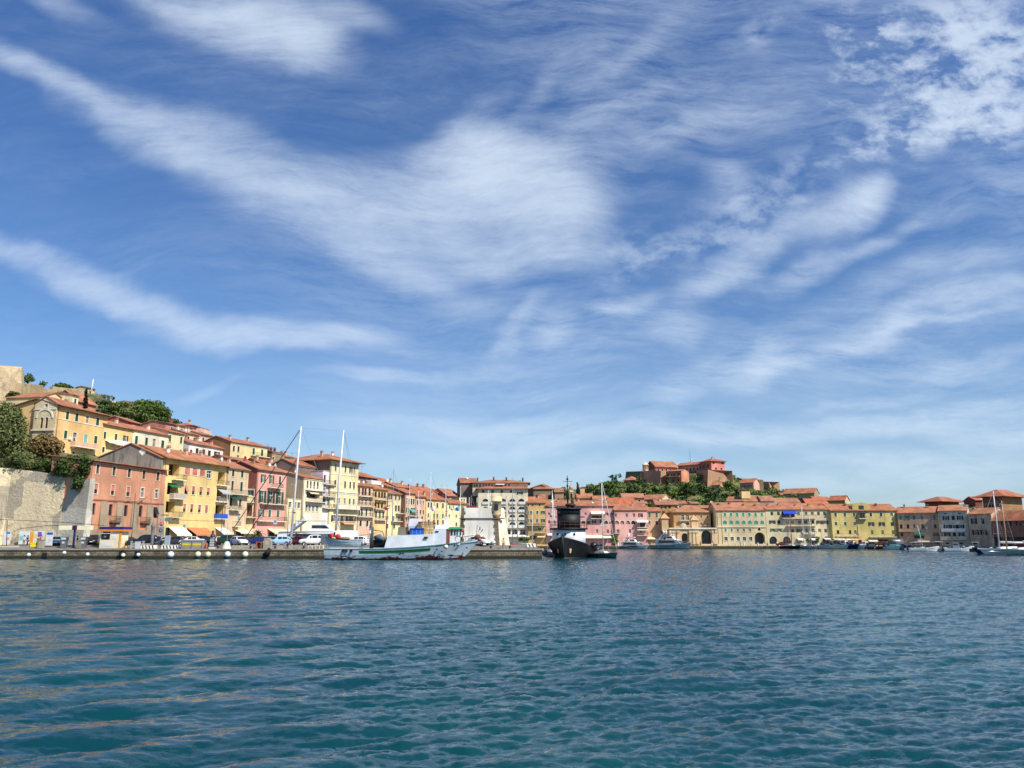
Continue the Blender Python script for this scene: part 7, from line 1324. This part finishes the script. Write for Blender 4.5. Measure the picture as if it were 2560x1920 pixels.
# deck gear
MB().lathe((fx_('U1',1500),-.6,2.45),[(0,-1.3),(.95,-1.3),(.95,-1.2),(.62,-1.15),(.62,1.15),(.95,1.2),(.95,1.3),(0,1.3)],0,18,'x').make('net_drum',paint((40,40,42),.7),t)
MB().tube([(fx_('U1',1400),-1.2,3.3),(fx_('U1',1520),-1.4,3.5),(fx_('U1',1640),-1.2,3.0)],[.35,.55,.3],0,10).make('net_heap',paint((100,112,124),.9),t)
MB().tube([(fx_('U1',1320),-1.8,1.6),(fx_('U1',1305),-1.8,fz('U1',500))],[.22,.2],0,10).tube([(fx_('U1',1360),-1.7,1.6),(fx_('U1',1350),-1.7,fz('U1',640))],.16).make('crane_post',paint((70,70,66),.6),t)
MB().tube([(fx_('U1',1298),-1.95,2.0),(fx_('U1',1293),-1.95,fz('U1',660))],.07).make('hydraulic_ram',CHROME,t)
MB().tube([(fx_('U1',1240),-1.5,fz('U1',700)),(fx_('U1',1600),-1.2,fz('U1',760)),(fx_('U1',1720),-1,2.2)],.09).make('gallows',paint((110,100,80),.7),t)
mx=fx_('U1',1705); MB().tube([(mx-.1,-1,2.0),(mx,-1,fz('S2',440)),(mx+.05,-1,fz('S2',110))],[.1,.08,.05]).tube([(mx-.6,-1,fz('S2',240)),(mx+.7,-1,fz('S2',240))],.04).make('mast',paint((64,58,54),.6),t)
def flag(name,label,r,pts,mat,mat2=None,Yf=None,par=None):
    P=[at(*px(r,*p),Yf or (Y-1)) for p in pts]; c=P[0]; rows=[]
    a,b_,c_,d_=P
    for i in range(7):
        f=i/6; rows.append([tuple((a.lerp(d_,f).lerp(b_.lerp(c_,f),g)-c)+Vector((0,.10*math.sin(f*7+g*4),0))) for g in [j/4 for j in range(5)]])
    m=MB(); m.grid(rows,0,True); m.grid([[(x,y+.02,z) for x,y,z in r_] for r_ in rows],0,True)
    if mat2:
        def Pq(u,v): return tuple((a.lerp(d_,u).lerp(b_.lerp(c_,u),v)-c)+Vector((0,.10*math.sin(u*7+v*4)-.025,0)))
        for (u0,u1,v0,v1) in ((0,1,.42,.58),(.35,.5,0,1)):
            for q in range(8):
                ua=u0+(u1-u0)*q/8; ub=u0+(u1-u0)*(q+1)/8; m.poly([Pq(ua,v0),Pq(ub,v0),Pq(ub,v1),Pq(ua,v1)],1)
    o=m.make(name,[mat,mat2 or mat]); 
    if par: o.parent=par; o.location=c-Vector(par.location)
    else: o.location=c; tag(o,label,'flag')
    return o
flag('flag','','U1',[(1715,20),(1700,130),(1540,195),(1520,110)],paint((206,80,80),.7),WHITE,Y-1,t)
# crates and tanks carried on the shelter deck
ct=empty('deck_tank',(x0+fx_('U1',2100),Y,fz('U2',860)),0,'big olive grey plastic tank lashed on the shelter deck','tank'); zz=fz('U2',640)-fz('U2',860); MB().hexa([(-.6,-1,0),(.75,-1,0),(.75,.6,0),(-.6,.6,0),(-.5,-.95,zz),(.7,-.95,zz),(.7,.55,zz),(-.5,.55,zz)]).make('tank_body',paint((120,116,98),.8),ct); MB().box((.78,-1,0),(1.05,.6,zz*1.02)).make('frame',WOOD,ct)
zd=fz('U2',850); ct=empty('blue_crate',(x0+fx_('U2',300),Y-.8,zd),0,'bright blue fish crate on the shelter deck','crate'); MB().box((-.95,-.5,0),(1.05,.7,.85)).make('tub',paint((20,84,176),.5),ct); MB().box((-1.05,-.6,.85),(1.1,.8,1.0)).make('rim',paint((16,60,150),.5),ct); 
for x in (-.6,0,.6): MB().box((x-.04,-.53,.1),(x+.04,-.503,.84)).make('rib',paint((90,150,220),.5),ct)
ct=empty('white_ice_box',(x0+fx_('U2',240),Y+.3,zd),0,'stack of pale foam boxes behind the blue fish crate','box stack'); zq=fz('U2',400)-zd; MB().box((-1.0,-.5,0),(.95,.8,zq*.55)).make('foam_box',paint((196,204,214),.7),ct); MB().hexa([(-.95,-.45,zq*.551),(.8,-.45,zq*.551),(.8,.7,zq*.551),(-.95,.7,zq*.551),(-.9,-.4,zq),(1.2,-.4,zq*.97),(1.2,.6,zq*.97),(-.9,.6,zq)]).make('foam_box',paint((226,228,232),.7),ct)
ct=empty('fish_trap_stack',(x0+fx_('U2',540),Y-.3,zd),0,'tall stack of tan wooden fish traps beside the foam boxes','fish traps'); zq=fz('U2',480)-zd; rq=random.Random(3)
for i in range(5):
    m=MB(); z=zq*i/5; w=1.35-.05*i; hh_=zq/5-.04
    for x in [(-w+j*2*w/7) for j in range(8)]: m.box((x-.04,-.7,z),(x+.04,-.64,z+hh_))
    for zz in (z,z+hh_/2,z+hh_-.06): m.box((-w,-.639,zz),(w,.7,zz+.05))
    m.make('trap',paint([(176,140,90),(150,116,74),(196,164,110)][i%3],.85),ct)
ct=empty('person',(x0+fx_('U2',785),Y-1.6,fz('U2',700)),0); bpy.data.objects.remove(ct)
o=person('person in a light blue shirt on the deck of the fishing boat',0,Y-.5,30,(110,180,210),(60,70,90),z=fz('U2',840)); o.location.x=x0+fx_('U2',785)
ct=empty('tarpaulin_heap',(x0+fx_('U2',960),Y,z_w),0,'crumpled white tarpaulin on the wheelhouse top','tarpaulin'); zq=(fz('U2',520)-z_w)*.75; MB().hexa([(-.9,-1.6,0),(1.3,-1.6,0),(1.3,1,0),(-.9,1,0),(-.8,-1.4,zq*.8),(1.25,-1.4,zq),(1.2,.8,zq*1.1),(-.7,.8,zq*.6)]).make('cloth',paint((232,230,228),.85),ct)
MB().box((fx_('U2',1050),-.4,z_w),(fx_('U2',1130),.3,fz('U2',360))).make('funnel',paint((226,228,230),.5),t); MB().tube([(fx_('U2',1085),0,fz('U2',360)),(fx_('U2',1085),0,fz('S3',420))],[.07,.03]).tube([(fx_('U2',1060),0,fz('U2',210)),(fx_('U2',1120),0,fz('U2',200))],.04).make('aerial_mast',paint((120,50,44),.6),t)
fm=empty('flag_pole',(x0+fx_('U2',760),Y+.4,2),0); bpy.data.objects.remove(fm)
for (x,yt) in ((760,30),(1430,40),(1255,250)): MB().tube([(fx_('U2',x),.2,z_w-.5 if x>800 else 3.6),(fx_('U2',x),.2,fz('U2',yt))],.025).make('flag_staff',GREYM,t)
flag('flag','','U2',[(755,30),(750,190),(590,210),(640,110)],paint((232,216,214),.7),None,Y,t); flag('flag','','U2',[(1425,30),(1430,180),(1310,210),(1310,110)],paint((90,150,190),.7),None,Y,t)
# foredeck clutter
ty=MB(); rows=[]
for i in range(18):
    a=2*PI*i/18; rows.append([((.46+.16*math.cos(q))*math.cos(a),.2*math.sin(q),(.46+.16*math.cos(q))*math.sin(a)) for q in [2*PI*j/8 for j in range(8)]])
rows.append(rows[0]); ty.grid(rows,0,True,True); ty.make('tyre',RUBBER,t,(fx_('U2',1430),-1.5,fz('U2',970)))
m=MB(); zr=fz('U2',920)
m.tube([(fx_('U2',1500),-1.2,zr),(fx_('U2',1850),-.5,fz('U2',870))],.05)
for x in (1540,1620,1700,1780): m.tube([(fx_('U2',x),-1.0,fz('U2',1010)),(fx_('U2',x),-1.0,zr+.1)],.03)
m.make('bow_rail',paint((70,50,46),.6),t)
MB().tube([(fx_('U2',1890),0,2.9),(fx_('U2',1930),0,fz('U2',590))],.04).tube([(fx_('U2',1880),0,3),(fx_('U2',2010),0,fz('U2',640))],.03).tube([(fx_('U2',1900),0,3),(fx_('U2',2070),0,fz('U2',710))],.03).make('marker_pole',IRON,t)
MB().box((fx_('U2',1990),-.03,fz('U2',720)),(fx_('U2',2015),.03,fz('U2',640))).hexa([(fx_('U2',2030),-.03,fz('U2',770)),(fx_('U2',2055),-.03,fz('U2',770)),(fx_('U2',2055),.03,fz('U2',770)),(fx_('U2',2030),.03,fz('U2',770)),(fx_('U2',2070),-.03,fz('U2',700)),(fx_('U2',2095),-.03,fz('U2',700)),(fx_('U2',2095),.03,fz('U2',700)),(fx_('U2',2070),.03,fz('U2',700))]).make('marker_flag',DARK,t)
MB().ball((fx_('U2',1940),0,fz('U2',920)),.45,0,10,8,(1.2,1,1)).make('coiled_net',paint((110,84,56),.9),t); MB().ball((fx_('U2',2000),-.2,fz('U2',985)),.28,0,8,6).make('red_float',paint((206,60,84),.6),t); MB().ball((fx_('U2',1530),-1.5,fz('U2',730)),.35,0,8,6,(1.2,.6,.8)).make('red_cloth',paint((226,60,70),.8),t)
# registration on the bow and fenders
cv=bpy.data.curves.new('registration','FONT'); cv.body='4PF 1529'; cv.size=.62; cv.extrude=.01; cv.materials.append(DARK); o_=bpy.data.objects.new('reg',cv); COL.objects.link(o_); bpy.context.view_layer.update(); o=bpy.data.objects.new('registration_number',bpy.data.meshes.new_from_object(o_)); bpy.data.objects.remove(o_); COL.objects.link(o); o.parent=t; o.rotation_euler=(PI/2-.12,-.06,.12); o.location=(fx_('U2',1095),-2.98,fz('U2',1150)); o.scale=(.85,.85,.85)
o=MB().ball((0,0,0),.32,0,14,10).make('ball_fender',paint((232,222,200),.5),t,(fx_('U2',1135),-3.3,fz('U2',1180)))
for (x,y) in ((880,1255),(1010,1300),(1360,1260),(1395,1230),(1340,1135),(1660,1210)): 
    i_=min(len(fr)-1,int(round((fx_('U2',x)/L)*(len(fr)-1)))); yy=fr[i_][0][1][1]*.97; MB().ball((fx_('U2',x),yy+.05,fz('U2',y)),.12,0,8,6,(1.3,.8,.8)).make('hawse_hole',DARK,t)
for x in (630,710,840): MB().box((fx_('U1',x)-.2,-3.0,1.25),(fx_('U1',x)+.15,-2.6,1.62)).make('freeing_port',DARK,t)
# small wooden boat carried on the stern
d=empty('wooden_tender',(x0+fx_('U1',40),Y-.6,fz('U1',1175)),0,'small white wooden boat resting on the stern of the fishing boat','tender'); Ld=fx_('U1',1090)-fx_('U1',40); m=MB(); 
rows=hull(m,Ld,1.9,1.0,1.45,rake=.5,full=.5,tr=.6,flare=.62,boot=.1,n=14,keel=0); o=m.make('hull',[paint((206,218,226),.45,var=.25),paint((180,190,200),.6),WOOD],d); o.scale=(-1,1,1); o.location=(Ld,0,0)
MB().tube([(Ld-a[0][0][0],a[0][0][1],a[1]+.02) for a in rows],.045,0,5).make('gunwale',DARK,d); 
MB().ball((1.0,0,1.6),.42,0,10,8,(.9,.6,1.1)).make('red_buoy',paint((190,40,36),.6),d); MB().ball((2.0,0,1.5),.46,0,10,8,(1,.6,1)).make('red_buoy',paint((206,36,36),.6),d); MB().box((1.15,-.5,1.05),(1.5,-.1,1.45)).make('yellow_can',paint((222,226,60),.6),d); MB().ball((3.1,0,1.25),.55,0,10,6,(1.6,.9,.5)).make('net_heap',paint((150,130,100),.9),d); MB().ball((Ld-.05,-.55,.65),.3,0,8,6,(.6,.5,1.3)).make('fender',WHITE,d)
simple('grey_signboard','dark grey painted steel plate standing behind the small wooden boat','board',819,137,lambda m:(m.box((-.6,-.04,.5),(.6,.04,2.2)),m.box((-.5,-.03,0),(-.4,.03,.5)),m.box((.4,-.03,0),(.5,.03,.5))),paint((100,106,112),.6))
# --- tug ---
Y=134.5; t=empty('tugboat',(X_(1404,Y-.5),Y-.3,0),math.radians(-90-13),'black harbour tug seen bow on with a tall black wheelhouse','tugboat'); HB=paint((19,21,24),.62,var=.4)
L=17.5; m=MB(); hull(m,L,6.4,1.35,3.35,rake=.7,full=.62,tr=.85,flare=.8,boot=.16,n=24,blunt=2.6); m.make('hull',[HB,paint((96,92,70),.7),paint((60,50,44),.8)],t,(-L,0,0))
m=MB(); m.tube([(.05,0,3.5),(-.35,0,1.4),(-.75,0,.1)],.14,0,8); m.make('stem',HB,t)
for s in (-1,1): 
    m=MB(); m.hexa([(-1.75,s*1.15,1.75),(-1.35,s*.85,1.75),(-1.35,s*.80,1.7),(-1.8,s*1.1,1.7),(-1.5,s*1.0,.85),(-1.4,s*.85,.85),(-1.4,s*.8,.8),(-1.5,s*.95,.8)]); m.make('anchor',paint((200,160,120),.7),t)
def ring(name,mat,cx,z0,z1,rx,ry,rx1=None,ry1=None,n=18,cap=True):
    rx1=rx1 or rx; ry1=ry1 or ry; rows=[[(cx+a*math.cos(2*PI*i/n),b2*math.sin(2*PI*i/n),z) for i in range(n)] for a,b2,z in ((rx,ry,z0),(rx1,ry1,z1))]; m=MB(); m.grid(rows,0,True,True,cap,cap); return m.make(name,mat,t)
ring('deckhouse',paint((214,218,222),.5,var=.2),-6.0,1.6,4.5,3.4,2.55); ring('bridge_deck',HB,-6.0,4.5,4.75,3.8,2.9)
for s in (-1.2,0,1.3): MB().ball((-6+3.4*math.cos(s/2.6)+.0,s,3.75),.22,0,10,6,(.3,1,1)).make('porthole',GL,t)
ring('wheelhouse',HB,-6.2,4.75,6.9,1.9,1.8); ring('wheelhouse_window',glass('tug_glass',(10,13,16)),-6.2,6.9,7.75,1.82,1.72); 
m=MB()
for i in range(10): a=2*PI*i/10; m.tube([(-6.2+1.88*math.cos(a),1.78*math.sin(a),6.88),(-6.2+1.88*math.cos(a),1.78*math.sin(a),7.78)],.06,0,5)
m.make('window_post',HB,t); ring('wheelhouse_roof',HB,-6.2,7.75,7.98,2.15,2.05,2.0,1.9)
MB().tube([(-6.9,.5,8),(-6.9,.5,9.7)],[.25,.22],0,10).make('funnel',HB,t); MB().ball((-6.7,.2,8.5),.4,0,8,6,(1,2.2,.8)).make('roof_gear',paint((60,36,36),.7),t)
zt=Zy(1192,Y); MB().tube([(-7.2,-.3,8),(-7.2,-.3,zt)],[.13,.05],0,7).tube([(-7.2,-1.9,zt-3.9),(-7.2,1.3,zt-3.7)],.06,0,5).tube([(-7.2,-1.0,zt-1.0),(-7.2,.5,zt-1.0)],.04,0,5).make('mast',HB,t)
for z in (zt-.6,zt-1.7,zt-2.6,zt-5): MB().ball((-7.15,-.3,z),.17,0,8,6,(1,1,1.5)).make('mast_light',DARK,t)
MB().box((-9.5,-2.3,6.55),(-7.0,-.9+3.0,6.65)).make('canopy',paint((90,34,30),.6),t)
m=MB()
for i in range(22):
    a=2*PI*i/22; x,y=-6+3.75*math.cos(a),2.85*math.sin(a); m.tube([(x,y,4.75),(x,y,5.75)],.03,0,4); a2=2*PI*(i+1)/22
    for z in (5.25,5.75): m.tube([(x,y,z),(-6+3.75*math.cos(a2),2.85*math.sin(a2),z)],.025,0,4)
m.make('railing',paint((110,54,42),.6),t)
for q,r_ in (((-9.5,3.35,1.9),.62),((-10.8,3.7,1.2),.55)): MB().ball(q,r_,0,14,10).make('ball_fender',paint((26,26,28),.35),t)
MB().ball((-3.2,-3.3,.9),.5,0,14,10).make('ball_fender',paint((110,112,116),.5),t)
MB().tube([(-.9,0,3.2),(-.9,0,3.75)],.16).tube([(-.9,-.3,3.6),(-.9,.3,3.6)],.07).make('bitt',HB,t)
t.scale=(1.12,1.12,1.06)
# --- other boats ---
sailboat('dark green hulled sailing boat moored beside the tug, bow towards us',1503,141,8.5,-62,1200,hullc=(90,116,110),boot=(30,60,50),cover=(40,44,80),mastx=.50,mr=.09)
sailboat('white masted sailing boat hidden behind the left side of the tug',1380,150,9,-80,1226,cover=(200,200,196),mr=.09)
t=sailboat('big classic ketch whose first tall white mast carries a dark mooring line',737,160,27,5,1066,cover=(236,236,232),mr=.24,spreader=3,mastx=.60,lean=.9,hullc=(236,236,232),fb=1.8)
zt=Zy(1074,160); MB().tube([(8.6,0,1.8),(8.9,0,zt*.6),(9.4,0,zt)],[.22,.2,.12],0,8).tube([(8.9,-1.6,zt*.45),(8.9,1.6,zt*.45)],.05).tube([(9,-1.3,zt*.72),(9,1.3,zt*.72)],.05).make('mizzen_mast',WHITE,t)
m=MB(); ropes(m,[((9.4,0,zt),(15.5,0,2)),((9.4,0,zt),(14,0,2))],.03); m.tube([(.9,0,Zy(1070,160)),(9.4,0,zt-.2)],.014,0,4,False); m.make('mizzen_rigging',GREYM,t)
m=MB(); ropes(m,[((.7,0,Zy(1075,160)),(-10.5,-2,Zy(1320,160)))],.075); ropes(m,[((.3,0,Zy(1150,160)),(-8.2,-2,Zy(1345,160)))],.085); m.make('furled_staysail',paint((40,38,44),.8),t)
myacht('large white motor yacht behind the parked cars, radar mast above its bridge',815,172,25,3,levels=2,domes=1,fbk=1.25,hs=1.25)
for a in [(985,182,11,8,1173,'sailing boat with a grey mast just right of the yellow house with balconies'),(1026,186,9,5,1198,'sailing boat with a shorter grey mast before the left salmon house'),(1048,190,8,0,1228,'small sailing boat with a thin mast before the right salmon house'),(1078,178,12,6,1180,'sailing boat with a white mast and dark red masthead before the deep yellow house'),(1116,180,9.5,0,1218,'sailing boat mast left of the blue flag'),(1174,176,9,-15,1243,'left of two thin white masts above the bastion parapet'),(1179,184,9,-15,1238,'right of two thin white masts above the bastion parapet'),(1222,176,10,-20,1226,'sailing boat mast rising behind the middle of the bastion'),(1265,160,10,-8,1238,'grey hulled sailing boat right of the yellow shirted person'),(1281,163,12,-12,1214,'blue grey sailing boat with the tallest mast behind the pier end'),(1293,158,9,-4,1272,'sailing boat with a red sail cover near the pier end'),(1330,168,9.5,-15,1275,'sailing boat with a dark blue cover left of the tug'),(1152,182,8,0,1215,'thin mast at the left edge of the bastion')]:
    cov=(176,36,36) if a[0]==1293 else [(60,70,120),(200,200,196),(50,60,90)][a[0]%3]
    sailboat(a[5],a[0],a[1],a[2],a[3],a[4],cover=cov,hullc=(150,176,184) if a[0] in(1265,1281) else (224,226,226),mr=.085,mastc=GREYM if a[0]%2 else WHITE)
smallboat('little white dinghy at the right end of the pier',1345,160,4.5,-20,top='none',group='small boats in the inner harbour')
smallboat('small white boat under a dark cover behind the yellow shirted person',1272,157,6,10,top='cover',topc=(60,80,90),group='small boats in the inner harbour')
smallboat('pale boat with a humped cream cover near the red sail cover',1308,159,6.5,8,top='cover',topc=(214,210,204),group='small boats in the inner harbour')
myacht('white motor yacht with a black hull band before the pink houses',1578,278,11.5,-32,stripe=(20,22,28),levels=2,domes=1,fbk=1.1)
myacht('larger grey white motor yacht with two domes before the arched sea gate',1671,277,15,-38,hullc=(170,184,184),levels=2,domes=2,fbk=1.2)
sailboat('old dark hulled sailing boat with two wooden masts at the far quay',1966,280,11,-80,1284,hullc=(34,34,44),cover=(90,60,50),mastc=paint((140,90,66),.6),mr=.14,group='boats moored stern to at the far quay',mastx=.5)
sailboat('second wooden masted boat close beside the old dark hulled one',1958,282,9,-80,1290,hullc=(50,40,40),cover=(90,60,50),mastc=paint((140,90,66),.6),mr=.14,group='boats moored stern to at the far quay')
sailboat('white bowed sailing boat with a tall mast right of the wooden masts',1996,281,10.5,-75,1262,group='boats moored stern to at the far quay',mr=.12); sailboat('second white sailing boat, shorter mast, before the third shop arch',2014,281,9,-78,1284,group='boats moored stern to at the far quay',mr=.11)
FB=[(2041,8,'screen',(230,230,228),'white open motor boat between the second sailing boat and the pale awning'),(2062,7.5,'top',(206,214,216),'pale grey motor boat with a canvas top before the right shop arch'),(2080,7.5,'top',(200,214,206),'pale green motor boat left of the navy launch'),(2100,8.5,'cabin',(20,26,90),'navy blue launch with white cabin'),(2119,7,'cabin',(232,232,228),'white cabin boat right of the navy launch'),(2135,5.5,'cover',(120,110,110),'grey inflatable under a dark cover'),(2150,6.5,'cabin',(190,204,214),'little round fronted cabin boat before the mustard house'),(2172,5,'none',(90,70,60),'low brown rowing boat at the mustard house'),(2190,5,'screen',(235,235,232),'small white runabout left of the red shop front'),(2206,6,'none',(226,226,226),'white inflatable with black tubes by the red shop front'),(2222,6,'cover',(90,140,140),'white boat with a teal cover by the dark doorway'),(2238,6.5,'screen',(34,44,100),'white and navy runabout at the corner of the mustard house'),(2252,5.5,'none',(60,60,64),'black inflatable left of the big speedboat')]
for i,(p,L,top,c,lab) in enumerate(FB): smallboat(lab,p,277 if p<2165 else 262,L,-80+7*(i%5),hullc=c,top=top,topc=(232,230,226) if i!=10 else (90,150,150))
for (p,Y,L,rz,top,c,tc,lab) in [(2288,215,6.5,-8,'screen',(234,236,236),(232,232,230),'big white speedboat with a raked windscreen'),(2268,222,5,-10,'top',(228,228,226),(234,234,230),'white boat with a white canvas top left of the big speedboat'),(2330,216,6.5,-6,'top',(210,206,196),(236,236,232),'long cream boat with a white canvas top right of the speedboat'),(2352,220,5.5,-10,'screen',(236,236,232),(200,200,196),'white runabout behind the long cream boat'),(2372,214,6,-8,'cabin',(230,232,234),(110,120,140),'white boat with a grey blue cabin top'),(2392,218,5,5,'screen',(236,236,234),(230,230,228),'small white runabout right of the grey blue cabin'),(2404,222,5,0,'cover',(40,44,50),(180,180,176),'dark little boat with pale cover near the rose house'),(2418,214,5.5,-6,'top',(36,40,60),(240,240,236),'navy boat with a white canvas top before the rose house'),(2432,220,5,6,'screen',(230,226,214),(230,230,228),'cream runabout left of the navy yacht hull')]:
    smallboat(lab,p,Y,L,rz,hullc=c,top=top,topc=tc,group='small motor boats moored on the far right')
sailboat('small white sailing boat, mast leaning left, behind the big speedboat',2287,228,8,-30,1314,group='boats moored on the far right',mr=.08,lean=-.9)
sailboat('navy hulled classic sailing yacht behind the white one at the right edge',2474,176,16,182,1228,hullc=(24,28,60),cover=(236,236,232),mr=.15,mastx=.62,group='classic yachts at the right edge',spreader=3,fb=1.25)
t=sailboat('white hulled classic sailing yacht with a long spoon bow at the right edge',2492,165,22,183,1252,hullc=(226,228,230),boot=(120,30,30),cover=(240,240,236),mr=.16,mastx=.72,group='classic yachts at the right edge',mastc=paint((176,150,120),.5),spreader=2,fb=1.2)
MB().box((-3,-.9,1.2),(1.2,.9,1.75)).make('deckhouse',paint((120,60,50),.6),t,(-4,0,0)); MB().tube([(-3.5,0,2.6),(-9,0,2.5)],[.3,.16],0,8).make('furled_sail',SAIL,t)
t=empty('pontoon',(X_(2452,161),161,0),0,'low dark mooring pontoon in front of the classic yachts','pontoon'); MB().box((-2.4,-.8,-.2),(2.6,.8,.28)).make('deck',paint((40,36,40),.7),t); MB().tube([(-1.2,-.6,.28),(-1.2,-.6,.8),(1.5,-.6,.8),(1.5,-.6,.28)],.04).make('rail',CHROME,t)
# cranes of masts in the far left basin already built; laundry and seagulls left out

# cables along the old wall
m=MB(); pts=[at(-20,1298,139.0),at(60,1301,140.4),at(120,1304,140.4),at(165,1306,140.2),at(225,1311,138.6),at(262,1314,138.6)]
m.tube(pts,.04,0,4,False); o=m.make('wall_cable',DARK); tag(o,'thin dark cable strung along the old retaining wall above the fuel pumps','cable')
m=MB(); m.tube([at(16,1370,137.9),at(18,1300,137.9)],.06,0,6); o=m.make('utility_pole',IRON); tag(o,'thin rusty pole standing in front of the old wall at the left edge','pole')
